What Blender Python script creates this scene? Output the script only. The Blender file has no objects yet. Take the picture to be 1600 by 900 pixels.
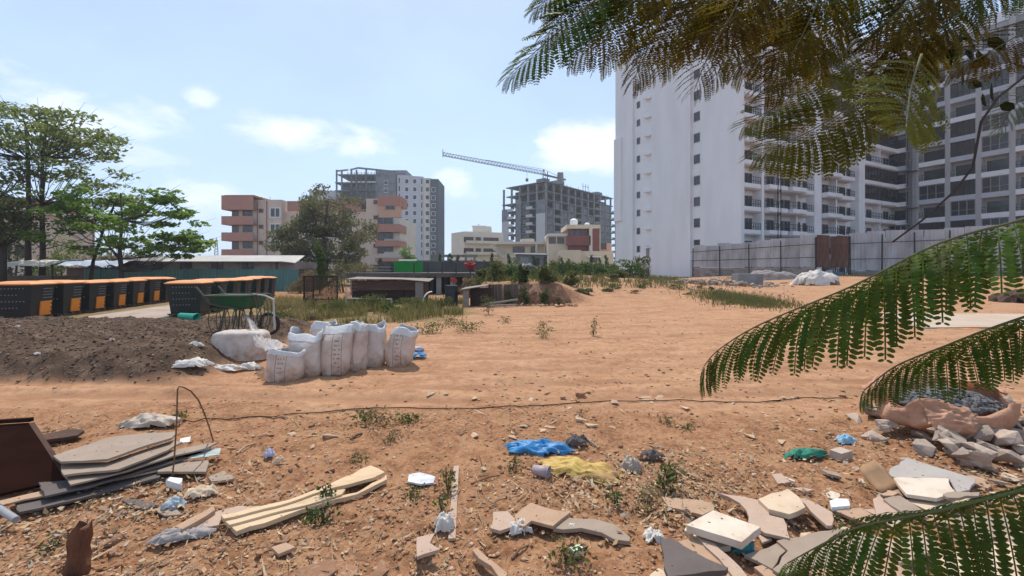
import bpy, bmesh, math, random
import numpy as np
from mathutils import Vector, Matrix, noise as mnoise

random.seed(7)
RNG = np.random.default_rng(11)
SC = bpy.context.scene
COL = SC.collection
R = math.radians

# ------------------------------------------------------------------ camera
F = 650.0            # focal length in photo pixels (1600 wide)
HC = 1.65            # eye height
HZ = 420.0           # horizon row in the photo
cam_d = bpy.data.cameras.new('camera')
cam_d.sensor_width = 36.0
cam_d.lens = F / 1600 * 36
cam_d.shift_y = -(450 - HZ) / 1600
cam_d.clip_start = 0.02
cam_d.clip_end = 5000
cam = bpy.data.objects.new('camera', cam_d)
COL.objects.link(cam)
cam.location = (0, 0, HC)
cam.rotation_euler = (R(90), 0, 0)
SC.camera = cam

# ------------------------------------------------------------------ light
SUN_EL, SUN_AZ = 62.0, -14.0       # azimuth from +Y, positive towards +X
SC.view_settings.view_transform = 'Standard'
SC.view_settings.look = 'None'
SC.view_settings.gamma = 1.0
SC.view_settings.use_curve_mapping = False
SC.view_settings.exposure = 0.25
sun_d = bpy.data.lights.new('sun', 'SUN')
sun_d.energy = 3.6
sun_d.angle = R(0.53)
sun_d.color = (1.0, 0.93, 0.82)
sun = bpy.data.objects.new('sun', sun_d)
COL.objects.link(sun)
sdir = Vector((math.sin(R(SUN_AZ)) * math.cos(R(SUN_EL)), math.cos(R(SUN_AZ)) * math.cos(R(SUN_EL)), math.sin(R(SUN_EL))))
sun.rotation_euler = sdir.to_track_quat('Z', 'Y').to_euler()
sun.location = (0, 0, 60)

W = bpy.data.worlds.new('World')
SC.world = W
W.use_nodes = True
nt = W.node_tree
for n in list(nt.nodes):
    nt.nodes.remove(n)


class NB:
    """tiny node builder"""
    def __init__(s, tree):
        s.t = tree

    def n(s, typ, ins=None, **props):
        nd = s.t.nodes.new(typ)
        for k, v in props.items():
            setattr(nd, k, v)
        for k, v in (ins or {}).items():
            if isinstance(v, bpy.types.NodeSocket):
                s.t.links.new(v, nd.inputs[k])
            else:
                nd.inputs[k].default_value = v
        return nd

    def m(s, op, a, b=0.0, c=0.0, clamp=False):
        return s.n('ShaderNodeMath', {0: a, 1: b, 2: c}, operation=op, use_clamp=clamp).outputs[0]

    def noise(s, vec, scale, detail=4.0, rough=0.55, dist=0.0):
        nd = s.n('ShaderNodeTexNoise', {'Scale': scale, 'Detail': detail, 'Roughness': rough, 'Distortion': dist})
        if vec is not None:
            s.t.links.new(vec, nd.inputs['Vector'])
        return nd.outputs['Fac']

    def ramp(s, fac, stops):
        nd = s.n('ShaderNodeValToRGB', {'Fac': fac})
        cr = nd.color_ramp
        while len(cr.elements) < len(stops):
            cr.elements.new(0.5)
        for e, (p, c) in zip(cr.elements, stops):
            e.position = p
            e.color = (c[0], c[1], c[2], 1) if not isinstance(c, (int, float)) else (c, c, c, 1)
        return nd.outputs['Color']

    def mix(s, fac, a, b, blend='MIX'):
        nd = s.n('ShaderNodeMix', data_type='RGBA', blend_type=blend)
        for idx, v in ((0, fac), (6, a), (7, b)):
            if isinstance(v, bpy.types.NodeSocket):
                s.t.links.new(v, nd.inputs[idx])
            else:
                if idx and not isinstance(v, (int, float)) and len(v) == 3:
                    v = (*v, 1)
                nd.inputs[idx].default_value = v
        return nd.outputs[2]


b = NB(nt)
sky = b.n('ShaderNodeTexSky', sky_type='NISHITA', sun_disc=False, sun_elevation=R(SUN_EL), sun_rotation=R(SUN_AZ),
          altitude=900, air_density=1.0, dust_density=2.6, ozone_density=1.0)
tc = b.n('ShaderNodeTexCoord')
gen = tc.outputs['Generated']
sep = b.n('ShaderNodeSeparateXYZ', {0: gen})
el = sep.outputs[2]
az = b.m('ARCTAN2', sep.outputs[0], sep.outputs[1])
# soft billows: noise squeezed in height, gathered round a few cloud banks low in the sky
mapn = b.n('ShaderNodeMapping', {'Vector': gen, 'Scale': (1.0, 1.0, 2.0)})
nz = b.noise(mapn.outputs[0], 5.5, 7.0, 0.58, 0.25)
nz2 = b.noise(mapn.outputs[0], 1.7, 4.0, 0.55, 0.4)
# (azimuth, elevation, half width, half height, weight) of each cloud bank
banks = [(0.19, 0.26, 0.20, 0.075, 0.62), (-0.47, 0.275, 0.19, 0.055, 0.6), (-0.64, 0.315, 0.05, 0.03, 0.55), (-0.74, 0.25, 0.16, 0.08, 0.36),
         (-0.80, 0.345, 0.06, 0.03, 0.36), (-0.58, 0.14, 0.25, 0.06, 0.33), (0.62, 0.24, 0.3, 0.1, 0.5), (-1.6, 0.3, 0.4, 0.12, 0.45), (1.7, 0.3, 0.5, 0.13, 0.45),
         (2.8, 0.3, 0.4, 0.14, 0.45), (-2.6, 0.28, 0.4, 0.1, 0.45), (-0.15, 0.2, 0.1, 0.05, 0.3)]
tot = None
for (a0, e0, wa, he, wt) in banks:
    dx = b.m('DIVIDE', b.m('SUBTRACT', az, a0), wa)
    dy = b.m('DIVIDE', b.m('SUBTRACT', el, e0), he)
    d2 = b.m('ADD', b.m('MULTIPLY', dx, dx), b.m('MULTIPLY', dy, dy))
    g = b.m('MULTIPLY', b.m('POWER', 2.718, b.m('MULTIPLY', d2, -1.0)), wt)
    tot = g if tot is None else b.m('MAXIMUM', tot, g)
cl = b.m('ADD', b.m('MULTIPLY', b.m('SUBTRACT', nz, 0.5), 1.5), tot)
cl = b.n('ShaderNodeMapRange', {0: cl, 1: 0.22, 2: 0.62, 3: 0.0, 4: 0.72}, interpolation_type='SMOOTHSTEP', clamp=True).outputs[0]
# thin milky veil over the whole sky, thicker towards the horizon
veil = b.n('ShaderNodeMapRange', {0: el, 1: 0.0, 2: 0.75, 3: 0.66, 4: 0.38}, interpolation_type='SMOOTHSTEP', clamp=True).outputs[0]
veil = b.m('ADD', veil, b.m('MULTIPLY', b.m('SUBTRACT', nz2, 0.5), 0.55), clamp=True)
c1 = b.mix(veil, sky.outputs[0], (6.8, 9.0, 12.4))
c2 = b.mix(cl, c1, (10.2, 10.6, 11.2))
bg = b.n('ShaderNodeBackground', {'Color': c2, 'Strength': 0.1})
wo = b.n('ShaderNodeOutputWorld')
nt.links.new(bg.outputs[0], wo.inputs[0])

# ------------------------------------------------------------------ render settings
SC.render.engine = 'CYCLES'
SC.cycles.use_denoising = True
SC.cycles.max_bounces = 6
SC.cycles.diffuse_bounces = 3
SC.cycles.transparent_max_bounces = 6

# ------------------------------------------------------------------ helpers
def srgb(r, g, b_):
    f = lambda c: (c / 255 / 12.92) if c / 255 <= 0.04045 else ((c / 255 + 0.055) / 1.055) ** 2.4
    return (f(r), f(g), f(b_))


MATS = {}


def M(name, c1, c2=None, scale=4.0, rough=0.8, bump=0.3, bscale=None, bdist=0.01, dirt=None, dscale=1.5, dlo=0.5, dhi=0.7,
      metal=0.0, coat=0.0, jitter=0.0, trans=0.0, spec=0.3, stretch=None):
    """plain procedural surface: two colours mottled by noise, optional dirt colour, fine relief"""
    if name in MATS:
        return MATS[name]
    m = bpy.data.materials.new(name)
    m.use_nodes = True
    t = m.node_tree
    t.nodes.clear()
    q = NB(t)
    co = q.n('ShaderNodeTexCoord').outputs['Object']
    if stretch:
        co = q.n('ShaderNodeMapping', {'Vector': co, 'Scale': stretch}).outputs[0]
    c2 = c2 or tuple(x * 0.8 for x in c1)
    f = q.noise(co, scale, 5.0, 0.6)
    f = q.n('ShaderNodeMapRange', {0: f, 1: 0.32, 2: 0.68}, clamp=True).outputs[0]
    col = q.mix(f, c1, c2)
    if dirt:
        d = q.noise(co, dscale, 6.0, 0.65, 0.3)
        d = q.n('ShaderNodeMapRange', {0: d, 1: dlo, 2: dhi}, clamp=True).outputs[0]
        col = q.mix(d, col, dirt)
    if jitter:
        oi = q.n('ShaderNodeObjectInfo')
        v = q.n('ShaderNodeMapRange', {0: oi.outputs['Random'], 3: 1 - jitter, 4: 1 + jitter}).outputs[0]
        hs = q.n('ShaderNodeHueSaturation', {'Color': col, 'Value': v})
        col = hs.outputs[0]
    p = q.n('ShaderNodeBsdfPrincipled', {'Base Color': col, 'Roughness': rough, 'Metallic': metal, 'Specular IOR Level': spec, 'Coat Weight': coat})
    if bump:
        h = q.noise(co, bscale or scale * 6, 5.0, 0.65)
        bp = q.n('ShaderNodeBump', {'Strength': bump, 'Distance': bdist, 'Height': h})
        t.links.new(bp.outputs[0], p.inputs['Normal'])
    out = q.n('ShaderNodeOutputMaterial')
    sh = p.outputs[0]
    if trans:
        tr = q.n('ShaderNodeBsdfTranslucent', {'Color': col})
        sh = q.n('ShaderNodeMixShader', {0: trans, 1: sh, 2: tr.outputs[0]}).outputs[0]
    t.links.new(sh, out.inputs[0])
    MATS[name] = m
    return m


def leaf_mat(name, ca, cb, tcol, trans=0.45, rough=0.5, objvar=0.0):
    """foliage: colour varies leaf by leaf, lets light through"""
    if name in MATS:
        return MATS[name]
    m = bpy.data.materials.new(name)
    m.use_nodes = True
    t = m.node_tree
    t.nodes.clear()
    q = NB(t)
    rnd = q.n('ShaderNodeNewGeometry').outputs['Random Per Island']
    co = q.n('ShaderNodeTexCoord').outputs['Object']
    nz_ = q.noise(co, 0.8, 3.0)
    f = q.m('ADD', q.m('MULTIPLY', rnd, 0.6), q.m('MULTIPLY', q.m('SUBTRACT', nz_, 0.5), 1.4), clamp=True)
    col = q.mix(f, ca, cb)
    if objvar:
        oi = q.n('ShaderNodeObjectInfo').outputs['Random']
        v = q.n('ShaderNodeMapRange', {0: oi, 3: 1 - objvar, 4: 1 + objvar}).outputs[0]
        h = q.n('ShaderNodeMapRange', {0: oi, 3: 0.47, 4: 0.52}).outputs[0]
        col = q.n('ShaderNodeHueSaturation', {'Color': col, 'Value': v, 'Hue': h}).outputs[0]
    p = q.n('ShaderNodeBsdfPrincipled', {'Base Color': col, 'Roughness': rough, 'Specular IOR Level': 0.1})
    tr = q.n('ShaderNodeBsdfTranslucent', {'Color': q.mix(0.5, col, tcol)})
    mx = q.n('ShaderNodeMixShader', {0: trans, 1: p.outputs[0], 2: tr.outputs[0]})
    out = q.n('ShaderNodeOutputMaterial')
    t.links.new(mx.outputs[0], out.inputs[0])
    MATS[name] = m
    return m


def np_mesh(name, verts, quads, mats=(), smooth=False, matidx=None):
    me = bpy.data.meshes.new(name)
    verts = np.asarray(verts, dtype=np.float32).reshape(-1, 3)
    quads = np.asarray(quads, dtype=np.int32)
    k = quads.shape[1]
    me.vertices.add(len(verts))
    me.vertices.foreach_set('co', verts.ravel())
    me.loops.add(quads.size)
    me.loops.foreach_set('vertex_index', quads.ravel())
    me.polygons.add(len(quads))
    me.polygons.foreach_set('loop_start', np.arange(0, quads.size, k, dtype=np.int32))
    me.polygons.foreach_set('loop_total', np.full(len(quads), k, dtype=np.int32))
    if smooth:
        me.polygons.foreach_set('use_smooth', np.ones(len(quads), dtype=bool))
    if matidx is not None:
        me.polygons.foreach_set('material_index', np.asarray(matidx, dtype=np.int32))
    for m in mats:
        me.materials.append(m)
    me.update(calc_edges=True)
    me.validate()
    return me


def link(name, me, parent=None, loc=(0, 0, 0), rot=(0, 0, 0), scale=None):
    o = bpy.data.objects.new(name, me)
    COL.objects.link(o)
    o.location = loc
    o.rotation_euler = rot
    if scale is not None:
        o.scale = scale if hasattr(scale, '__len__') else (scale,) * 3
    if parent is not None:
        o.parent = parent
    return o


def tag(o, label=None, cat=None, group=None, kind=None):
    if label:
        o['label'] = label
    if cat:
        o['category'] = cat
    if group:
        o['group'] = group
    if kind:
        o['kind'] = kind
    return o


def thing(name, label, cat, loc=(0, 0, 0), rz=0.0, group=None):
    o = link(name, None, None, loc, (0, 0, rz))
    o.empty_display_size = 0.2
    return tag(o, label, cat, group)


def copy_tree(o, parent=None):
    c = o.copy()
    COL.objects.link(c)
    if parent is not None:
        c.parent = parent
    for ch in list(o.children):
        copy_tree(ch, c)
    return c


class MB:
    """collects boxes, prisms, tubes into ONE mesh"""
    def __init__(s):
        s.v, s.f, s.mi = [], [], []
        s.mat = 0

    def add(s, vs, fs):
        o = len(s.v)
        s.v += [tuple(p) for p in vs]
        s.f += [tuple(i + o for i in f) for f in fs]
        s.mi += [s.mat] * len(fs)
        return s

    def box(s, x0, x1, y0, y1, z0, z1, mtx=None):
        vs = [(x0, y0, z0), (x1, y0, z0), (x1, y1, z0), (x0, y1, z0), (x0, y0, z1), (x1, y0, z1), (x1, y1, z1), (x0, y1, z1)]
        if mtx is not None:
            vs = [mtx @ Vector(p) for p in vs]
        return s.add(vs, [(0, 3, 2, 1), (4, 5, 6, 7), (0, 1, 5, 4), (1, 2, 6, 5), (2, 3, 7, 6), (3, 0, 4, 7)])

    def taper(s, b0, b1, z0, z1):
        """box whose bottom rectangle b0 and top rectangle b1 (x0,x1,y0,y1) differ"""
        vs = [(b0[0], b0[2], z0), (b0[1], b0[2], z0), (b0[1], b0[3], z0), (b0[0], b0[3], z0),
              (b1[0], b1[2], z1), (b1[1], b1[2], z1), (b1[1], b1[3], z1), (b1[0], b1[3], z1)]
        return s.add(vs, [(0, 3, 2, 1), (4, 5, 6, 7), (0, 1, 5, 4), (1, 2, 6, 5), (2, 3, 7, 6), (3, 0, 4, 7)])

    def bar(s, p, q, w, h=None):
        """square bar from p to q"""
        p, q = Vector(p), Vector(q)
        d = (q - p)
        L = d.length
        if L < 1e-6:
            return s
        mt = Matrix.Translation(p) @ d.to_track_quat('Z', 'Y').to_matrix().to_4x4()
        h = h or w
        return s.box(-w / 2, w / 2, -h / 2, h / 2, 0, L, mt)

    def tube(s, pts, rad, n=8, cap=True):
        pts = [Vector(p) for p in pts]
        if not hasattr(rad, '__len__'):
            rad = [rad] * len(pts)
        vs, fs = [], []
        prev = None
        for i, p in enumerate(pts):
            d = (pts[min(i + 1, len(pts) - 1)] - pts[max(i - 1, 0)])
            d.normalize()
            if prev is None:
                a = d.orthogonal().normalized()
            else:
                a = (prev - d * prev.dot(d))
                a = a.normalized() if a.length > 1e-5 else d.orthogonal().normalized()
            prev = a
            bb = d.cross(a)
            for k in range(n):
                t = 2 * math.pi * k / n
                vs.append(p + (a * math.cos(t) + bb * math.sin(t)) * rad[i])
        for i in range(len(pts) - 1):
            for k in range(n):
                fs.append((i * n + k, i * n + (k + 1) % n, (i + 1) * n + (k + 1) % n, (i + 1) * n + k))
        if cap:
            fs.append(tuple(range(n - 1, -1, -1)))
            fs.append(tuple(range((len(pts) - 1) * n, len(pts) * n)))
        return s.add(vs, fs)

    def prism(s, poly, z0, z1):
        """poly: list of (x,y); z0/z1 numbers or per-point lists"""
        n = len(poly)
        za = z0 if hasattr(z0, '__len__') else [z0] * n
        zb = z1 if hasattr(z1, '__len__') else [z1] * n
        area = sum(poly[i][0] * poly[(i + 1) % n][1] - poly[(i + 1) % n][0] * poly[i][1] for i in range(n))
        idx = list(range(n)) if area > 0 else list(range(n - 1, -1, -1))
        vs = [(poly[i][0], poly[i][1], za[i]) for i in idx] + [(poly[i][0], poly[i][1], zb[i]) for i in idx]
        fs = [tuple(range(n - 1, -1, -1)), tuple(range(n, 2 * n))]
        fs += [(i, (i + 1) % n, n + (i + 1) % n, n + i) for i in range(n)]
        return s.add(vs, fs)

    def mesh(s, name, mats, smooth=False):
        me = bpy.data.meshes.new(name)
        me.from_pydata(s.v, [], s.f)
        for m in (mats if isinstance(mats, (list, tuple)) else [mats]):
            me.materials.append(m)
        if any(s.mi):
            me.polygons.foreach_set('material_index', s.mi)
        if smooth:
            me.polygons.foreach_set('use_smooth', [True] * len(me.polygons))
        me.update()
        return me

    def build(s, name, mats, parent=None, loc=(0, 0, 0), rot=(0, 0, 0), smooth=False, bevel=0.0):
        o = link(name, s.mesh(name, mats, smooth), parent, loc, rot)
        if bevel:
            md = o.modifiers.new('soft_edge', 'BEVEL')
            md.width = bevel
            md.segments = 2
            md.limit_method = 'ANGLE'
        return o


# value noise on arrays
_PERM = RNG.random((256, 256))


def vnoise(x, y, seed=0):
    x = np.asarray(x, float) + seed * 17.31
    y = np.asarray(y, float) + seed * 9.77
    xi, yi = np.floor(x).astype(int), np.floor(y).astype(int)
    fx, fy = x - xi, y - yi
    fx, fy = fx * fx * (3 - 2 * fx), fy * fy * (3 - 2 * fy)
    g = lambda i, j: _PERM[i & 255, j & 255]
    return (g(xi, yi) * (1 - fx) * (1 - fy) + g(xi + 1, yi) * fx * (1 - fy) + g(xi, yi + 1) * (1 - fx) * fy + g(xi + 1, yi + 1) * fx * fy)


def fbm(x, y, o=4, seed=0):
    a, t, s = 0.5, 0, 0
    for k in range(o):
        t = t + a * vnoise(np.asarray(x) * 2 ** k, np.asarray(y) * 2 ** k, seed + k)
        s += a
        a *= 0.5
    return t / s


def sstep(a, b_, x):
    t = np.clip((np.asarray(x, float) - a) / (b_ - a), 0, 1)
    return t * t * (3 - 2 * t)


# ------------------------------------------------------------------ terrain
def track_mask(x, y):
    """1 on the smooth driven earth, 0 on the littered ground"""
    lo = 4.75 + 0.25 * (fbm(x * 0.5, y * 0.5, 3, 3) - 0.5) * 3 - 0.03 * x
    near = sstep(lo - 0.35, lo + 0.5, y)
    heapside = 1 - sstep(5.8, 6.6, y) * (1 - sstep(-5.5, -3.4, x))
    return near * heapside


def heap_mask(x, y):
    w = (fbm(x * 0.9, y * 0.9, 3, 21) - 0.5) * 1.6
    return sstep(5.7, 6.5, y + w * 0.4) * (1 - sstep(10.6, 12.4, y + w * 0.4)) * (1 - sstep(-5.6, -4.6, x + w * 0.4 + (y - 7) * 0.08))


def terrace_mask(x, y):
    edge_x0 = -1.6
    left = sstep(edge_x0 - 0.25, edge_x0 + 0.25, x)
    # a cut face on its near side from x=-1.6 to 2.2, then a long ramp further right
    front_cut = sstep(19.35, 19.75, y)
    front_ramp = sstep(17.5, 30.0, y)
    k = sstep(1.9, 4.2, x)
    front = front_cut * (1 - k) + front_ramp * k
    back = 1 - sstep(46, 58, y)
    right = 1 - 0.55 * sstep(6, 18, x)
    return left * front * back * right


def ground_base(x, y):
    x = np.asarray(x, float)
    y = np.asarray(y, float)
    z = 0.37 * heap_mask(x, y) * (0.75 + 0.5 * fbm(x * 0.5, y * 0.5, 3, 4))
    z = z + 1.02 * terrace_mask(x, y)
    z = z + 0.5 * sstep(18, 40, y) * sstep(13, 30, x) * (1 - sstep(60, 80, y))
    z = z + 0.10 * (fbm(x * 0.12, y * 0.12, 3, 2) - 0.5) * sstep(3, 12, y)
    return z


def rut_mask(x, y):
    """worn wheel lines along the driven band and off towards the tower"""
    m = 0
    for (y0, k, w) in ((5.35, .015, .13), (5.95, .02, .12), (6.75, .05, .14), (7.6, .07, .15), (9.6, .16, .2), (10.9, .2, .2), (14.0, .3, .3), (15.6, .34, .3)):
        yc = y0 + k * x + .012 * k * x * x + .12 * np.sin(x * .7 + y0)
        m = np.maximum(m, np.exp(-((y - yc) / w) ** 2) * (.45 + .8 * fbm(x * 1.2 + y0, y * .3, 3, 161)))
    return np.clip(m, 0, 1) * track_mask(x, y) * (1 - sstep(17, 21, y)) * sstep(-4.2, -2.5, x + 4 * (y < 6.3)) * (1 - terrace_mask(x, y))


def ground_relief(x, y):
    tr = track_mask(x, y)
    hp = heap_mask(x, y)
    near = 1 - sstep(14, 40, np.hypot(x, y))
    rough = (1 - tr) * (fbm(x * 3.0, y * 3.0, 5, 31) - 0.5) * 0.085
    rough = rough + (1 - tr) * np.abs(fbm(x * 11, y * 11, 3, 41) - 0.5) * 0.06
    rough = rough + hp * (fbm(x * 4.5, y * 4.5, 4, 51) - 0.5) * 0.16
    # wheel ruts wandering along the driven band
    rut = fbm(x * 0.35, y * 2.6, 4, 61) - 0.5
    tr_r = tr * (rut * 0.05 + (fbm(x * 1.6, y * 4.0, 5, 71) - 0.5) * 0.075 + (fbm(x * 9.0, y * 9.0, 3, 72) - 0.5) * 0.03)
    return (rough + tr_r) * near - 0.035 * rut_mask(x, y) + 0.02 * rut_mask(x, y + 0.24)


def gz(x, y):
    return float(ground_base(x, y) + ground_relief(x, y))


def at(px, py, Y):
    return Vector(((px - 800) / F * Y, Y, HC - (py - HZ) / F * Y))


_GY = 1.2 * 1.006 ** np.arange(800)


def g(px, py, dz=0.0):
    """where the line of sight through a photo pixel meets the ground"""
    zs = HC - (py - HZ) / F * _GY
    hit = np.nonzero(zs <= ground_base((px - 800) / F * _GY, _GY) + dz)[0]
    p = at(px, py, _GY[hit[0]] if len(hit) else 90.0)
    return Vector((p.x, p.y, gz(p.x, p.y)))


ang = np.concatenate([np.linspace(-180, -62, 36, endpoint=False), np.linspace(-62, 62, 620), np.linspace(62, 180, 36)[1:-1]])
ang = np.radians(ang)
rad = np.concatenate([[0.3, 0.6, 0.9], np.geomspace(1.2, 16, 330), np.geomspace(16.3, 70, 150), np.geomspace(75, 2500, 36)])
A_, R_ = np.meshgrid(ang, rad)
X_, Y_ = (R_ * np.sin(A_)).ravel(), (R_ * np.cos(A_)).ravel()
Z_ = ground_base(X_, Y_) + ground_relief(X_, Y_)
na, nr = len(ang), len(rad)
I, J = np.meshgrid(np.arange(nr - 1), np.arange(na), indexing='ij')
I, J = I.ravel(), J.ravel()
J2 = (J + 1) % na
quads = np.stack([I * na + J, I * na + J2, (I + 1) * na + J2, (I + 1) * na + J], 1)[:, ::-1]

gm = bpy.data.materials.new('red_earth')
gm.use_nodes = True
t = gm.node_tree
t.nodes.clear()
q = NB(t)
co = q.n('ShaderNodeTexCoord').outputs['Object']
att = q.n('ShaderNodeAttribute', attribute_name='cover')
sepc = q.n('ShaderNodeSeparateColor', {0: att.outputs['Color']})
mr = lambda f_, lo, hi: q.n('ShaderNodeMapRange', {0: f_, 1: lo, 2: hi}, clamp=True).outputs[0]
n1 = q.noise(co, 0.5, 6, 0.6)
n2 = q.noise(co, 3.5, 6, 0.65)
n3 = q.noise(co, 28, 5, 0.7)
co_s = q.n('ShaderNodeMapping', {'Vector': co, 'Scale': (0.8, 2.1, 1.0)}).outputs[0]
n4 = q.noise(co_s, 1.6, 6, 0.6, 0.4)
rough_c = q.ramp(mr(n2, 0.3, 0.72), [(0, (0.18, 0.083, 0.041)), (0.45, (0.305, 0.152, 0.078)), (1, (0.41, 0.23, 0.125))])
rough_c = q.mix(q.m('MULTIPLY', mr(n3, 0.52, 0.7), 0.45), rough_c, (0.52, 0.33, 0.19))
rough_c = q.mix(q.m('MULTIPLY', mr(n3, 0.48, 0.32), 0.5), rough_c, (0.16, 0.075, 0.04))
track_c = q.ramp(mr(n4, 0.3, 0.72), [(0, (0.29, 0.143, 0.074)), (0.5, (0.41, 0.22, 0.122)), (1, (0.49, 0.292, 0.172))])
track_c = q.mix(q.m('MULTIPLY', mr(n1, 0.42, 0.68), 0.55), track_c, (0.48, 0.285, 0.158))
track_c = q.mix(q.m('MULTIPLY', mr(n3, 0.55, 0.75), 0.3), track_c, (0.55, 0.42, 0.31))
heap_c = q.ramp(mr(n2, 0.3, 0.7), [(0, (0.045, 0.028, 0.019)), (0.6, (0.105, 0.068, 0.047)), (1, (0.19, 0.125, 0.085))])
heap_c = q.mix(q.m('MULTIPLY', mr(n3, 0.55, 0.72), 0.5), heap_c, (0.26, 0.18, 0.12))
weed_c = q.ramp(mr(n2, 0.3, 0.7), [(0, (0.13, 0.085, 0.04)), (0.5, (0.22, 0.155, 0.075)), (1, (0.30, 0.21, 0.11))])
n5 = q.noise(co, 9, 6, 0.72)
track_c = q.mix(q.m('MULTIPLY', mr(n5, 0.5, 0.3), 0.6), track_c, (0.22, 0.10, 0.052))
track_c = q.mix(q.m('MULTIPLY', mr(n5, 0.52, 0.72), 0.5), track_c, (0.54, 0.37, 0.24))
rough_c = q.mix(q.m('MULTIPLY', mr(n5, 0.52, 0.72), 0.45), rough_c, (0.50, 0.32, 0.19))
track_c = q.mix(q.m('MULTIPLY', q.m('MULTIPLY', att.outputs['Alpha'], mr(n5, 0.3, 0.6)), 0.65), track_c, (0.27, 0.135, 0.075))
edge = q.m('ADD', sepc.outputs[0], q.m('MULTIPLY', q.m('SUBTRACT', n2, 0.5), 0.9), clamp=True)
c = q.mix(edge, rough_c, track_c)
hm = mr(q.m('ADD', sepc.outputs[1], q.m('MULTIPLY', q.m('SUBTRACT', n2, 0.5), 0.6)), 0.05, 0.35)
c = q.mix(hm, c, heap_c)
wm = mr(q.m('ADD', sepc.outputs[2], q.m('MULTIPLY', q.m('SUBTRACT', n2, 0.5), 0.9)), 0.3, 0.8)
c = q.mix(wm, c, weed_c)
hgt = q.m('ADD', q.m('MULTIPLY', n3, 0.5), q.m('MULTIPLY', q.noise(co, 90, 4, 0.7), 0.3))
hgt = q.m('ADD', hgt, q.m('MULTIPLY', n2, 0.8))
bp = q.n('ShaderNodeBump', {'Strength': 0.75, 'Distance': 0.03, 'Height': hgt})
p = q.n('ShaderNodeBsdfPrincipled', {'Base Color': c, 'Roughness': 0.95, 'Specular IOR Level': 0.1, 'Normal': bp.outputs[0]})
out = q.n('ShaderNodeOutputMaterial')
t.links.new(p.outputs[0], out.inputs[0])

gme = np_mesh('ground', np.stack([X_, Y_, Z_], 1), quads, [gm], smooth=True)
tm = track_mask(X_, Y_)
hmk = heap_mask(X_, Y_)
grass_zone = sstep(11.5, 13.5, Y_) * (1 - sstep(20, 24, Y_)) * (1 - sstep(-2.6, -1.2, X_ + (fbm(X_, Y_, 3, 77) - 0.5) * 2.5)) * 0.8
far_zone = sstep(24, 50, Y_) * (1 - sstep(14, 22, X_) * (1 - sstep(60, 90, Y_))) * 0.9
ter = terrace_mask(X_, Y_) * sstep(19.6, 21, Y_) * 0.75 * (1 - sstep(3, 7, X_) * 0.6)
wk = np.maximum(np.maximum(grass_zone, far_zone), ter)
ca = gme.color_attributes.new('cover', 'FLOAT_COLOR', 'POINT')
ca.data.foreach_set('color', np.stack([tm, hmk, wk, rut_mask(X_, Y_)], 1).astype(np.float32).ravel())
ground = tag(link('ground', gme), kind='structure')

# ================================================================== LARGE STRUCTURE
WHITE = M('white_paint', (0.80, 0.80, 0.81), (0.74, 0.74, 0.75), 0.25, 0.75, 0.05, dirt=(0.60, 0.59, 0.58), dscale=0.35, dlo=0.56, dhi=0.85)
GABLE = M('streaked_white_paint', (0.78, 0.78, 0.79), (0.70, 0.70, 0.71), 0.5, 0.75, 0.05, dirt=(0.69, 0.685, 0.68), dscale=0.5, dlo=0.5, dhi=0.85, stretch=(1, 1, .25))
WING = M('shaded_stained_paint', (0.46, 0.455, 0.45), (0.39, 0.385, 0.38), 0.5, 0.8, 0.05, dirt=(0.30, 0.29, 0.28), dscale=0.8, dlo=0.5, dhi=0.8, stretch=(1, 1, .2))  # darker grey puts the wing's shadow into the paint, beside dirty streaks
DARK_METAL = M('dark_metal', (0.035, 0.035, 0.038), None, 3, 0.5, 0.0, metal=0.3)
DARK_GLASS = M('dark_glass', (0.03, 0.032, 0.036), (0.05, 0.05, 0.055), 0.6, 0.12, 0.0, spec=0.6, jitter=0.35)
BROWN_GLASS = M('smoked_glass', (0.028, 0.022, 0.02), (0.05, 0.04, 0.036), 0.6, 0.15, 0.0, spec=0.5, jitter=0.4)
GREY_FRAME = M('grey_frame', (0.25, 0.25, 0.26), None, 3, 0.5, 0.0)
CONCRETE = M('concrete', (0.27, 0.265, 0.26), (0.19, 0.19, 0.19), 1.2, 0.9, 0.3, dirt=(0.12, 0.12, 0.12), dscale=0.6, dlo=0.5, dhi=0.8)
CONC_DARK = M('dark_concrete', (0.12, 0.11, 0.10), (0.07, 0.065, 0.06), 0.9, 0.95, 0.4, dirt=(0.05, 0.045, 0.04), dscale=0.6)  # darker concrete for the core wall, basement and slot back wall
CREAM = M('cream_paint', (0.62, 0.53, 0.40), (0.56, 0.48, 0.36), 0.4, 0.85, 0.05, dirt=(0.40, 0.34, 0.27), dscale=0.5, dlo=0.55, dhi=0.85)
PALE_CREAM = M('pale_cream_paint', (0.66, 0.61, 0.52), (0.60, 0.55, 0.47), 0.4, 0.85, 0.05, dirt=(0.44, 0.40, 0.34), dscale=0.5, dlo=0.55, dhi=0.85)
BUFF = M('buff_paint', (0.66, 0.52, 0.42), (0.58, 0.46, 0.37), 0.4, 0.85, 0.05, dirt=(0.40, 0.33, 0.27), dscale=0.5, dlo=0.55, dhi=0.85)
TERRA = M('terracotta_paint', (0.46, 0.235, 0.18), (0.40, 0.20, 0.155), 0.4, 0.85, 0.05, dirt=(0.30, 0.14, 0.1), dscale=0.5, dlo=0.55, dhi=0.85)
PEACH = M('peach_paint', (0.60, 0.36, 0.25), (0.55, 0.33, 0.23), 0.4, 0.85, 0.05)
MAROON = M('maroon_paint', (0.22, 0.075, 0.065), (0.18, 0.06, 0.055), 0.5, 0.8, 0.05)
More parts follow.
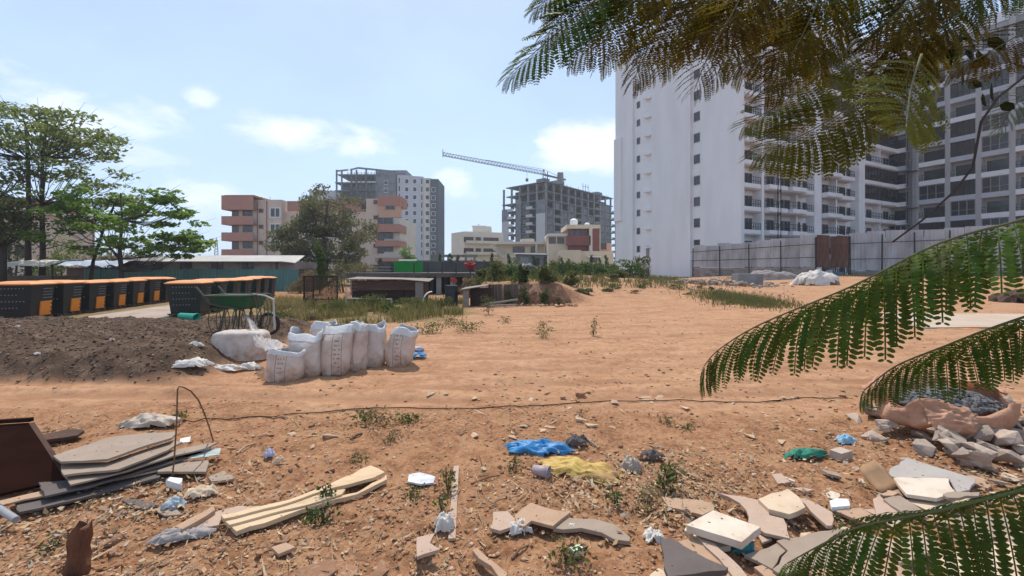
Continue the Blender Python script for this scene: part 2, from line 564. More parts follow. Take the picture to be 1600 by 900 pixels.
PALE_GREY = M('pale_grey_paint', (0.52, 0.53, 0.57), (0.47, 0.48, 0.52), 0.3, 0.8, 0.05, dirt=(0.38, 0.38, 0.41), dscale=0.3, dlo=0.55, dhi=0.85)
SLATE = M('slate_grey_paint', (0.11, 0.12, 0.14), (0.09, 0.10, 0.115), 0.4, 0.8, 0.05)
BARE = M('bare_render', (0.23, 0.24, 0.26), (0.17, 0.175, 0.19), 0.5, 0.95, 0.2, dirt=(0.11, 0.11, 0.12), dscale=0.5, dlo=0.5, dhi=0.8)

# ---------------------------------------------------------------- white apartment tower
C0 = Vector((28.4, 53.9, 0))
TA = math.atan2(0.431, 0.902)
tower = thing('apartment_tower', 'tall white apartment tower with rows of railed balconies behind the sheet fence', 'apartment building', C0, TA)
FL, NF = 3.0, 12
HT = 37.3
mb = MB()
mb.box(0, 40.8, 0, 22.1, 0.6, HT)
mb.build('wall', WHITE, tower)
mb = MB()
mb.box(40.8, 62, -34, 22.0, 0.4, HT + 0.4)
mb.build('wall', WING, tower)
mb = MB()
# flat gable slabs standing proud, with narrow recessed strips between them
for (l0, l1, pr, top) in ((0.0, 4.5, 0.35, HT + 0.6), (6.1, 13.6, 0.45, HT + 2.2), (18.0, 22.4, 0.4, HT + 1.0)):
    mb.box(-pr, 0.0, l0, l1, 0.5, top)
mb.box(-0.35, 0.3, -1.62, 0.0, 0.6, HT + 0.6)
mb.box(-0.75, -0.4, 20.6, 22.4, 10.0, 24.5)
mb.build('gable_slab', GABLE, tower)
mb = MB()
for (a, c_) in ((16.2, 18.0), (28.0, 29.75)):
    mb.box(a, c_, -1.15, 0, 0.4, HT + 0.5)
for k, w_, d_ in ((4.3, .5, 1.25), (8.85, .3, .7), (12.5, .3, .8), (21.95, .35, 1.0), (34.5, .22, 1.05)):
    mb.box(k, k + w_, -d_, 0, 0.4, HT)
mb.build('pier', WHITE, tower)
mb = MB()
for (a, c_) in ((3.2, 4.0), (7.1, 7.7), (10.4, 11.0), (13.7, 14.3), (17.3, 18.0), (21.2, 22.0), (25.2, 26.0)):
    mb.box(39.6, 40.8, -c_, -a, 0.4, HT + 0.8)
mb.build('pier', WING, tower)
mb = MB()   # parapets and stair heads on the roof
for (x0, x1, y0, y1, h) in ((0, 40.8, -0.2, 0.05, 1.1), (17, 24, 4, 12, 3.2), (31, 36, 2, 8, 2.4)):
    mb.box(x0, x1, y0, y1, HT, HT + h)
mb.box(40.6, 41, -34, 0, HT, HT + 1.5)
for (x0, y0) in ((23.5, -1.5), (30.5, -1.5)):
    mb.add([(x0, y0, HT + 1.1), (x0 + 6, y0, HT + 1.1), (x0 + 6, y0 + 6, HT + 1.1), (x0, y0 + 6, HT + 1.1), (x0 + 3, y0 + 3, HT + 3.2)],
           [(0, 1, 4), (1, 2, 4), (2, 3, 4), (3, 0, 4), (3, 2, 1, 0)])
mb.build('roof_parapet', WHITE, tower)

# gable windows
def win_mesh(name, w, h, frame_m, fr=0.06, d=0.08, cross=True, facing=-1):
    m_ = MB()
    for (x0, x1, z0, z1) in ((-w / 2 - fr, w / 2 + fr, -fr, 0), (-w / 2 - fr, w / 2 + fr, h, h + fr), (-w / 2 - fr, -w / 2, 0, h), (w / 2, w / 2 + fr, 0, h)):
        m_.box(x0, x1, -d, 0.01, z0, z1)
    if cross:
        m_.box(-fr * .4, fr * .4, -d * .8, 0.01, 0, h)
    return m_.mesh(name, frame_m)


def pane_mesh(w, h, gm_, d=0.03):
    return MB().box(-w / 2, w / 2, -d, 0.005, 0, h).mesh('pane', gm_)


def put_win(parent, x, y, z, fm, pm, rz=0.0):
    o = link('window', fm, parent, (x, y, z), (0, 0, rz))
    link('pane', pm, o)
    return o


gwf, gwp = win_mesh('window', 0.62, 0.95, GREY_FRAME, cross=False), pane_mesh(0.62, 0.95, DARK_GLASS)
gwf2, gwp2 = win_mesh('window', 0.9, 1.15, GREY_FRAME, cross=False), pane_mesh(0.9, 1.15, DARK_GLASS)
ledge = MB()
ledge.add([(0, -.7, 0), (-1.0, .5, 0), (0, .7, 0), (0, -.7, .28), (-1.0, .5, .28), (0, .7, .28)], [(0, 1, 2), (3, 5, 4), (0, 3, 4, 1), (1, 4, 5, 2), (2, 5, 3, 0)])
ledge = ledge.mesh('ledge', WHITE)
duct = MB().box(-0.03, 0.0, -0.35, 0.35, 0, 1.9).mesh('louvre_door', GREY_FRAME)
for k in range(NF):
    z = 1.45 + FL * k
    put_win(tower, 0.0, 5.3, z + .1, gwf2, gwp2, R(-90))
    put_win(tower, 0.0, 17.0, z, gwf, gwp, R(-90))
    link('ledge', ledge, tower, (0, 14.5, z + .5))
    if k < 2:
        link('louvre_door', duct, tower, (0, 14.9, z - 1.0))

# balconies: slab with white upstand, thin dark railing, dark doors behind
def balcony_meshes(w, dep):
    a = MB()
    a.taper((-w / 2 + .1, w / 2 - .1, -dep + .25, 0), (-w / 2, w / 2, -dep, 0), 0.0, 0.18)
    a.box(-w / 2, w / 2, -dep, -dep + .1, .18, .72)
    a.box(-w / 2, -w / 2 + .1, -dep + .1, 0, .18, .72)
    a.box(w / 2 - .1, w / 2, -dep + .1, 0, .18, .72)
    r_ = MB()
    for zz in (1.12, 1.62):
        r_.bar((-w / 2 + .05, -dep + .05, zz), (w / 2 - .05, -dep + .05, zz), .05)
        r_.bar((-w / 2 + .05, -dep + .05, zz), (-w / 2 + .05, 0, zz), .05)
    nn = max(3, int(w / .45))
    for i in range(nn + 1):
        x = -w / 2 + .05 + (w - .1) * i / nn
        r_.bar((x, -dep + .05, .72), (x, -dep + .05, 1.62), .045)
    dr = MB()
    dm = MB()
    wd = min(1.5, w * .4)
    for cx_ in ([-w * .22, w * .26] if w > 3 else [0.0]):
        dr.box(cx_ - wd / 2, cx_ + wd / 2, -.04, .005, .2, 2.3)
        for e in (-wd / 2, 0, wd / 2):
            dm.box(cx_ + e - .04, cx_ + e + .04, -.09, .005, .2, 2.36)
        dm.box(cx_ - wd / 2, cx_ + wd / 2, -.09, .005, 2.3, 2.38)
    return a.mesh('balcony', WHITE), r_.mesh('railing', DARK_METAL), dr.mesh('glass_door', DARK_GLASS), dm.mesh('door_frame', GREY_FRAME)


bays = [(0.32, 4.2, 1.2), (4.95, 8.75, 1.9), (9.25, 12.4, 2.3), (12.9, 15.4, 1.5), (18.05, 21.8, 2.0), (22.45, 26.6, 1.3), (29.75, 34.5, 1.3), (34.75, 40.0, 1.25)]
for bi, (a, c_, dep) in enumerate(bays):
    bm_, rm_, dm_, fm_ = balcony_meshes(c_ - a, dep)
    glazed = MB()
    w = c_ - a
    glazed.box(-w / 2 + .02, w / 2 - .02, -dep + .12, -dep + .16, .72, 2.96)
    glazed = glazed.mesh('balcony_glazing', BROWN_GLASS)
    mull = MB()
    for i in range(6):
        x = -w / 2 + .04 + (w - .08) * i / 5
        mull.box(x - .035, x + .035, -dep + .06, -dep + .12, .72, 2.96)
    mull.box(-w / 2, w / 2, -dep + .05, -dep + .11, 1.5, 1.56)
    mull = mull.mesh('glazing_bars', DARK_METAL)
    for k in range(NF):
        o = link('balcony', bm_, tower, ((a + c_) / 2, 0, FL * k))
        if (bi >= 6 and k in (4, 5, 7, 8, 10)) or (bi in (4, 5) and k in (8, 9, 10)):
            link('balcony_glazing', glazed, o)
            link('glazing_bars', mull, o)
        else:
            link('railing', rm_, o)
            link('glass_door', dm_, o)
            link('door_frame', fm_, o)
for k in range(NF):
    for x in (15.85, 27.4):
        put_win(tower, x, 0, FL * k + 1.1, gwf2, gwp2)

# wing to the right: bays face the courtyard, most are glazed in
def wing_bay(w, style):
    a = MB()
    a.box(-w / 2 - .05, w / 2 + .05, -1.25, 0, 0, .18)
    a.box(-w / 2 - .05, w / 2 + .05, -1.25, -1.13, .18, .74)
    gl = MB()
    br = MB()
    if style == 0:      # open railing, dark opening behind
        gl.box(-w / 2 + .2, w / 2 - .2, -.05, .01, .2, 2.5)
        for zz in (1.15, 1.65):
            br.bar((-w / 2, -1.19, zz), (w / 2, -1.19, zz), .05)
        for i in range(8):
            x = -w / 2 + w * i / 7
            br.bar((x, -1.19, .74), (x, -1.19, 1.65), .04)
    else:
        gl.box(-w / 2, w / 2, -1.08, -1.04, .74, 2.97)
        nn = 4 if style == 1 else 3
        for i in range(nn + 1):
            x = -w / 2 + w * i / nn
            br.box(x - .05, x + .05, -1.17, -1.08, .74, 2.97)
        br.box(-w / 2, w / 2, -1.16, -1.09, 1.5, 1.57)
        br.box(-w / 2, w / 2, -1.16, -1.09, 2.85, 2.97)
    return a.mesh('balcony', PALE_GREY if style else WHITE), gl.mesh('balcony_glazing', BROWN_GLASS if style else DARK_GLASS), br.mesh('glazing_bars' if style else 'railing', GREY_FRAME if style == 2 else DARK_METAL)


for (a, c_) in ((0.25, 2.4), (4.05, 7.05), (7.75, 10.35), (11.05, 13.65), (14.35, 17.25), (18.1, 21.1), (22.1, 25.1)):
    w = c_ - a
    st = [wing_bay(w, s_) for s_ in range(3)]
    for k in range(NF):
        s_ = random.choice((0, 1, 1, 2) if a < 8 else (0, 0, 1, 2, 2))
        bm_, gm_, brm = st[s_]
        o = link('balcony', bm_, tower, (40.8, -(a + c_) / 2, FL * k), (0, 0, R(-90)))
        link('balcony_glazing', gm_, o)
        link(brm.name.split('.')[0], brm, o)
# scaffold of thin poles in the inner corner
mb = MB()
for x in (39.2, 40.5):
    for y in (-2.6, -3.1, -3.7):
        mb.bar((x, y, 0.3), (x, y, HT - 4), .07)
for k in range(17):
    z = 1.4 + 2.0 * k
    mb.bar((39.2, -3.9, z), (39.2, -2.3, z), .06)
    mb.bar((40.5, -3.9, z), (39.0, -2.5, z), .06)
sc_o = thing('scaffolding', 'thin scaffold poles in the inner corner of the white tower', 'scaffold', C0, TA)
mb.build('pole_frame', GREY_FRAME, sc_o)
mb = MB()
for k in (2, 3, 5, 8):
    mb.box(38.9, 40.6, -4.0, -2.3, 1.5 + 2 * k, 1.56 + 2 * k)
mb.build('plank_deck', DARK_METAL, sc_o)
# lower storey stilts and a hoist mast against the first bays
mb = MB()
for x in (6.6, 7.2):
    mb.bar((x, -1.9, 0.2), (x, -1.9, 21.5), .09)
for k in range(14):
    mb.bar((6.6, -1.9, 1 + 1.5 * k), (7.2, -1.9, 1.7 + 1.5 * k), .05)
ho = thing('hoist_mast', 'slim dark hoist mast standing against the first balconies of the white tower', 'hoist', C0, TA)
mb.build('mast', DARK_METAL, ho)
MB().box(6.5, 7.7, -2.5, -2.0, 4.6, 5.3).build('bucket', DARK_METAL, ho)

# ---------------------------------------------------------------- sheet fence in front of the tower
SHEET = M('weathered_white_sheet', (0.50, 0.50, 0.52), (0.37, 0.36, 0.36), 0.8, 0.6, 0.05, dirt=(0.24, 0.20, 0.175), dscale=0.9, dlo=0.46, dhi=0.85, metal=0.1, jitter=0.16)
RUST = M('rusty_sheet', (0.085, 0.035, 0.026), (0.16, 0.07, 0.045), 1.3, 0.8, 0.2, dirt=(0.23, 0.12, 0.08), dscale=2.0, jitter=0.3, stretch=(3, 3, .5))
BLOCK = M('grey_block', (0.33, 0.29, 0.27), (0.25, 0.22, 0.20), 1.5, 0.95, 0.3, dirt=(0.20, 0.15, 0.12), dscale=2, jitter=0.25)


def corr_sheet(w, h, n, mat, name, amp=0.03):
    vs, fs = [], []
    k = n * 4
    for i in range(k + 1):
        x = w * i / k
        y = amp * (1, 1, -1, -1)[i % 4]
        vs += [(x, y, 0), (x, y, h)]
    fs = [(2 * i, 2 * i + 2, 2 * i + 3, 2 * i + 1) for i in range(k)]
    m_ = MB()
    m_.add(vs, fs)
    m_.add([(x, y + .008, z) for (x, y, z) in vs], [tuple(reversed(f_)) for f_ in fs])
    return m_.mesh(name, mat)


def sheet_fence(name, label, p0, p1, zt0, zt1, zb, nsheet, gap_base, sheets=SHEET):
    p0, p1 = Vector((*p0, 0)), Vector((*p1, 0))
    d = p1 - p0
    L = d.length
    z0 = float(ground_base(p0.x, p0.y)) - 0.1
    th = thing(name, label, 'fence', (p0.x, p0.y, z0), math.atan2(d.y, d.x))
    sw = L / nsheet
    for i in range(nsheet):
        f_ = (i + .5) / nsheet
        top = zt0 + (zt1 - zt0) * f_ + random.uniform(-.12, .14)
        h = top - zb
        if i < 4:
            me_s = corr_sheet(sw * .985, 1.0, 5, sheets, 'metal_sheet')
            if i == 0:
                pool = []
            pool.append(me_s)
        o = link('metal_sheet', pool[i % len(pool)], th, (i * sw, .12 + random.uniform(-.02, .02), zb - z0), (random.uniform(-.01, .01), 0, random.uniform(-.008, .008)), (1, 1, h))
    if gap_base:
        rows = 6
        bh = (zb - z0 - .05) / rows
        bl = 0.62
        blk = [MB().box(0.01, bl - .012, -.1 + j * .008, .12, 0.006, bh - .008).mesh('block', BLOCK) for j in range(2)]
        nb = int(L / bl)
        MB().box(0, nb * bl, -.06, .10, 0, zb - z0 - .08).build('mortar_core', BLOCK, th)
        for r_ in range(rows):
            for i in range(nb):
                if r_ >= rows - 1 and random.random() < .1:
                    continue
                link('block', blk[(i + r_) % 2], th, (i * bl + (r_ % 2) * bl * .3 - .0, -.02 + random.uniform(-.008, .008), r_ * bh))
    npost = max(2, int(L / 2.6))
    post_m = MB().box(-.05, .05, -.05, .05, 0, 1).mesh('post', DARK_METAL)
    for i in range(npost + 1):
        f_ = i / npost
        link('post', post_m, th, (L * f_, -.22, 0), (0, random.uniform(-.015, .015), 0), (1, 1, zt0 + (zt1 - zt0) * f_ - z0 - .25))
    for (f0) in (.30, .72):
        mb_ = MB()
        a0 = zb + (zt0 - zb) * f0 - z0
        a1 = zb + (zt1 - zb) * f0 - z0
        mb_.bar((-.2, -.28, a0), (L + .1, -.28, a1), .07)
        mb_.build('rail', DARK_METAL, th)
    return th


sheet_fence('sheet_fence', 'weathered white corrugated sheet fence on a low block wall', (21.8, 50.0), (30.9, 42.3), 4.35, 5.05, 1.85, 9, True)
sheet_fence('sheet_fence', 'white sheet fence running on beyond the rusty brown gate', (35.2, 43.4), (52.5, 37.0), 5.3, 6.1, 1.5, 12, True)
gt = thing('sheet_gate', 'rusty brown metal sheet gate between two white fences', 'gate', (30.95, 42.2, .4), math.atan2(1.2, 4.3))
gm_ = corr_sheet(.86, 3.3, 4, RUST, 'metal_sheet', .025)
for i in range(5):
    link('metal_sheet', gm_, gt, (i * .88, random.uniform(-.04, .04), 1.35 + random.uniform(-.08, .08)))
mb = MB()
for i in range(6):
    mb.bar((i * .88, .1, -.3), (i * .88, .1, 4.5), .07)
mb.build('post', DARK_METAL, gt)
MB().box(1.0, 1.7, -.25, -.18, 0.0, 1.15).build('loose_sheet', SHEET, gt)
BLUE_SHEET = M('faded_blue_sheet', (0.06, 0.13, 0.2), (0.09, 0.15, 0.2), 2, .7, .1)
MB().box(1.9, 3.4, -.2, -.14, 0.0, .95).build('blue_board', BLUE_SHEET, gt)

# ---------------------------------------------------------------- four-storey terracotta and buff block (79 m)
def frame_bldg(name, label, cat, x0, y0, rz):
    return thing(name, label, cat, (x0, y0, 0), rz)


apt = thing('apartment_block', 'four storey buff block with terracotta balcony bands behind the dusty tree', 'apartment building', (-54.3, 79, 0), 0)
SC_ = 79 / F
wz = lambda py: HC + (HZ - py) * SC_
wx = lambda px: (px - 353) * SC_
mb = MB()
mb.box(wx(362), wx(440), 0, 12, 0, wz(312))
mb.box(wx(440), wx(575), 1.0, 12, 0, wz(330))
mb.box(wx(573), wx(595), -.4, 12, 0, wz(311))
mb.build('wall', BUFF, apt)
mb = MB()
mb.box(wx(595), wx(627), -1.0, 12, 0, wz(340))
mb.build('wall', PALE_CREAM, apt)
for (a, c_, y0, ya, yb) in ((353, 402, -1.3, 307, 329), (353, 402, -1.3, 339, 352), (353, 402, -1.3, 364, 377), (353, 402, -1.3, 390, 402)):
    m_ = MB()
    m_.box(wx(a), wx(c_), y0, y0 + .14, wz(yb), wz(ya))
    m_.box(wx(a), wx(a) + .14, y0 + .14, 4.5, wz(yb), wz(ya))
    m_.box(wx(a) + .14, wx(c_), y0 + .14, 4.4, wz(yb), wz(yb) + .15)
    m_.build('balcony', TERRA, apt)
MB().box(wx(445), wx(560), .8, 1.3, wz(329), wz(313)).build('roof_parapet', TERRA, apt)
MB().box(wx(358), wx(403), -1.35, 4.0, wz(308.5), wz(306.5)).build('roof_cap', TERRA, apt)
m_ = MB()
m_.box(wx(593), wx(628), -1.25, 4, wz(323), wz(308))
m_.build('roof_parapet', TERRA, apt)
MB().box(wx(594), wx(627), -1.12, 0, wz(341), wz(323)).build('upper_wall', PEACH, apt)
for (ya, yb) in ((352, 364), (377, 386), (403, 410)):
    m_ = MB()
    m_.box(wx(592), wx(629), -2.2, -2.06, wz(yb), wz(ya))
    m_.box(wx(629) - .14, wx(629), -2.06, 3, wz(yb), wz(ya))
    m_.box(wx(592), wx(629) - .14, -2.06, -1, wz(yb), wz(yb) + .15)
    m_.build('balcony', TERRA, apt)
wf, wp = win_mesh('window', 1.7, 1.25, GREY_FRAME, .09, .1), pane_mesh(1.7, 1.25, DARK_GLASS)
wf_s, wp_s = win_mesh('window', .75, .65, TERRA, .07, .1, False), pane_mesh(.75, .65, DARK_GLASS)
wf_t, wp_t = win_mesh('window', 1.7, 1.6, WHITE, .16, .12), pane_mesh(1.7, 1.6, DARK_GLASS)
dfm, dpm = win_mesh('door', 1.0, 2.0, MAROON, .1, .08, False), pane_mesh(1.0, 2.0, DARK_GLASS)
for k, yy in enumerate((338, 363, 388)):
    put_win(apt, wx(387), 0, wz(yy - .5), wf, wp)
    o = link('door', dfm, apt, (wx(367.5), 0, wz(yy + 1.5)))
    link('door_panel', dpm, o)
    put_win(apt, wx(408), 0, wz(yy - 6), wf_s, wp_s)
    put_win(apt, wx(430), 0, wz(yy + .8), wf_t, wp_t)
    put_win(apt, wx(470), 1.0, wz(yy + .8), wf_t, wp_t)
    put_win(apt, wx(540), 1.0, wz(yy + .8), wf_t, wp_t)
for yy in (319, 343, 365, 387):
    put_win(apt, wx(588), -.4, wz(yy), wf_s, wp_s)
for k, yy in enumerate((351, 373, 393)):
    put_win(apt, wx(609), -1.0, wz(yy), wf, wp)
    o = link('door', dfm, apt, (wx(597.5), -1.0, wz(yy + 2.5)))
    link('door_panel', dpm, o)
put_win(apt, wx(612), -1.12, wz(328), wf, pane_mesh(1.5, 1.2, DARK_GLASS))
m_ = MB()
for px_ in (402.5, 417):
    m_.tube([(wx(px_), -.12, .5), (wx(px_), -.12, wz(314))], .06, 6)
m_.build('drain_pipe', MAROON, apt)
m_ = MB()
for px_ in (404, 417):
    m_.bar((wx(px_), 1, wz(313)), (wx(px_), 1, wz(306)), .05)
m_.build('antenna', DARK_METAL, apt)
BLACK_TANK = M('black_tank', (0.015, 0.015, 0.016), None, 3, .4, 0)


def water_tank(parent, x, y, z, r_, h, mat):
    m_ = MB()
    m_.tube([(x, y, z), (x, y, z + h * .08), (x, y, z + h * .8), (x, y, z + h * .93), (x, y, z + h)], [r_ * .97, r_, r_, r_ * .6, r_ * .25], 14)
    return m_.build('water_tank', mat, parent, smooth=False)


for px_ in (588, 600):
    water_tank(apt, wx(px_), 5, wz(311), .62, 1.3, BLACK_TANK)
m_ = MB()
m_.box(wx(556), wx(573), 3, 9, wz(340), wz(308))
m_.build('stair_head', CONCRETE, apt)
put_win(apt, wx(564), 3, wz(323), win_mesh('window', 2.0, 1.4, GREY_FRAME, .08, .1, False), pane_mesh(2.0, 1.4, DARK_GLASS))

# ---------------------------------------------------------------- pale grey tower with slate strip (157 m) and its unfinished end
gt_ = thing('residential_tower', 'pale grey high rise with a slate strip and rows of dark windows', 'apartment building', (-66.4, 157, 0), 0)
S2 = 157 / F
tz = lambda py: HC + (HZ - py) * S2
tx = lambda px: (px - 525) * S2
m_ = MB()
m_.add([(tx(620), 0, 0), (tx(661), 0, 0), (tx(661), 14, 0), (tx(620), 14, 0), (tx(620), 0, tz(273)), (tx(661), 0, tz(276)), (tx(661), 14, tz(276)), (tx(620), 14, tz(273))],
       [(0, 3, 2, 1), (4, 5, 6, 7), (0, 1, 5, 4), (1, 2, 6, 5), (2, 3, 7, 6), (3, 0, 4, 7)])
m_.build('wall', PALE_GREY, gt_)
MB().box(tx(661), tx(673), .3, 14, 0, tz(278)).build('wall', PALE_CREAM, gt_)
MB().box(tx(672.6), tx(685), -.4, 14, 0, tz(280)).build('wall', SLATE, gt_)
MB().box(tx(606), tx(632), 3, 12, tz(274), tz(263)).build('stair_head', BARE, gt_)
w7f, w7p = win_mesh('window', 1.25, 1.5, WHITE, .12, .12, False), pane_mesh(1.25, 1.5, DARK_GLASS)
w7s, w7q = win_mesh('window', .55, 2.1, WHITE, .08, .12, False), pane_mesh(.55, 2.1, DARK_GLASS)
for k in range(10):
    zz = tz(286.5 + 12.4 * k)
    for px_ in (635.5, 648):
        put_win(gt_, tx(px_), 0, zz, w7f, w7p)
    put_win(gt_, tx(624), 0, zz, w7s if k < 4 else w7f, w7q if k < 4 else w7p)
    put_win(gt_, tx(659), 0, zz - .3, w7s, w7q)
    put_win(gt_, tx(667.5), .3, zz, w7f, w7p)
    if k > 0:
        put_win(gt_, tx(677.5), -.4, tz(291 + 12.4 * (k - 1) + 9), w7f, w7p)
unf = thing('concrete_frame_building', 'unfinished grey concrete frame tower end rising behind the dusty tree', 'building under construction', (-66.4, 156, 0), 0)
# stepped open floors
for k in range(5):
    zz = tz(273 + 12.4 * k)
    m_ = MB()
    m_.box(tx(525 - (0 if k else -4)), tx(619), 0, 12, zz - .35, zz)
    m_.build('floor_slab', BARE, unf)
m_ = MB()
m_.box(tx(528), tx(619), 4.0, 12, 0, tz(286))
m_.box(tx(590), tx(619), 0.2, 4, 0, tz(268))
m_.box(tx(556), tx(590), 1.5, 4, 0, tz(286))
m_.build('core_wall', BARE, unf)
m_ = MB()
for px_ in (526, 534, 549, 557, 572, 588):
    m_.box(tx(px_), tx(px_) + .5, .1, .6, tz(330), tz(266))
m_.build('column', BARE, unf)
m_ = MB()
m_.bar((tx(526), 0.4, tz(268)), (tx(545), .4, tz(266)), .5)
m_.bar((tx(548), 0.4, tz(266)), (tx(560), .4, tz(263)), .5)
m_.bar((tx(560), 0.4, tz(263)), (tx(610), .4, tz(268)), .6)
m_.build('beam', BARE, unf)
for k in range(4):
    put_win(unf, tx(604), .2, tz(283 + 12.4 * k + 6), w7f, w7p)
MB().box(tx(473), tx(527), 6, 16, 0, tz(294)).build('lower_block', PALE_GREY, unf)
MB().box(tx(471), tx(500), 5.7, 16, tz(296), tz(293)).build('roof_slab', PALE_CREAM, unf)
for px_ in (482, 492):
    put_win(unf, tx(px_), 6, tz(302), w7f, w7p)
sca = MB()
for i in range(9):
    x = tx(546 + 5.2 * i)
    sca.bar((x, -.6, tz(320)), (x, -.6, tz(270)), .12)
for k in range(9):
    sca.bar((tx(546), -.6, tz(272 + 5.5 * k)), (tx(588), -.6, tz(272 + 5.5 * k)), .1)
    sca.bar((tx(546 + (k % 4) * 8), -.7, tz(310)), (tx(562 + (k % 4) * 8), -.7, tz(278)), .1)
sca.build('scaffold_poles', SLATE, unf)

# ---------------------------------------------------------------- tower under construction with crane (150-190 m)
cb = Vector((12.2, 150, 0))
dirL, dirR = Vector((-16.7, 13, 0)).normalized(), Vector((35.8, 40, 0)).normalized()
cst = thing('tower_under_construction', 'bare concrete tower under construction beneath the crane jib', 'building under construction', cb, math.atan2(dirR.y, dirR.x))
LR, LL = 53.0, 21.2
NFc, fh = 11, 2.95
slab = MB().box(-.3, LR + .3, -.3, LL + .3, 0, .3).mesh('floor_slab', BARE)
for k in range(NFc + 1):
    zz = fh * k + (.0 if k < NFc else .6)
    o = link('floor_slab', slab, cst, (0, 0, zz), (0, 0, 0), (1, 1, 1) if k < NFc - 1 else (.93, .9, 1))
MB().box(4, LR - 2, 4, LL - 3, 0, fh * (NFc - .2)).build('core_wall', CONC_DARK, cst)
colm = MB().box(-.3, .3, -.3, .3, 0, fh * (NFc + .1)).mesh('column', CONCRETE)
for i in range(12):
    link('column', colm, cst, (LR * i / 11 * .99 + .2, .15, 0))
for i in range(1, 6):
    link('column', colm, cst, (.15, LL * i / 5 * .98, 0))
infill = MB()
infill.box(0, 2.6, 0, .2, .3, fh)
infill = infill.mesh('infill_wall', BARE)
half = MB().box(0, 4.3, 0, .2, .3, 1.0).mesh('parapet_wall', CONCRETE)
wwf, wwp = win_mesh('window', 1.5, 1.5, CONCRETE, .1, .1, False), pane_mesh(1.5, 1.5, DARK_GLASS)
for i in range(11):
    for k in range(NFc - 1):
        x = LR * i / 11 + .6
        if k > 7 and (i < 7):
            if k == 8 and i % 2:
                link('infill_wall', infill, cst, (x + 1, .4, fh * k))
            continue
        if i % 3 == 1:
            link('parapet_wall', half, cst, (x, -.35, fh * k))
        else:
            o = link('infill_wall', infill, cst, (x, .25, fh * k), (0, 0, 0), (1.6, 1, 1))
            put_win(cst, x + 1.3 + (i % 2) * 1.2, .25, fh * k + 1.0, wwf, wwp)
PLASTER = M('fresh_plaster', (0.52, 0.53, 0.55), (0.45, 0.46, 0.48), .2, .9, .05)
MB().box(-.6, -.3, 0.0, 4.0, 0, fh * 7.4).build('plastered_wall', PLASTER, cst)
MB().box(-.6, -.3, 17.8, LL, 0, fh * 6.8).build('plastered_wall', PLASTER, cst)
m_ = MB()
m_.box(-.62, -.3, 0.0, 4.0, fh * 7.4, fh * 9)
m_.box(-.62, -.3, 17.8, LL, fh * 6.8, fh * 8.4)
m_.box(-.5, -.1, 11.5, 14, 0, fh * 9.5)
m_.build('infill_wall', BARE, cst)
balL = MB().box(-1.4, 0, 0, 3.0, 0, .2).box(-1.4, -1.28, 0, 3.0, .2, 1.0).mesh('balcony', PLASTER)
for k in range(9):
    link('balcony', balL, cst, (-.3, 5.0, fh * k))
    link('balcony', balL, cst, (-.3, 14.4, fh * k))
    put_win(cst, -.32, 9.8, fh * k + .9, wwf, wwp, R(-90))
    put_win(cst, -.32, 8.3, fh * k + .9, wwf, wwp, R(-90))
    put_win(cst, -.32, 15.7, fh * k + .9, wwf, wwp, R(-90))
m_ = MB()
m_.box(2, 5, 2, 6, fh * NFc, fh * NFc + 2.6)
m_.box(12, 16, 3, 8, fh * NFc, fh * NFc + 3.6)
m_.box(38, 42, 1, 5, fh * (NFc - .2), fh * NFc + 2.4)
m_.build('stair_head', BARE, cst)
m_ = MB()
for i in range(30):
    x = random.uniform(.5, LR * .9)
    m_.bar((x, random.choice((.2, .3, 1.0)), fh * NFc), (x, .3, fh * NFc + random.uniform(.8, 2.0)), .09)
for x in (28, 30, 32):
    m_.bar((x, 2, fh * NFc), (x, 2, fh * NFc + 4.6), .14)
m_.bar((27.5, 2, fh * NFc + 3.4), (32.5, 2, fh * NFc + 3.4), .12)
m_.build('rebar', SLATE, cst)

crane = thing('tower_crane', 'long lattice jib crane above the unfinished concrete tower', 'crane', at(852, 283, 152))
crane.location.z = 0
cx0, cy0 = crane.location.x, crane.location.y
CR_Y = M('crane_grey', (0.13, 0.12, 0.10), (0.17, 0.15, 0.11), .4, .6, 0)
zt = at(852, 268, 152).z
m_ = MB()
for sx in (-.8, .8):
    for sy in (-.8, .8):
        m_.bar((sx, sy, 0), (sx, sy, zt), .2)
for k in range(int(zt / 2)):
    m_.bar((-.8, -.8, 2 * k), (.8, -.8, 2 * k + 2), .12)
    m_.bar((-.8, .8, 2 * k + 2), (-.8, -.8, 2 * k), .12)
m_.build('mast', CR_Y, crane)
tip = at(692, 243, 150) - Vector((cx0, cy0, 0))
root = at(850, 273, 152) - Vector((cx0, cy0, 0))
m_ = MB()
dj = tip - root
n_s = 34
up = Vector((0, 0, 1.35))
sd = Vector((0, .7, 0))
for off in (sd, -sd, up):
    m_.bar(root + off, tip + off * .8, .15)
for i in range(n_s):
    a0 = root + dj * (i / n_s)
    a1 = root + dj * ((i + 1) / n_s)
    am = (a0 + a1) / 2 + up
    for s_ in (sd, -sd):
        m_.bar(a0 + s_, am, .08)
        m_.bar(am, a1 + s_, .08)
m_.bar(tip - Vector((0, 0, .6)), tip + Vector((0, 0, 2.2)), .22)
m_.build('jib', CR_Y, crane)
m_ = MB()
ctip = at(884, 281, 152) - Vector((cx0, cy0, 0))
for off in (sd, -sd):
    m_.bar(root + off, ctip + off, .3)
for i in range(5):
    m_.bar(root + (ctip - root) * (i / 5) + sd, root + (ctip - root) * ((i + 1) / 5) - sd, .15)
m_.build('counter_jib', CR_Y, crane)
head = at(849.5, 264.5, 152) - Vector((cx0, cy0, 0))
m_ = MB()
m_.bar(root + Vector((-.5, 0, 0)), head, .25)
m_.bar(root + Vector((.6, 0, 0)), head, .25)
m_.build('apex', CR_Y, crane)
m_ = MB()
m_.bar(head, root + dj * .58 + up, .1)
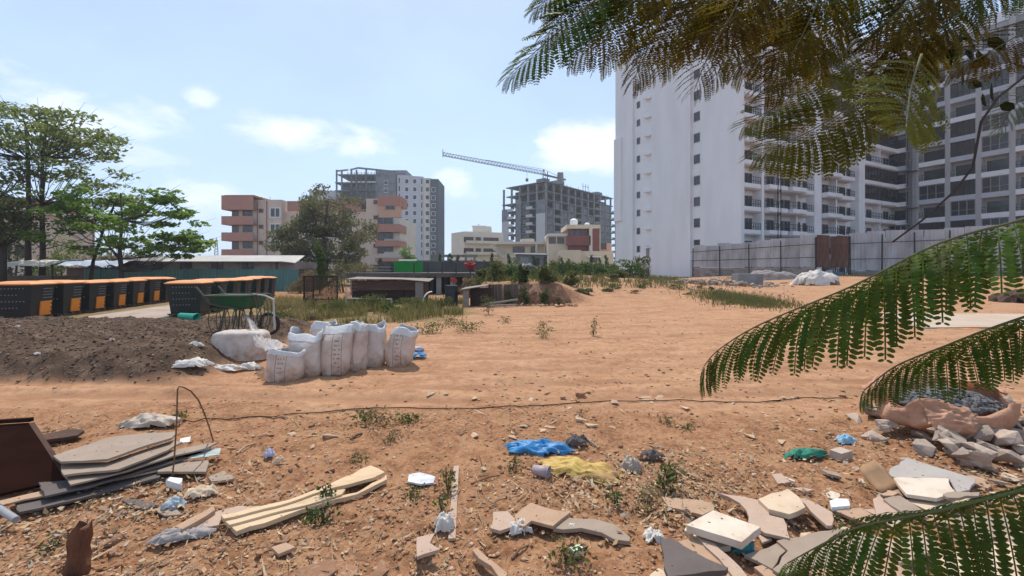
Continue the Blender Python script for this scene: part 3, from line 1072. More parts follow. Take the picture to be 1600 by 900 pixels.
m_.bar(head, ctip, .1)
m_.build('stay_cable', CR_Y, crane)
m_ = MB()
m_.taper((ctip.x - 3.2, ctip.x - .8, -.9, .9), (ctip.x - 3.0, ctip.x - 1, -.8, .8), ctip.z - 1.6, ctip.z + 2.6)
m_.build('counterweight', CONCRETE, crane)
m_ = MB()
hk = root + dj * .17
m_.bar(hk, hk - Vector((0, 0, 2.6)), .1)
m_.box(hk.x - .5, hk.x + .5, hk.y - .4, hk.y + .4, hk.z - 3.6, hk.z - 2.6)
m_.build('hook_block', CR_Y, crane)

# ---------------------------------------------------------------- low cream buildings
def low_house(name, label, px0, px1, pyt, Y, depth, mat, cat='house', rz=0):
    p = at(px0, HZ, Y)
    th = thing(name, label, cat, (p.x, Y, 0), rz)
    s_ = Y / F
    return th, (lambda px: (px - px0) * s_), (lambda py: HC + (HZ - py) * s_)


hA, hx, hz_ = low_house('apartment_house', 'pale cream three storey block with a plain blank end wall', 700, 783, 361, 110, 12, PALE_CREAM)
m_ = MB()
m_.prism([(hx(725), 0), (hx(785), 4), (hx(785), 14), (hx(700), 14), (hx(700), 6)], 0, hz_(361.5))
m_.build('wall', PALE_CREAM, hA)
MB().box(hx(735), hx(765), 6, 12, hz_(362), hz_(350)).build('stair_head', PALE_CREAM, hA)
MB().box(hx(734), hx(757), 5.8, 12.2, hz_(351), hz_(349)).build('roof_slab', PALE_CREAM, hA)
ra = math.atan2(4, hx(785) - hx(725))
w8f, w8p = win_mesh('window', 1.3, 1.2, MAROON, .08, .1), pane_mesh(1.3, 1.2, DARK_GLASS)
for yy in (377.5, 395):
    m_ = MB()
    L_ = math.hypot(4, hx(785) - hx(725))
    m_.box(0.3, L_, -1.1, 0, 0, .2)
    m_.box(.3, L_, -1.1, -1.0, .2, .75)
    m_.build('balcony', PALE_CREAM, hA, (hx(725), 0, hz_(yy + 2.8)), (0, 0, ra))
    for fx in (.06, .17, .36, .56, .68, .82):
        put_win(hA, hx(725) + (hx(785) - hx(725)) * fx, 4 * fx, hz_(yy), w8f, w8p, ra)
m_ = MB()
m_.bar((hx(744), 7, hz_(349)), (hx(744), 7, hz_(346)), .08)
m_.bar((hx(742), 7, hz_(347)), (hx(747), 7, hz_(347)), .06)
m_.build('antenna', DARK_METAL, hA)

hB, hx, hz_ = low_house('house', 'low cream house with an outside stair and wide roof slab', 770, 850, 375, 95, 10, CREAM)
MB().box(hx(776), hx(851), 0, 9, 0, hz_(382)).build('wall', CREAM, hB)
MB().box(hx(772), hx(852), -1.2, 9.2, hz_(382), hz_(378)).build('roof_slab', PALE_CREAM, hB)
MB().box(hx(814), hx(836), 3, 8, hz_(379), hz_(372)).build('stair_head', CREAM, hB)
m_ = MB()
for i in range(9):
    m_.box(hx(766) + i * .32, hx(766) + i * .32 + .5, -1.6, -.4, hz_(383) - .3 * i - .5, hz_(383) - .3 * i)
m_.build('stair', PALE_CREAM, hB)
for px_ in (806, 815, 834):
    put_win(hB, hx(px_), 0, hz_(394), w8f, w8p)
m_ = MB()
m_.box(hx(836), hx(839), -1.1, -.9, hz_(402), hz_(381))
m_.build('post', PALE_CREAM, hB)
MB().box(hx(780), hx(851), -.08, 0.0, hz_(402), hz_(399)).build('sunshade', PALE_CREAM, hB)

hC, hx, hz_ = low_house('house', 'cream house with a maroon upper front and a white porch tower', 856, 955, 350, 88, 10, CREAM)
MB().box(hx(857), hx(890), 0, 9, 0, hz_(366)).build('wall', CREAM, hC)
MB().box(hx(856), hx(891), -.25, 9.1, hz_(369), hz_(365)).build('roof_parapet', PALE_CREAM, hC)
MB().box(hx(887), hx(921), -.5, 9, 0, hz_(358)).build('wall', MAROON, hC)
MB().box(hx(884), hx(936), -1.3, 9, hz_(358), hz_(352)).build('roof_slab', CREAM, hC)
MB().box(hx(919), hx(936), -1.4, 6, 0, hz_(355)).build('porch_tower', PALE_CREAM, hC)
MB().box(hx(924), hx(934.5), -1.52, -1.4, hz_(395), hz_(358)).build('maroon_panel', MAROON, hC)
MB().box(hx(884), hx(921), -1.4, -.6, hz_(384), hz_(369)).build('balcony', MAROON, hC)
for px_, py_ in ((863, 380), (876, 380)):
    put_win(hC, hx(px_), 0, hz_(py_), w8f, w8p)
for px_ in (893, 902, 911):
    put_win(hC, hx(px_), -.5, hz_(369), w8f, w8p)
MB().box(hx(870), hx(903), -4, -3, 0, hz_(392)).build('boundary_wall', CREAM, hC)
MB().box(hx(905), hx(955), -2, 8, 0, hz_(393)).build('side_wall', CREAM, hC)
MB().box(hx(935), hx(955), 0, 8, hz_(393), hz_(380)).build('side_wall', PEACH, hC)
MB().box(hx(915), hx(935), -2.6, -1.5, hz_(402.5), hz_(401)).build('sunshade', WHITE, hC)
for px_ in (925, 942):
    put_win(hC, hx(px_), -2 if px_ < 930 else 0, hz_(410 if px_ < 930 else 389), w8f, w8p)
water_tank(hC, hx(901), 4, hz_(352), .85, 1.9, WHITE)
water_tank(hC, hx(924), 5, hz_(352), .6, 1.1, WHITE)

# blue-grey garage and the dark tarpaulin heap beside it
TIN = M('blue_grey_tin', (0.16, 0.18, 0.2), (0.12, 0.14, 0.16), .8, .6, .1, dirt=(.2, .18, .16), dscale=1)
gr, hx, hz_ = low_house('tin_garage', 'blue grey tin garage in front of the cream houses', 803, 856, 396, 68, 6, TIN, 'shed')
MB().box(hx(806), hx(855), 0, 6, 0.5, hz_(397.5)).build('wall', TIN, gr)
m_ = MB()
m_.add([(hx(803), -.5, hz_(397.5)), (hx(857), -.5, hz_(399)), (hx(857), 6.4, hz_(394.5)), (hx(803), 6.4, hz_(394)), (hx(803), -.5, hz_(396.8)), (hx(857), -.5, hz_(398)), (hx(857), 6.4, hz_(393.8)), (hx(803), 6.4, hz_(393.2))],
       [(0, 3, 2, 1), (4, 5, 6, 7), (0, 1, 5, 4), (1, 2, 6, 5), (2, 3, 7, 6), (3, 0, 4, 7)])
m_.build('roof', TIN, gr)
MB().box(hx(812), hx(826), -.06, .0, .6, hz_(402)).build('roller_door', GREY_FRAME, gr)
MB().box(hx(836), hx(843), -.06, .0, .6, hz_(403)).build('door', DARK_METAL, gr)

# ---------------------------------------------------------------- old cream house far left, lattice mast
oh, hx, hz_ = low_house('house', 'old cream house half hidden by the big tree trunks', -60, 46, 330, 48, 8, BUFF)
MB().box(hx(-60), hx(40), 0, 8, 0, hz_(332)).build('wall', BUFF, oh)
MB().box(hx(-62), hx(46), -.6, 8.2, hz_(332), hz_(326)).build('roof_slab', PALE_CREAM, oh)
MB().box(hx(-30), hx(32), 1, 7, hz_(326), hz_(306)).build('stair_head', MAROON, oh)
for px_, py_ in ((8, 365), (34, 352), (34, 400), (8, 400)):
    put_win(oh, hx(px_), 0, hz_(py_), w8f, w8p)
lm = thing('lattice_mast', 'faint lattice mast far off beside the buff block', 'mast', at(338, 400, 230))
lm.location.z = 0
m_ = MB()
S3 = 230 / F
hm_ = HC + (HZ - 371) * S3
for sx in (-1, 1):
    m_.bar((sx * 1.6, 0, 0), (sx * .5, 0, hm_ * .93), .22)
for k in range(12):
    f0, f1 = k / 12 * .93, (k + 1) / 12 * .93
    w0, w1 = 1.6 - 1.1 * k / 12, 1.6 - 1.1 * (k + 1) / 12
    m_.bar((-w0, 0, hm_ * f0), (w1, 0, hm_ * f1), .14)
    m_.bar((w0, 0, hm_ * f0), (-w1, 0, hm_ * f1), .14)
m_.bar((0, 0, hm_ * .93), (0, 0, hm_), .25)
m_.build('frame', SLATE, lm)

# ================================================================== VEGETATION BUILDERS
def leaf_cards(centers, size, jitter=0.4, flat=0.0, aspect=0.5):
    """one small folded leaf (two quads... as one diamond) per centre, random attitude; flat=1 keeps them level"""
    n = len(centers)
    c = np.asarray(centers, float)
    nrm = RNG.normal(size=(n, 3))
    nrm[:, 2] = nrm[:, 2] * (1 - flat) + np.sign(nrm[:, 2] + 1e-6) * flat * 2.2
    nrm /= np.linalg.norm(nrm, axis=1, keepdims=True)
    a = np.cross(nrm, RNG.normal(size=(n, 3)))
    a /= np.linalg.norm(a, axis=1, keepdims=True) + 1e-9
    bb = np.cross(nrm, a)
    s = (size * (1 + jitter * RNG.uniform(-1, 1, n)))[:, None]
    v = np.stack([c - a * s * .5, c + bb * s * aspect * .5, c + a * s * .5, c - bb * s * aspect * .5], 1)
    v[:, 2] -= nrm * s * .06
    qd = np.arange(4 * n).reshape(n, 4)
    return v.reshape(-1, 3), qd


def clump_points(clumps):
    pts = []
    for (x, y, z, rx, ry, rz, n) in clumps:
        d = RNG.normal(size=(n, 3))
        d /= np.linalg.norm(d, axis=1, keepdims=True)
        r_ = RNG.uniform(0.25, 1.0, n) ** 0.6
        pts.append(np.array([x, y, z]) + d * r_[:, None] * np.array([rx, ry, rz]) * RNG.uniform(.8, 1.1, (n, 1)))
    return np.concatenate(pts)


BARK = M('grey_bark', (0.12, 0.095, 0.075), (0.08, 0.062, 0.05), 6, .95, .6, 30, .02)
BARK_D = M('dark_bark', (0.065, 0.05, 0.042), (0.045, 0.036, 0.03), 6, .95, .6, 30, .02)
LF_MID = leaf_mat('mid_green_leaves', (0.09, 0.125, 0.04), (0.18, 0.21, 0.075), (0.26, 0.32, 0.07), .5)
LF_BRIGHT = leaf_mat('bright_green_leaves', (0.07, 0.145, 0.022), (0.19, 0.31, 0.055), (0.28, 0.42, 0.06), .5)
LF_DARK = leaf_mat('dark_green_leaves', (0.03, 0.06, 0.016), (0.06, 0.10, 0.025), (0.09, 0.14, 0.03), .3)
LF_DUSTY = leaf_mat('dusty_leaves', (0.10, 0.105, 0.05), (0.27, 0.25, 0.145), (0.24, 0.25, 0.09), .4, .8)
LF_TAN = leaf_mat('dry_tan_leaves', (0.17, 0.125, 0.06), (0.28, 0.22, 0.11), (0.26, 0.21, 0.08), .3, .8)
LF_OLIVE = leaf_mat('olive_leaves', (0.085, 0.095, 0.03), (0.16, 0.165, 0.055), (0.18, 0.2, 0.05), .35)
LF_WEED = leaf_mat('weed_leaves', (0.045, 0.085, 0.018), (0.10, 0.15, 0.035), (0.14, 0.2, 0.04), .35)
GRASS_DRY = leaf_mat('dry_grass_blades', (0.22, 0.17, 0.07), (0.36, 0.28, 0.14), (0.33, 0.3, 0.1), .35, .7)
GRASS_GRN = leaf_mat('green_grass_blades', (0.10, 0.10, 0.035), (0.22, 0.19, 0.075), (0.22, 0.22, 0.07), .35, .7)


def tree(name, label, cat, base, trunks, clumps, size, lmat, bark=BARK, flat=0.0, aspect=.55, group=None, limbs=True, lr=.05):
    bx_, by_ = base
    bz_ = float(ground_base(bx_, by_)) - .05
    th = thing(name, label, cat, (bx_, by_, bz_), 0, group)
    for tr in trunks:
        pts, r0, r1 = tr
        n = len(pts)
        MB().tube(pts, [r0 + (r1 - r0) * i / (n - 1) for i in range(n)], 8).build('trunk', bark, th, smooth=True)
    pts_all = [Vector(p) for tr in trunks for p in tr[0]]
    if limbs:
        for (x, y, z, rx, ry, rz, n) in clumps:
            cands = [p for p in pts_all if p.z < z - .2] or pts_all[:1]
            p0 = min(cands, key=lambda p: (p - Vector((x, y, z - 1.2))).length)
            p2 = Vector((x, y, z))
            mid = (p0 + p2) / 2 + Vector((0, 0, -.12 * (p2 - p0).length))
            end2 = p2 + (p2 - p0) * .25
            MB().tube([p0, mid, p2, end2], [lr * 1.4, lr, lr * .6, lr * .2], 5).build('branch', bark, th, smooth=True)
    v, qd = leaf_cards(clump_points(clumps), size, .4, flat, aspect)
    link('crown', np_mesh('crown', v, qd, [lmat]), th)
    return th


# ---- big flat-tiered tree at far left
rr = random.Random(3)
cl_ = []
for i in range(95):     # upper tier
    a = rr.uniform(0, 6.28)
    d = 5.0 * math.sqrt(rr.random())
    cl_.append((d * math.cos(a) + .3, d * math.sin(a) * .8, 11.0 + rr.uniform(-1.2, 1.1) - d * .16, .85, .85, .34, 56))
for i in range(70):     # lower tiers
    a = rr.uniform(0, 6.28)
    d = 2.0 + 3.6 * math.sqrt(rr.random())
    cl_.append((d * math.cos(a) + .2, d * math.sin(a) * .8, rr.choice((8.6, 7.4, 6.2)) + rr.uniform(-.7, .7), .85, .85, .3, 44))
for i in range(5):
    cl_.append((rr.uniform(-2, 2), rr.uniform(-1, 1), rr.uniform(11.9, 12.5), .8, .8, .25, 70))
tree('spreading_tree', 'tall spreading tree with two slender trunks and flat layered crown', 'tree', (-31.6, 27.5),
     [([(-.35, 0, 0), (-.4, 0, 3), (-.35, 0, 6), (-.5, .1, 9), (-.7, .1, 11.4)], .19, .06), ([(.3, .2, 0), (.36, .2, 3), (.3, .2, 6), (.45, .1, 9), (.9, 0, 11.6)], .18, .05)],
     cl_, .27, LF_MID, BARK_D, .4, .55, lr=.022)
cl_ = []
for i in range(85):
    a = rr.uniform(0, 6.28)
    d = .6 + 4.2 * math.sqrt(rr.random())
    zt_ = rr.choice((2.9, 3.7, 4.5, 5.4, 6.2))
    d = min(d, 5.2 - .58 * (zt_ - 2.6))
    cl_.append((d * math.cos(a) + .25, d * math.sin(a) * .8, zt_ + .25 * d * .3 + rr.uniform(-.35, .35), .75, .75, .24, 50))
for (x, z) in ((3.6, 3.6), (4.6, 3.75), (5.4, 3.4), (4.5, 2.9), (3.6, 5.2), (3.9, 2.5), (2.6, 6.0), (2.9, 4.6)):
    cl_.append((x, 0, z, .85, .7, .18, 110))
tree('almond_tree', 'bright green layered tree standing behind the black and orange bins', 'tree', (-25.4, 27.0),
     [([(0, 0, 0), (.05, 0, 1.5), (-.05, 0, 3), (.1, 0, 4.8), (.0, 0, 6.6)], .15, .04), ([(-.05, 0, 2.3), (-.8, 0, 3.2), (-1.6, 0, 4.6)], .09, .03)],
     cl_, .30, LF_BRIGHT, BARK_D, .5, .65, lr=.02)
tree('slender_tree', 'slender leaning tree between the tall tree and the bright green one', 'tree', (-29.5, 29.0),
     [([(0, 0, 0), (.3, 0, 2.2), (1.0, 0, 4.4), (1.9, 0, 6.5)], .13, .04)],
     [(1.9, 0, 6.4, 1.2, 1, .4, 160), (1.2, 0, 5.2, 1.3, 1, .4, 160), (2.6, .3, 5.6, 1.1, .9, .35, 140), (.3, 0, 4.6, 1.1, .9, .4, 130)], .26, LF_MID, BARK_D, .5, .6, lr=.03)


def bush(name, label, base, w, d, h, n, size, mat, group=None, cat='bush', nclump=9, z0=.12, stem=True):
    cs = []
    for i in range(nclump):
        a = random.uniform(0, 6.28)
        f_ = math.sqrt(random.random())
        zz = random.uniform(z0, .85)
        k = .75 * math.sqrt(max(.1, 1 - (zz - .4) ** 2 * 1.6))
        cs.append((math.cos(a) * f_ * w / 2 * k, math.sin(a) * f_ * d / 2 * k, zz * h, w * .26, d * .26, h * .2, n // nclump))
    tr = [([(random.uniform(-.05, .05) * w, 0, 0), (random.uniform(-.12, .12) * w, 0, h * .35), (random.uniform(-.2, .2) * w, 0, h * .7)], max(.012, h * .018), .006) for _ in range(3)] if stem else [([(0, 0, 0), (0, 0, h * .5)], .02, .01)]
    return tree(name, label, cat, base, tr, cs, size, mat, BARK, 0, .5, group, limbs=False)


# thicket behind the sheds at left
for (px_, py_, Y_, w, h, mt, lb) in (
        (95, 412, 34, 5.6, 4.6, LF_MID, 'olive green bush crown right beside the two tall trunks'),
        (165, 412, 40, 5.5, 3.4, LF_TAN, 'yellowish bush mass under the bright green tree'),
        (228, 412, 43, 6.5, 3.4, LF_OLIVE, 'dull olive bush to the far side of the bright green tree trunk'),
        (285, 412, 46, 6.0, 3.0, LF_DUSTY, 'greyish bush above the white shed roof'),
        (20, 412, 31, 4.6, 5.6, LF_DARK, 'dark bush in front of the old cream house')):
    p = at(px_, py_, Y_)
    bush('bush', lb, (p.x, p.y), w, 3, h, 1500, .24, mt, nclump=14)
p = at(3, 412, 25)
tree('dark_tree', 'dark shaded tree at the picture edge beside the tall trunks', 'tree', (p.x, p.y), [([(0, 0, 0), (.1, 0, 3), (-.2, 0, 6)], .2, .08)],
     [(rr.uniform(-1.8, 1.8), rr.uniform(-1, 1), rr.uniform(3.5, 7.8), 1.0, 1.0, .6, 150) for _ in range(16)], .25, LF_OLIVE, BARK_D, .3, lr=.04)

# the dusty tree in the middle
cl_ = []
for i in range(105):
    u, v_ = rr.uniform(-1, 1), rr.uniform(-1, 1)
    k = math.sqrt(max(.05, 1 - v_ * v_ * .9))
    cl_.append((u * 4.5 * k + (.5 if v_ > .5 else 0), rr.uniform(-2.5, 2.5), 5.0 + v_ * 4.3, 1.0, 1.0, .65, 160))
p = at(508, 420, 42)
tree('dusty_tree', 'broad dust covered grey green tree in front of the terracotta block', 'tree', (p.x, p.y),
     [([(0, 0, 0), (.1, 0, 2.5), (-.1, 0, 5), (.3, 0, 8.5)], .28, .08)], cl_, .27, LF_DUSTY, BARK, 0, .5, lr=.03)
p = at(500, 420, 27)
tree('column_shrub', 'slim dark green columnar shrub in front of the dusty tree', 'shrub', (p.x, p.y),
     [([(0, 0, 0), (0, 0, 2.8)], .05, .015)], [(rr.uniform(-.15, .15), rr.uniform(-.15, .15), .5 + .28 * i, .3, .3, .3, 130) for i in range(10)], .16, LF_WEED, limbs=False)
for (px_, Y_, w, h, mt, lb) in (
        (470, 28, 2.2, 1.8, LF_TAN, 'dry tan scrub beside the brown end of the teal fence'),
        (535, 29, 2.8, 2.3, LF_DUSTY, 'dry greyish scrub beside the slim columnar shrub'),
        (572, 30, 2.4, 2.3, LF_TAN, 'dry tan scrub above the brown plank shed'),
        (600, 33, 2.6, 1.9, LF_DUSTY, 'dusty scrub next to the bright green container')):
    p = at(px_, 420, Y_)
    bush('dry_scrub', lb, (p.x, p.y), w, 1.8, h, 1000, .14, mt, nclump=10)
p = at(640, 420, 68)
tree('small_tree', 'small round green tree below the terracotta balconies above the green container', 'tree', (p.x, p.y),
     [([(0, 0, 0), (0, 0, 3), (.1, 0, 4.4)], .12, .05)], [(rr.uniform(-1.2, 1.2), rr.uniform(-1, 1), rr.uniform(3, 5.2), .8, .8, .5, 120) for _ in range(9)], .25, LF_BRIGHT)
# row of conical trees in front of the cream houses
cone_px = (594, 688, 704, 716, 757, 769, 795, 834, 852, 888, 924, 937, 947)
proto = None
CONE_LB = {0: 'narrow dark conical tree below the terracotta balconies, apart from the row', 3: 'narrow dark conical tree just before the red tarpaulin', 7: 'narrow dark conical tree in front of the blue grey garage', 10: 'narrow dark conical tree below the maroon fronted house'}
for i, px_ in enumerate(cone_px):
    p = at(px_, 420, 58)
    if proto is None or i == 6:
        src = [(rr.uniform(-.1, .1), rr.uniform(-.1, .1), .4 + .3 * k, .62 * (1 - k / 11.5) + .12, .62 * (1 - k / 11.5) + .12, .32, 60) for k in range(11)]
        proto = tree('conical_tree', 'narrow dark conical tree in the row before the cream houses', 'tree', (p.x, p.y), [([(0, 0, 0), (0, 0, 3.2)], .06, .02)], src, .2, LF_DARK, BARK_D, group='conical trees in front of the cream houses', limbs=False)
        o = proto
    else:
        o = copy_tree(proto)
        o.location = (p.x, p.y, float(ground_base(p.x, p.y)) - .05)
    if i in CONE_LB:
        o['label'] = CONE_LB[i]
    s_ = random.uniform(.85, 1.2)
    o.scale = (s_, s_, random.uniform(.75, 1.15))
    o.rotation_euler.z = random.uniform(0, 6)

# far wood on the skyline, one mass
fc = []
for i in range(1500):
    a = R(random.uniform(-60, 60))
    d = random.uniform(235, 300)
    if -.62 < math.tan(a) < .5 or random.random() < .4:
        fc.append((d * math.sin(a), d * math.cos(a), random.uniform(1, 7) * (1 if math.sin(a) < -.3 else .8), 5, 5, 2.2, 26))
v, qd = leaf_cards(clump_points(fc), 1.7)
tag(link('far_treeline', np_mesh('far_treeline', v, qd, [LF_OLIVE])), kind='stuff')

# ================================================================== COMPOST BINS
BIN_BLK = M('black_bin_plastic', (0.014, 0.016, 0.016), (0.022, 0.024, 0.024), 3, .45, .1, dirt=(.05, .042, .035), dscale=2, dlo=.55, dhi=.9)
BIN_GRN = M('dark_green_bin_plastic', (0.012, 0.02, 0.019), (0.018, 0.028, 0.027), 3, .45, .1, dirt=(.05, .045, .04), dscale=2, dlo=.55, dhi=.9)
ORANGE = M('orange_plastic', (0.72, 0.25, 0.03), (0.62, 0.2, 0.025), 2, .5, .08, dirt=(.45, .22, .09), dscale=3, dlo=.52, dhi=.9)
LID_OR = M('faded_orange_lid', (0.78, 0.34, 0.13), (0.68, 0.27, 0.09), 2, .55, .08, dirt=(.55, .32, .18), dscale=2.5, dlo=.5, dhi=.85)
SLIT = M('pale_grey_slit', (0.22, 0.23, 0.23), None, 3, .6, 0)
WOODG = M('old_pallet_wood', (0.14, 0.10, 0.075), (0.08, 0.055, 0.042), 5, .95, .4, stretch=(1, 6, 6))


def make_bin(door, label, group):
    th = thing('compost_bin', label, 'compost bin', (0, 0, 0), 0, group)
    body = BIN_BLK if door else BIN_GRN
    m_ = MB()
    m_.taper((-.44, .46, -.42, .44), (-.54, .54, -.52, .52), .14, 1.14)
    m_.build('body', body, th, bevel=.02)
    m_ = MB()
    m_.taper((-.575, .575, -.575, .575), (-.59, .59, -.59, .59), 1.14, 1.175)
    m_.taper((-.59, .59, -.59, .59), (-.47, .47, -.47, .47), 1.175, 1.225)
    m_.taper((-.47, .47, -.47, .47), (-.25, .25, -.25, .25), 1.225, 1.262)
    m_.build('lid', LID_OR, th, bevel=.012)
    if door:
        MB().taper((.46, .502, -.08, .40), (.46, .53, -.08, .41), .17, .62).build('door', ORANGE, th, bevel=.008)
        for k in range(3):
            MB().box(.49, .545, .35, .39, .25 + .13 * k, .30 + .13 * k).build('hinge', DARK_METAL, th)
    m_ = MB()
    for k in range(4 if door else 6):
        z = (.72 if door else .5) + .095 * k
        xx = .47 + .07 * (z - .14)
        for j in range(2):
            m_.box(xx - .01, xx + .012, .02 + .21 * j, .2 + .21 * j, z, z + .018)
    m_.build('vent_slit', SLIT if not door else GREY_FRAME, th)
    m_ = MB()
    for k in range(4):
        z = .42 + .2 * k
        yy = -.47 - .07 * (z - .14)
        for j in range(8 if k % 2 else 6):
            m_.box(-.34 + .095 * j, -.31 + .095 * j, yy - .012, yy + .01, z, z + .03)
    o = m_.build('air_hole', SLIT, th)
    o['kind'] = 'stuff'
    m_ = MB()
    for x in (-.4, 0, .4):
        m_.box(x - .06, x + .06, -.5, .5, 0.02, .1)
    m_.build('pallet_runner', WOODG, th)
    m_ = MB()
    for y in (-.4, 0, .4):
        m_.box(-.52, .52, y - .06, y + .06, .1, .14)
    m_.build('pallet_board', WOODG, th)
    return th


ORD = ['first', 'second', 'third', 'fourth', 'fifth', 'sixth', 'seventh']
b1 = make_bin(True, 'black compost bin with an orange door, nearest of the row of orange doors', 'black bins with orange doors')
b2 = make_bin(False, 'dark doorless compost bin with orange lid, nearest of its row, next to the green bucket', 'dark bins without doors')
for (proto, pa, pb, rz, nm) in ((b1, (-15.5, 13.2), (-17.6, 20.7), R(14.5), 'black compost bin with an orange door, %s along its row'),
                                (b2, (-11.3, 14.6), (-14.4, 24.2), R(16.5), 'dark doorless compost bin with orange lid, %s along its row')):
    for i in range(7):
        f_ = i / 6
        o = proto if i == 0 else copy_tree(proto)
        x, y = pa[0] + (pb[0] - pa[0]) * f_, pa[1] + (pb[1] - pa[1]) * f_
        o.location = (x, y, float(ground_base(x, y)) - .02)
        o.rotation_euler.z = rz + random.uniform(-.06, .06)
        o.scale = (.96, .84, random.uniform(.98, 1.03))
        if i:
            o['label'] = nm % (ORD[i] if i < 6 else 'farthest')
PATH = M('pale_dusty_concrete', (0.42, 0.34, 0.28), (0.34, 0.27, 0.22), .8, .95, .2, dirt=(.3, .2, .13), dscale=1.2)
pts = [(-13.6, 11.4), (-11.2, 13.0), (-13.2, 19.5), (-14.8, 24.0), (-16.4, 24.0), (-14.4, 14.0)]
MB().prism(pts, -.05, .035).build('concrete_path', PATH)
bpy.data.objects['concrete_path']['kind'] = 'structure'

# ================================================================== TEAL FENCE AND SHEDS
TEAL = M('teal_sheet', (0.055, 0.15, 0.145), (0.075, 0.185, 0.175), .9, .55, .1, dirt=(.13, .15, .13), dscale=1.0, dlo=.52, dhi=.9, jitter=.2)
tf = thing('teal_sheet_fence', 'long faded teal metal sheet fence in front of the low shed', 'fence', (-31.5, 30.6, 0), 0)
tsh = corr_sheet(1.22, 1.62, 6, TEAL, 'metal_sheet', .018)
for i in range(13):
    link('metal_sheet', tsh, tf, (i * 1.22, random.uniform(-.03, .03), random.uniform(-.05, .03)))
BR_SHEET = M('brown_sheet', (0.13, 0.095, 0.075), (0.09, 0.065, 0.05), 1.5, .85, .15, jitter=.2)
bs_ = corr_sheet(.42, 1.7, 2, BR_SHEET, 'brown_sheet', .018)
for i in range(3):
    link('brown_sheet', bs_, tf, (15.86 + i * .43, -.1 - .05 * i, -.05))
ROOF_W = M('white_roof_sheet', (0.48, 0.455, 0.42), (0.38, 0.36, 0.33), .7, .6, .05, dirt=(.36, .33, .3), dscale=.8)
SHED_W = M('grey_shed_wall', (0.27, 0.235, 0.21), (0.21, 0.185, 0.165), .8, .95, .2, dirt=(.13, .11, .1), dscale=.8)
sh = thing('long_shed', 'long low shed with a pale sheet roof and dark window openings', 'shed', (-32.2, 33.5, 0), 0)
MB().box(0, 14.7, 0, 5, 0, 2.22).build('wall', SHED_W, sh)
m_ = MB()
m_.add([(0, 0, 0), (10, 0, 0), (10.9, 0.2, -.12), (10.5, 2.6, .55), (0, 2.6, .55), (0, 0, .05), (10, 0, .05), (10.9, .2, -.07), (10.5, 2.6, .6), (0, 2.6, .6)],
       [(0, 4, 3, 2, 1), (5, 6, 7, 8, 9), (0, 1, 6, 5), (1, 2, 7, 6), (2, 3, 8, 7), (3, 4, 9, 8), (4, 0, 5, 9)])
m_.build('roof', ROOF_W, sh, (4.0, -.5, 2.2))
m_ = MB()
m_.add([(0, -.4, 2.24), (4.3, -.4, 2.24), (4.3, 5, 2.7), (0, 5, 2.7), (0, -.4, 2.3), (4.3, -.4, 2.3), (4.3, 5, 2.76), (0, 5, 2.76)], [(0, 3, 2, 1), (4, 5, 6, 7), (0, 1, 5, 4), (1, 2, 6, 5), (2, 3, 7, 6), (3, 0, 4, 7)])
m_.build('roof', SHED_W, sh)
hole_f, hole_p = win_mesh('window', .78, .62, BR_SHEET, .05, .06, False), pane_mesh(.78, .62, DARK_GLASS)
for px_ in (147, 246, 291, 340, 388):
    put_win(sh, (px_ - 800) / F * 33.5 + 32.2, 0, 1.58, hole_f, hole_p)
for k in range(6):
    m_ = MB()
    m_.box(2.4 * k + 1.2, 2.4 * k + 1.35, -.06, 0, 0, 2.2)
    m_.build('post', BR_SHEET, sh)
BLUE_TARP = M('blue_white_tarpaulin', (0.50, 0.55, 0.64), (0.22, 0.31, 0.46), .55, .5, .4, 3, .05, dirt=(.62, .62, .62), dscale=.7, dlo=.5, dhi=.6)
ts = thing('tarpaulin_shack', 'low shack under a blue and white tarpaulin beside the tall trunks', 'shack', (-33.5, 30.8, 0), 0)
m_ = MB()
nx_, ny_ = 12, 6
vs = []
for j in range(ny_ + 1):
    for i in range(nx_ + 1):
        vs.append((.2 + 4.4 * i / nx_, -.4 + 3.0 * j / ny_, 1.55 + .8 * math.sin(math.pi * min(1, .15 + j / ny_ * .7)) ** 1 * .9 + .07 * math.sin(i * 1.9 + j) + random.uniform(-.03, .03)))
m_.add(vs, [(j * (nx_ + 1) + i, j * (nx_ + 1) + i + 1, (j + 1) * (nx_ + 1) + i + 1, (j + 1) * (nx_ + 1) + i) for j in range(ny_) for i in range(nx_)])
m_.build('tarpaulin', BLUE_TARP, ts, smooth=True)
MB().box(.3, 4.5, .2, 2.4, 0, 1.75).build('wall', BR_SHEET, ts)
p = at(35, 432, 26)
hb = thing('roadside_stall', 'low brown stall with a pale cloth awning at the picture edge', 'stall', (p.x - 1.6, p.y, 0), 0)
MB().box(0, 3.6, 0, 1.5, 0, 1.2).build('counter', BR_SHEET, hb)
vs = [(-.1 + 3.9 * i / 10, -.5 + 2.2 * j / 3, 1.95 + .28 * j / 3 - (.12 if j == 0 else 0) + random.uniform(-.07, .07)) for j in range(4) for i in range(11)]
MB().add(vs, [(j * 11 + i, j * 11 + i + 1, (j + 1) * 11 + i + 1, (j + 1) * 11 + i) for j in range(3) for i in range(10)]).build('awning', PALE_CREAM, hb, smooth=True)
for x in (.05, 3.5):
    MB().box(x, x + .07, -.1, -.03, 0, 1.95).build('post', DARK_METAL, hb)

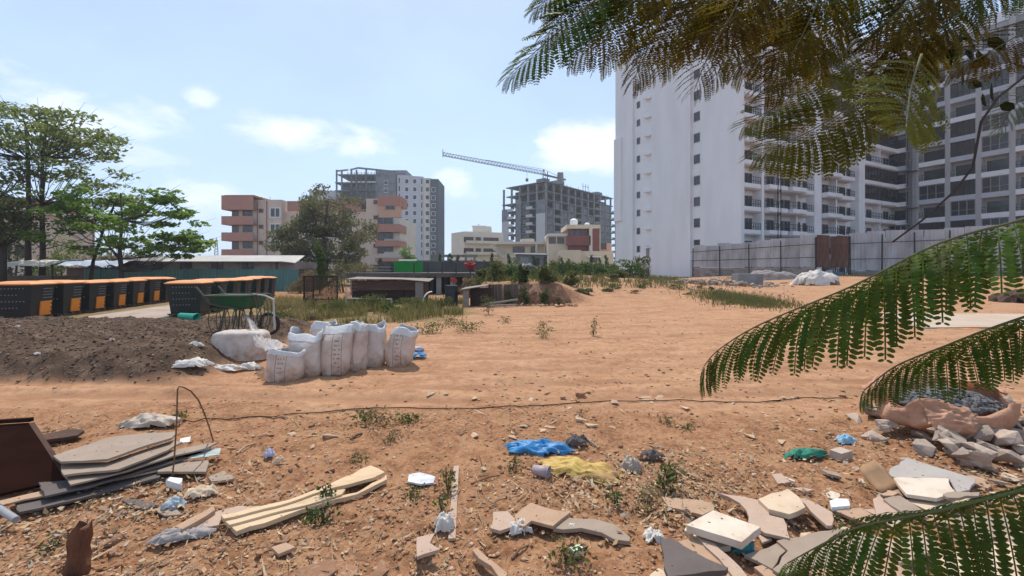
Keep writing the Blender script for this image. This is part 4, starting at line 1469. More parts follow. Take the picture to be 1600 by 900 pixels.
# ================================================================== UNFINISHED BASEMENT, CONTAINER, PLANK SHEDS
bt = thing('basement_structure', 'dark unfinished concrete basement with bare columns behind the plank shed', 'concrete structure', (-10.6, 26.5, 0), 0)
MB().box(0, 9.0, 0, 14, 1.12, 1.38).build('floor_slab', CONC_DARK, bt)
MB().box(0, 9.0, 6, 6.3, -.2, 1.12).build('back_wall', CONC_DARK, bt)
cm_ = MB().box(-.16, .16, -.16, .16, -.2, 1.12).mesh('column', CONCRETE)
for x in (.4, 1.9, 3.4, 4.9, 5.9, 6.8, 7.6, 8.6):
    link('column', cm_, bt, (x, .35, 0))
    link('column', cm_, bt, (x, 3.2, 0))
MB().box(-.2, 9.0, 7.2, 7.5, 1.38, 2.25).build('parapet_wall', CONC_DARK, bt)
for k in range(5):
    MB().box(4.3 + k * .9, 4.36 + k * .9, .1, .16, 1.38, 2.0).build('rebar', DARK_METAL, bt)
pc = M('podium_grey', (0.22, 0.2, 0.18), (0.15, 0.14, 0.125), .8, .95, .2, dirt=(.1, .09, .08), dscale=.8)
pod = thing('podium_wall', 'grey slotted podium wall behind the conical trees', 'wall', (-16, 66, 0), 0)
MB().box(0, 10.5, 0, .3, 0, 1.9).build('wall', pc, pod)
MB().box(0, 10.5, 0, .3, 2.5, 3.0).build('beam', pc, pod)
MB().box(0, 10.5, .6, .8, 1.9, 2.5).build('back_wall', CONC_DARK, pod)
MB().box(3.2, 10.5, 0, .3, 3.5, 3.9).build('beam', pc, pod)
for k in range(8):
    MB().box(k * 1.4 + .1, k * 1.4 + .4, .02, .28, 1.9, 3.5 if k > 2 else 2.5).build('column', pc, pod)
GREEN = M('bright_green_sheet', (0.02, 0.30, 0.045), (0.015, 0.24, 0.035), 1.2, .5, .1, dirt=(.04, .2, .06), dscale=2)
gc = thing('green_container', 'bright green corrugated site container with a cream roll on top', 'container', at(616, 427, 31), 0)
gc.location.z = 1.38
MB().box(.05, 1.83, .05, 1.2, 0, .74).build('body', DARK_METAL, gc)
gsh = corr_sheet(.472, .84, 4, GREEN, 'green_sheet', .02)
for i in range(4):
    link('green_sheet', gsh, gc, (i * .472, 0, random.uniform(0, .02)))
MB().box(1.86, 1.9, 0, 1.2, 0, .8).build('end_sheet', GREEN, gc)
rl = tag(MB().tube([(0, 0, 0), (1.35, 0, .01)], .1, 12).build('cloth_roll', PALE_CREAM, None, (gc.location.x + .25, gc.location.y + .35, 2.24)), 'cream cloth roll lying on top of the bright green container', 'cloth roll')
m_ = MB()
m_.box(.25, 1.6, .2, .5, .74, .76)
m_.build('roof_board', DARK_METAL, gc)
# heap of site goods beside it
sg = thing('formwork_stack', 'grey stack of formwork boards beside the bright green container', 'board stack', at(582, 427, 31), 0)
sg.location.z = 1.38
for k in range(5):
    MB().box(random.uniform(-.1, .1), 1.3 + random.uniform(-.1, .1), 0, .8, k * .12, k * .12 + .09).build('board', CONCRETE if k % 2 else WOODG, sg)

PLANKB = M('weathered_brown_plank', (0.12, 0.066, 0.046), (0.075, 0.042, 0.032), 3, .95, .35, 20, .01, stretch=(.6, 6, 6), jitter=.25)
PLANKD = M('dark_brown_board', (0.055, 0.032, 0.025), (0.038, 0.024, 0.019), 3, .9, .2, stretch=(.6, 5, 5), jitter=.2)
GREYW = M('grey_sun_bleached_wood', (0.30, 0.25, 0.215), (0.22, 0.18, 0.155), 4, .95, .3, stretch=(.6, 6, 6))
ps = thing('plank_shed', 'low brown plank shed with a thin flat roof sheet among the weeds', 'shed', (-7.75, 20.0, 0), 0)
for k in range(3):
    MB().box(0.05, 3.35, -.02 + .006 * k, .03, .62 + .16 * k, .77 + .16 * k).build('plank', PLANKB, ps)
for k in range(4):
    MB().box(.05 + k * .85, .86 + k * .85, .05, .09, 0, .60).build('dark_board', PLANKD, ps)
MB().box(.0, 3.5, .9, .96, 0, 1.05).build('back_board', PLANKD, ps)
MB().box(3.12, 3.5, -.08, -.03, 0, 1.02).build('corner_board', GREYW, ps)
MB().box(3.5, 3.55, -.05, .9, 0, 1.02).build('side_board', PLANKB, ps)
m_ = MB()
m_.add([(-.15, -.2, 1.14), (2.5, -.22, 1.13), (3.8, -.2, 1.02), (3.8, 1.1, 1.14), (-.1, 1.1, 1.22)] + [(-.15, -.2, 1.17), (2.5, -.22, 1.16), (3.8, -.2, 1.05), (3.8, 1.1, 1.17), (-.1, 1.1, 1.25)],
       [(0, 4, 3, 2, 1), (5, 6, 7, 8, 9), (0, 1, 6, 5), (1, 2, 7, 6), (2, 3, 8, 7), (3, 4, 9, 8), (4, 0, 5, 9)])
m_.build('roof_sheet', GREYW, ps)

ms = thing('mesh_panel', 'dark rusty wire mesh panel standing upright in dry grass', 'mesh panel', (-9.2, 18.4, 0), R(3))
m_ = MB()
for (a, c_) in (((0, 0, 0), (0, 0, 1.34)), ((1.45, 0, 0), (1.45, 0, 1.34)), ((0, 0, 1.32), (1.45, 0, 1.32)), ((0, 0, .3), (1.45, 0, .3)), ((.4, 0, .0), (.4, 0, 1.34)), ((1.05, 0, 0), (1.05, 0, .4))):
    m_.bar(a, c_, .05)
m_.build('frame', PLANKD, ms)
m_ = MB()
for i in range(26):
    m_.bar((.03 + i * .055, .02, .1), (.03 + i * .055, .02, 1.3), .02)
for i in range(24):
    m_.bar((.0, .035, .1 + i * .052), (1.45, .035, .1 + i * .052), .018)
o = m_.build('wire_mesh', PLANKB, ms)
o['kind'] = 'stuff'

pf = thing('pipe_frame', 'thin white pipe frame in the weeds before the plank shed', 'pipe frame', (-6.9, 17.3, 0), 0)
MB().tube([(0, 0, 0), (0, 0, .86)], .025, 8).build('pipe', ROOF_W, pf)
MB().tube([(0, 0, .42), (1.92, -.1, .39)], .025, 8).build('pipe', ROOF_W, pf)
MB().tube([(1.92, -.1, 0), (1.92, -.1, .42)], .025, 8).build('pipe', ROOF_W, pf)

ls = thing('lean_to_shelter', 'small lean-to of brown sheets with a pale slanting top against the earth bank', 'shelter', (-2.15, 18.2, 0), R(-4))
MB().box(0, .26, 0, .04, 0, .74).build('front_sheet', GREYW, ls)
MB().box(0, .04, .04, 1.0, 0, .72).build('side_sheet', PLANKB, ls)
MB().box(.27, 1.25, .3, .34, 0, .8).build('back_sheet', PLANKD, ls)
m_ = MB()
m_.add([(-.1, -.15, .72), (1.05, -.15, .90), (1.1, .9, .95), (-.05, .9, .78), (-.1, -.15, .75), (1.05, -.15, .93), (1.1, .9, .98), (-.05, .9, .81)], [(0, 3, 2, 1), (4, 5, 6, 7), (0, 1, 5, 4), (1, 2, 6, 5), (2, 3, 7, 6), (3, 0, 4, 7)])
m_.build('roof_sheet', GREYW, ls)
rs = thing('retaining_sheet', 'row of rusty corrugated sheets holding back the red earth bank', 'sheet wall', (-1.1, 18.75, 0), R(2))
rsm = corr_sheet(.34, .95, 2, BR_SHEET, 'metal_sheet', .02)
for i in range(4):
    link('metal_sheet', rsm, rs, (i * .35, random.uniform(-.04, .04), 0), (R(-6), random.uniform(-.06, .06), 0))
m_ = MB()
for (x, y, a) in ((-.9, 18.2, .1), (-.5, 18.05, .16)):
    pass
for i, (p0, p1, lb) in enumerate((((-1.2, 17.9, .12), (.25, 18.3, .3), 'long grey timber lying against the foot of the red bank'), ((-1.0, 17.6, .07), (.2, 17.9, .1), 'short grey timber on the ground before the red bank'))):
    tag(MB().bar(p0, p1, .12, .07).build('timber', GREYW), lb, 'timber')
DRUM = M('dark_blue_drum', (0.03, 0.032, 0.04), None, 2, .5, .1, dirt=(.08, .06, .05), dscale=3)
dr = thing('oil_drum', 'dark drum standing beside the lean-to shelter', 'drum', (-2.7, 18.6, 0), 0)
MB().tube([(0, 0, 0), (0, 0, .3), (0, 0, .31), (0, 0, .62), (0, 0, .63), (0, 0, .9)], [.27, .27, .285, .285, .27, .27], 18).build('body', DRUM, dr)
MB().tube([(0, 0, .9), (0, 0, .915)], .285, 18).build('rim', DRUM, dr)
RED = M('red_paint', (0.36, 0.03, 0.022), (0.28, 0.025, 0.02), 2, .6, .1)
rb_ = thing('red_sign_board', 'small red board on a post in the dark basement', 'board', (-3.85, 25.9, 0), 0)
MB().box(0, .42, 0, .03, .82, 1.02).build('board', RED, rb_)
MB().box(.18, .23, .03, .07, -.1, 1.0).build('post', DARK_METAL, rb_)
WSHEET = M('white_scrap_sheet', (0.62, 0.58, 0.53), (0.5, 0.46, 0.42), 2, .7, .1, dirt=(.35, .26, .2), dscale=3)
m_ = MB()
vs = [(.0 + .5 * math.sin(k * .3) * .8, 0 + .5 * j, .62 - .62 * (1 - math.cos(k * .26))) for k in range(7) for j in (0, 1)]
m_.add(vs, [(2 * k, 2 * k + 2, 2 * k + 3, 2 * k + 1) for k in range(6)])
o = m_.build('curved_sheet', WSHEET, None, (-3.65, 18.9, .02), (0, 0, R(195)), smooth=True)
md = o.modifiers.new('thick', 'SOLIDIFY')
md.thickness = .02
tag(o, 'bent white scrap sheet leaning in the weeds near the dark drum', 'scrap sheet')
# red tarpaulin heaped on a post above the bank
red_t = thing('red_tarpaulin', 'red tarpaulin heaped over a post above the basement', 'tarpaulin', at(735, 428, 27), 0)
red_t.location.z = 1.1
me = bpy.data.meshes.new('cloth')
bmx = bmesh.new()
bmesh.ops.create_icosphere(bmx, subdivisions=3, radius=1)
for v_ in bmx.verts:
    k = 1 + .75 * (mnoise.noise(v_.co * 1.6 + Vector((4, 1, 2))) + .6 * mnoise.noise(v_.co * 4.5))
    v_.co = Vector((v_.co.x * .3 * k, v_.co.y * .3 * k, v_.co.z * .3 * k + .75))
bmx.to_mesh(me)
bmx.free()
me.materials.append(RED)
link('cloth', me, red_t)
MB().bar((0, 0, 0), (0, 0, .6), .08).build('post', PLANKB, red_t)

TARP_D = M('dark_tarpaulin', (0.035, 0.037, 0.04), (0.055, 0.055, 0.057), 2, .5, .3)
def heap_mesh(name, w, d, h, mat, seed=0, n=28, power=2.4):
    """crumpled sheet thrown over a heap"""
    vs = []
    for j in range(n + 1):
        for i in range(n + 1):
            u, v_ = 2 * i / n - 1, 2 * j / n - 1
            a = abs(u) ** power + abs(v_) ** power
            z = h * max(0, 1 - a) ** .55
            nn = mnoise.noise(Vector((u * 2.2, v_ * 2.2, seed))) + .5 * mnoise.noise(Vector((u * 5, v_ * 5, seed + 9)))
            nn += .9 * (.32 - abs(mnoise.noise(Vector((u * 3.1 + v_, v_ * 4.3, seed + 4))))) + .5 * (.3 - abs(mnoise.noise(Vector((u * 7, v_ * 6 - u * 2, seed + 14)))))
            e = 1 + .38 * mnoise.noise(Vector((u * 1.9 + 5, v_ * 1.9, seed))) + .12 * mnoise.noise(Vector((u * 6 + 5, v_ * 6, seed)))
            vs.append((u * w / 2 * e, v_ * d / 2 * e, max(0.004, z * (1 + .35 * nn) + .015 * (nn + 1))))
    keep = []
    for j in range(n):
        for i in range(n):
            u, v_ = 2 * (i + .5) / n - 1, 2 * (j + .5) / n - 1
            if abs(u) ** power + abs(v_) ** power < 1.12 + .7 * mnoise.noise(Vector((u * 2.6, v_ * 2.6, seed + 31))):
                keep.append((j * (n + 1) + i, j * (n + 1) + i + 1, (j + 1) * (n + 1) + i + 1, (j + 1) * (n + 1) + i))
    m2 = MB().add(vs, keep)
    return m2.mesh(name, mat, True)


p = at(818, 415, 44)
tag(link('tarpaulin_heap', heap_mesh('tarpaulin_heap', 4.2, 2.5, 1.0, TARP_D, 3), None, (p.x, p.y, float(ground_base(p.x, p.y)) - .03)), 'low heap under a dark tarpaulin in front of the blue grey garage', 'tarpaulin heap')
bw = thing('boundary_wall', 'long low brown boundary wall in front of the cream houses', 'wall', (4.6, 62, 0), 0)
for k in range(6):
    MB().box(k * 1.9, k * 1.9 + 1.86, 0, .25, 0, 2.0 + random.uniform(-.05, .05)).build('wall_panel', PLANKB, bw)

# ---- shrubs on the terrace and along its edge
for (px_, py_, Y_, w, h, mt, lb) in (
        (752, 440, 21.5, 1.2, 1.2, LF_OLIVE, 'dull olive shrub on the bank just beyond the lean-to shelter'),
        (775, 440, 20.6, 1.0, 1.1, LF_OLIVE, 'dull shrub spilling over the rusty retaining sheets'),
        (800, 440, 23.5, 1.5, 1.0, LF_WEED, 'low green shrub at the top of the red bank'),
        (818, 452, 19.9, .55, .95, LF_DARK, 'dark leafy plant hanging down the face of the red bank'),
        (850, 452, 19.9, .7, .9, LF_OLIVE, 'green plant hanging down the end of the red bank'),
        (733, 440, 24, 1.1, 1.4, LF_TAN, 'dry shrub under the red tarpaulin'),
        (765, 432, 33, 2.2, 1.5, LF_OLIVE, 'broad dusty shrub in front of the cream three storey block'),
        (845, 440, 28, 2.0, .8, LF_WEED, 'low spreading shrub behind the red bank'),
        (893, 445, 24, 1.0, 1.0, LF_OLIVE, 'upright green plant where the bank slopes down'),
        (915, 452, 22, .8, .4, LF_DUSTY, 'low dusty plant on the sloping bank'),
        (985, 444, 33, 2.4, 1.8, LF_WEED, 'tall leafy shrub against the corner of the white tower'),
        (1003, 443, 34, 1.6, 2.1, LF_OLIVE, 'tall stemmy shrub touching the white tower wall'),
        (968, 446, 31, 1.3, .8, LF_OLIVE, 'low shrub before the tall shrubs at the white tower'),
        (958, 448, 27, .7, .55, LF_DUSTY, 'pale dusty weed on the slope before the tall shrubs')):
    p = at(px_, HZ, Y_)
    bush('shrub', lb, (p.x, p.y), w, w * .8, h, int(420 + 300 * w), .095 + .0022 * Y_, mt, cat='shrub', nclump=10)
rb2 = random.Random(77)
for i in range(16):
    px_ = rb2.uniform(742, 872)
    Y_ = rb2.uniform(19.7, 22.5)
    p = at(px_, HZ, Y_)
    w = rb2.uniform(.5, 1.0)
    bush('bank_plant', 'straggly dusty plant along the brink of the red bank', (p.x, p.y), w, w * .8, rb2.uniform(.4, .95), int(300 * w), .11, rb2.choice((LF_OLIVE, LF_OLIVE, LF_TAN, LF_WEED)), 'plants along the brink of the red bank', 'plant', 8)
for i in range(26):
    px_ = rb2.uniform(885, 1130)
    Y_ = rb2.uniform(21, 33)
    p = at(px_, HZ, Y_)
    w = rb2.uniform(.4, 1.0)
    bush('slope_weed', 'small dusty weed on the pale slope below the white tower', (p.x, p.y), w, w * .8, rb2.uniform(.2, .5), int(220 * w), .10, rb2.choice((LF_OLIVE, LF_DUSTY, LF_TAN, LF_WEED)), 'weeds on the pale slope', 'weed', 7)
for i, px_ in enumerate((728, 742, 772, 783, 806, 862, 876)):
    p = at(px_, HZ, 30 + i % 3)
    bush('tall_weed', 'tall upright weed standing above the red bank', (p.x, p.y), .9, .8, rb2.uniform(1.1, 1.9), 420, .13, rb2.choice((LF_OLIVE, LF_WEED, LF_DARK)), 'tall weeds above the red bank', 'weed', 9)
for (px_, w, h, mt, lb) in ((792, .6, .7, LF_OLIVE, 'dusty creeper at the foot of the red bank next to the rusty sheets'), (819, .5, .95, LF_DARK, 'dark creeper hanging down the middle of the red bank'),
                            (851, .6, .9, LF_WEED, 'green creeper hanging near the far end of the red bank'), (872, .5, .5, LF_TAN, 'dry creeper at the very end of the red bank')):
    p = at(px_, HZ, 18.75)
    bush('creeper', lb, (p.x, p.y), w, .35, h, int(600 * w), .1, mt, cat='plant', nclump=9)
fc = []
for i in range(110):
    px_ = random.uniform(862, 962)
    Y_ = random.uniform(40, 46)
    p = at(px_, HZ, Y_)
    fc.append((p.x, p.y, float(ground_base(p.x, p.y)) + random.uniform(.2, 1.1), .6, .6, .35, 60))
v, qd = leaf_cards(clump_points(fc), .22)
tag(link('green_hedge', np_mesh('green_hedge', v, qd, [LF_WEED])), 'dense green hedge between the red slope and the cream houses', 'hedge')

# ---- the cut face of the red bank
vs, fs = [], []
nu, nv = 90, 22
for j in range(nv + 1):
    for i in range(nu + 1):
        u, v_ = i / nu, j / nv
        x = -1.35 + 4.6 * u
        bend = max(0, u - .78) / .22
        y = 18.85 + .75 * v_ ** 1.6 + 1.3 * bend ** 1.5
        n0 = mnoise.noise(Vector((x * 1.1, v_ * .8, 3)))
        n1_ = mnoise.noise(Vector((x * 3.2, v_ * 2.2, 9)))
        n2_ = mnoise.noise(Vector((x * 9, v_ * 7, 15)))
        y += .26 * n0 + .12 * n1_ + .05 * n2_
        top_ = 1.05 * (1 - .85 * bend) + .08 * n0
        vs.append((x + .08 * n1_, y, -.12 + top_ * (v_ ** .8) + .03 * n2_))
fs = [(j * (nu + 1) + i, j * (nu + 1) + i + 1, (j + 1) * (nu + 1) + i + 1, (j + 1) * (nu + 1) + i) for j in range(nv) for i in range(nu)]
BANK = M('cut_red_earth', (0.25, 0.125, 0.075), (0.16, 0.08, 0.05), 2.2, .95, .8, 14, .05, dirt=(0.36, 0.22, 0.14), dscale=1.6, dlo=.5, dhi=.72)
tag(MB().add(vs, fs).build('earth_bank', BANK), kind='structure')

# ---- grass: dry stand beside the sheds and green weeds among it, one uncountable mass each
def grass(name, spots, mat, h, w):
    n = len(spots)
    xy = np.array(spots, float)
    c = np.stack([xy[:, 0], xy[:, 1], ground_base(xy[:, 0], xy[:, 1]) + ground_relief(xy[:, 0], xy[:, 1]) - .01], 1)
    ang_ = RNG.uniform(0, 6.28, n)
    hh = h * RNG.uniform(.4, 1.25, n)
    lean = RNG.normal(0, .35, (n, 2)) * hh[:, None]
    dx = np.stack([np.cos(ang_), np.sin(ang_), np.zeros(n)], 1) * (w * RNG.uniform(.6, 1.3, n))[:, None]
    top = c + np.stack([lean[:, 0], lean[:, 1], hh], 1)
    midp = c + np.stack([lean[:, 0] * .35, lean[:, 1] * .35, hh * .6], 1)
    v_ = np.stack([c - dx, c + dx, midp + dx * .8, midp - dx * .8, top + dx * .1, top - dx * .1], 1)
    base = np.arange(n)[:, None] * 6
    qd_ = np.concatenate([base + np.array([0, 1, 2, 3]), base + np.array([3, 2, 4, 5])])
    return tag(link(name, np_mesh(name, v_.reshape(-1, 3), qd_, [mat])), kind='stuff')


for (px_, Y_, w, h, mt, lb) in (
        (520, 16.2, 1.3, .55, LF_OLIVE, 'low olive scrub in front of the wire mesh panel'), (575, 16.8, 1.5, .7, LF_OLIVE, 'grassy scrub just before the thin white pipe frame'),
        (612, 15.2, 1.2, .6, LF_WEED, 'greenish scrub at the near side of the pipe frame'), (648, 16.0, 1.5, .6, LF_OLIVE, 'olive scrub before the corner of the plank shed'),
        (690, 17.2, 1.0, .7, LF_OLIVE, 'olive weeds before the dark drum'), (450, 14.6, 1.6, .5, LF_TAN, 'dry tan scrub beside the farthest dark bins'),
        (432, 12.6, 1.2, .4, LF_OLIVE, 'low scrub behind the green cart'), (478, 13.2, 1.4, .3, LF_TAN, 'low dry scrub on the way from the cart to the mesh panel')):
    p = at(px_, HZ, Y_)
    bush('low_scrub', lb, (p.x, p.y), w, w * .7, h, int(500 * w), .085, mt, cat='scrub', nclump=12)
sp_d, sp_g = [], []
gy_ = RNG.uniform(11.6, 21, 26000)
gx_ = RNG.uniform(-12.0, -1.0, 26000)
gp = 800 + F * gx_ / gy_
dens = fbm(gx_ * .9, gy_ * .9, 3, 91)
lim = np.where(gp < 485, .47, .54) + np.maximum(0, 13.5 - gy_) * .05 + np.where((gp > 560) & (gy_ < 14), .05, 0)
ok = (gp > 412) & (gp < 725) & (dens > lim)
for X_s, Y_, px_ in zip(gx_[ok], gy_[ok], gp[ok]):
    (sp_d if (px_ < 478 or random.random() < .42) else sp_g).append((X_s, Y_))
grass('dry_grass', sp_d, GRASS_DRY, .36, .012)
grass('green_grass', sp_g, GRASS_GRN, .34, .013)
sp = []
gy_ = RNG.uniform(19.6, 44, 9000)
gx_ = -1.5 + RNG.random(9000) * (10.5 + (gy_ - 20) * .3)
ok = ((gx_ < 2.5) | (gy_ > 24)) & (fbm(gx_ * .5, gy_ * .5, 3, 95) > .5)
sp = list(zip(gx_[ok], gy_[ok]))
grass('bank_grass', sp, GRASS_GRN, .38, .02)
sp = []
for i in range(5000):
    sp.append((random.gauss(11.2, .9), random.gauss(20.5, 1.6)))
sp += [(random.uniform(20, 45), random.uniform(36, 43)) for _ in range(2500)]
grass('sparse_grass', sp, GRASS_GRN, .2, .014)

# ================================================================== WHITE SACKS ON THE TRACK EDGE
def sack_mat(name, base, printed):
    m = bpy.data.materials.new(name)
    m.use_nodes = True
    t = m.node_tree
    t.nodes.clear()
    q = NB(t)
    co = q.n('ShaderNodeTexCoord').outputs['Object']
    s = q.n('ShaderNodeSeparateXYZ', {0: co})
    x, z = s.outputs[0], s.outputs[2]
    dirt = q.noise(co, 5, 5, .65)
    low = q.n('ShaderNodeMapRange', {0: z, 1: .25, 2: 0.0, 3: 0.0, 4: .85}, clamp=True).outputs[0]
    d = q.m('MULTIPLY', q.n('ShaderNodeMapRange', {0: dirt, 1: .42, 2: .7}, clamp=True).outputs[0], q.m('ADD', low, .5), clamp=True)
    col = q.mix(d, base, (0.42, 0.27, 0.18))
    if printed:
        r_ = q.n('ShaderNodeObjectInfo').outputs['Random']
        a = q.m('ADD', q.m('MULTIPLY', r_, .16), -.1)
        l1 = q.m('LESS_THAN', q.m('ABSOLUTE', q.m('SUBTRACT', x, a)), .005)
        l2 = q.m('LESS_THAN', q.m('ABSOLUTE', q.m('SUBTRACT', x, q.m('ADD', a, .14))), .004)
        xx = q.m('SUBTRACT', x, q.m('ADD', a, .07))
        inside = q.m('LESS_THAN', q.m('ABSOLUTE', xx), .048)
        rows = q.m('LESS_THAN', q.m('FRACT', q.m('MULTIPLY', z, 15.0)), .3)
        cell = q.n('ShaderNodeTexWhiteNoise', {0: q.n('ShaderNodeCombineXYZ', {0: q.m('FLOOR', q.m('MULTIPLY', xx, 70.0)), 1: q.m('FLOOR', q.m('MULTIPLY', z, 15.0)), 2: r_}).outputs[0]}).outputs[0]
        tx_ = q.m('MULTIPLY', q.m('MULTIPLY', inside, rows), q.m('GREATER_THAN', cell, .45))
        zr = q.m('MULTIPLY', q.m('GREATER_THAN', z, .12), q.m('LESS_THAN', z, .58))
        ink = q.m('MAXIMUM', q.m('MULTIPLY', tx_, zr), q.m('MAXIMUM', l1, l2))
        ink = q.m('MULTIPLY', ink, .62)
        col = q.mix(ink, col, (0.06, 0.06, 0.07))
    wv = q.noise(co, 9, 4, .6)
    wv2 = q.noise(q.n('ShaderNodeMapping', {'Vector': co, 'Scale': (1, 1, .35)}).outputs[0], 22, 3, .6)
    bp = q.n('ShaderNodeBump', {'Strength': .6, 'Distance': .03, 'Height': q.m('ADD', wv, q.m('MULTIPLY', wv2, .5))})
    p = q.n('ShaderNodeBsdfPrincipled', {'Base Color': col, 'Roughness': .6, 'Specular IOR Level': .25, 'Normal': bp.outputs[0]})
    tr = q.n('ShaderNodeBsdfTranslucent', {'Color': col})
    mx = q.n('ShaderNodeMixShader', {0: .22, 1: p.outputs[0], 2: tr.outputs[0]})
    out = q.n('ShaderNodeOutputMaterial')
    t.links.new(mx.outputs[0], out.inputs[0])
    return m


SACK = sack_mat('woven_sack', (0.72, 0.63, 0.56), False)
SACK_P = sack_mat('printed_woven_sack', (0.72, 0.60, 0.51), True)
LINER = M('white_liner', (0.80, 0.79, 0.78), (0.7, 0.69, 0.68), 5, .5, .5, 9, .03, dirt=(.55, .45, .38), dscale=3, dlo=.55, dhi=.9, trans=.25)
COMPOST = M('dark_compost', (0.06, 0.04, 0.028), (0.10, 0.07, 0.05), 15, 1, .8, 40, .02)


def make_sack(label, px, py, w, d, h, pinch, lean, seed, printed, rz=0.0, open_=True, rim=.06):
    p = g(px, py)
    th = thing('woven_sack', label, 'sack', (p.x, p.y + d * .5, p.z - .02), rz, 'white woven sacks along the track')
    n, L = 44, 24
    rs_ = random.Random(seed)
    th.rotation_euler = (R(rs_.uniform(-5, 3)), R(rs_.uniform(-5, 5)), rz)
    ph = [rs_.uniform(0, 6.28) for _ in range(6)]

    def ring(t_, k, inner=0.0):
        """one point of the surface: t_ height 0..1, k angle"""
        a = 2 * math.pi * k / n
        ca, sa = math.cos(a), math.sin(a)
        e = 2 / 3.2
        ux, uy = math.copysign(abs(ca) ** e, ca), math.copysign(abs(sa) ** e, sa)
        pr = .86 + .16 * min(1, t_ / .14) if t_ < .14 else 1.02 + .05 * math.sin(math.pi * min(1, (t_ - .14) / .6)) - .06 * max(0, (t_ - .62) / .38)
        top = max(0, (t_ - .72) / .28)
        sy = 1 - (1 - pinch) * top ** 1.3
        sx = 1 + .06 * (1 - pinch) * top
        rimz = .7 * rim * top * (math.cos(2 * a + ph[0]) * .7 + math.sin(3 * a + ph[1]) * .45 + math.sin(7 * a + ph[2]) * .18)
        nn = mnoise.noise(Vector((ux * 1.8 + seed, uy * 1.8, t_ * 3.0))) * .05 + mnoise.noise(Vector((ux * 5 + seed, uy * 5, t_ * 7.0))) * .014 * (1 + 2.0 * top)
        crease = .02 * top * math.sin(9 * a + ph[3])
        f_ = (pr + nn / w * 1.2 + crease - inner)
        z = h * t_ + rimz - (0.012 * math.cos(a * 2 + ph[4]) if t_ < .2 else 0)
        return (ux * w / 2 * f_ * sx + lean[0] * t_ * t_, uy * d / 2 * f_ * sy + lean[1] * t_ * t_, z)
    m_ = MB()
    vs = [ring(i / L, k) for i in range(L + 1) for k in range(n)]
    fs = [(i * n + k, i * n + (k + 1) % n, (i + 1) * n + (k + 1) % n, (i + 1) * n + k) for i in range(L) for k in range(n)]
    fs.append(tuple(range(n - 1, -1, -1)))
    m_.add(vs, fs)
    m_.build('sack_body', SACK_P if printed else SACK, th, smooth=True)
    m_ = MB()    # turned-over mouth: a lip outside and the lining inside
    rows = [(.86, -.03), (.93, -.035), (1.0, -.03), (1.012, .0), (1.0, .035), (.93, .05), (.86, .06)]
    vs = [ring(a, k, b_) for (a, b_) in rows for k in range(n)]
    fs = [(i * n + k, (i) * n + (k + 1) % n, (i + 1) * n + (k + 1) % n, (i + 1) * n + k) for i in range(len(rows) - 1) for k in range(n)]
    m_.add(vs, fs)
    m_.build('open_mouth', LINER, th, smooth=True)
    if open_:
        m_ = MB()
        vs = [ring(.86, k, .05) for k in range(n)]
        cx_ = sum(v_[0] for v_ in vs) / n
        cy_ = sum(v_[1] for v_ in vs) / n
        vs.append((cx_, cy_, h * .9))
        m_.add(vs, [(k, (k + 1) % n, n) for k in range(n)])
        m_.build('contents', COMPOST, th)
    return th


make_sack('short open white sack with printed side, nearest the track, under the draped film', 435, 597, .50, .36, .46, .9, (0, 0), 1, True, R(6), rim=.035)
make_sack('plump unprinted white sack with its mouth bunched over', 471, 590, .50, .42, .66, .45, (-.09, .05), 2, False, R(-4), rim=.09)
make_sack('tall sack with a dirty beige face and pointed closed top', 516, 588, .42, .38, .76, .25, (.05, .02), 3, True, R(8), rim=.04)
make_sack('narrow printed sack wedged between the beige faced sack and the plain sack', 549, 582, .32, .36, .74, .7, (.05, .05), 4, True, R(-10), rim=.08)
make_sack('plain white sack with a wide open scooped mouth', 576, 575, .40, .38, .72, .8, (-.03, .06), 5, False, R(4), rim=.075)
make_sack('printed white sack standing apart at the far end with a slanted open mouth', 618, 574, .44, .38, .63, .7, (.09, .03), 6, True, R(-6), rim=.08)
make_sack('white sack almost hidden behind the beige faced sack', 503, 575, .40, .34, .74, .6, (0, 0), 7, False, R(10), rim=.06)
# bulky sack lying on the dark heap
p = g(366, 560)
bl = thing('bulk_bag', 'bulky pale grey bag slumped on the dark soil heap below the green cart', 'bag', (p.x, p.y + .2, p.z - .03), R(4))
n, L = 48, 14
vs, fs = [], []
for i in range(L + 1):
    t_ = i / L
    for k in range(n):
        a = 2 * math.pi * k / n
        ca, sa = math.cos(a), math.sin(a)
        ux, uy = math.copysign(abs(ca) ** .55, ca), math.copysign(abs(sa) ** .55, sa)
        w_ = (.50 - .075 * t_) * (1 - max(0, t_ - .86) * 2.2)
        nn = 1 + .07 * mnoise.noise(Vector((ux * 2, uy * 2, t_ * 2))) + .035 * mnoise.noise(Vector((ux * 6, uy * 6, t_ * 6))) + (.08 * mnoise.noise(Vector((1, uy * 7, t_ * 9))) if ux > .75 else 0)
        vs.append((ux * w_ * nn + .02 * t_, uy * .3 * (1 - .25 * t_) * nn * (1 - max(0, t_ - .86) * 2.2), .50 * min(1, t_ * 1.06) + .015 * mnoise.noise(Vector((ux * 3, uy * 3, 4)))))
fs = [(i * n + k, i * n + (k + 1) % n, (i + 1) * n + (k + 1) % n, (i + 1) * n + k) for i in range(L) for k in range(n)]
fs.append(tuple(range(L * n, L * n + n)))
MB().add(vs, fs).build('bag_body', SACK, bl, smooth=True)

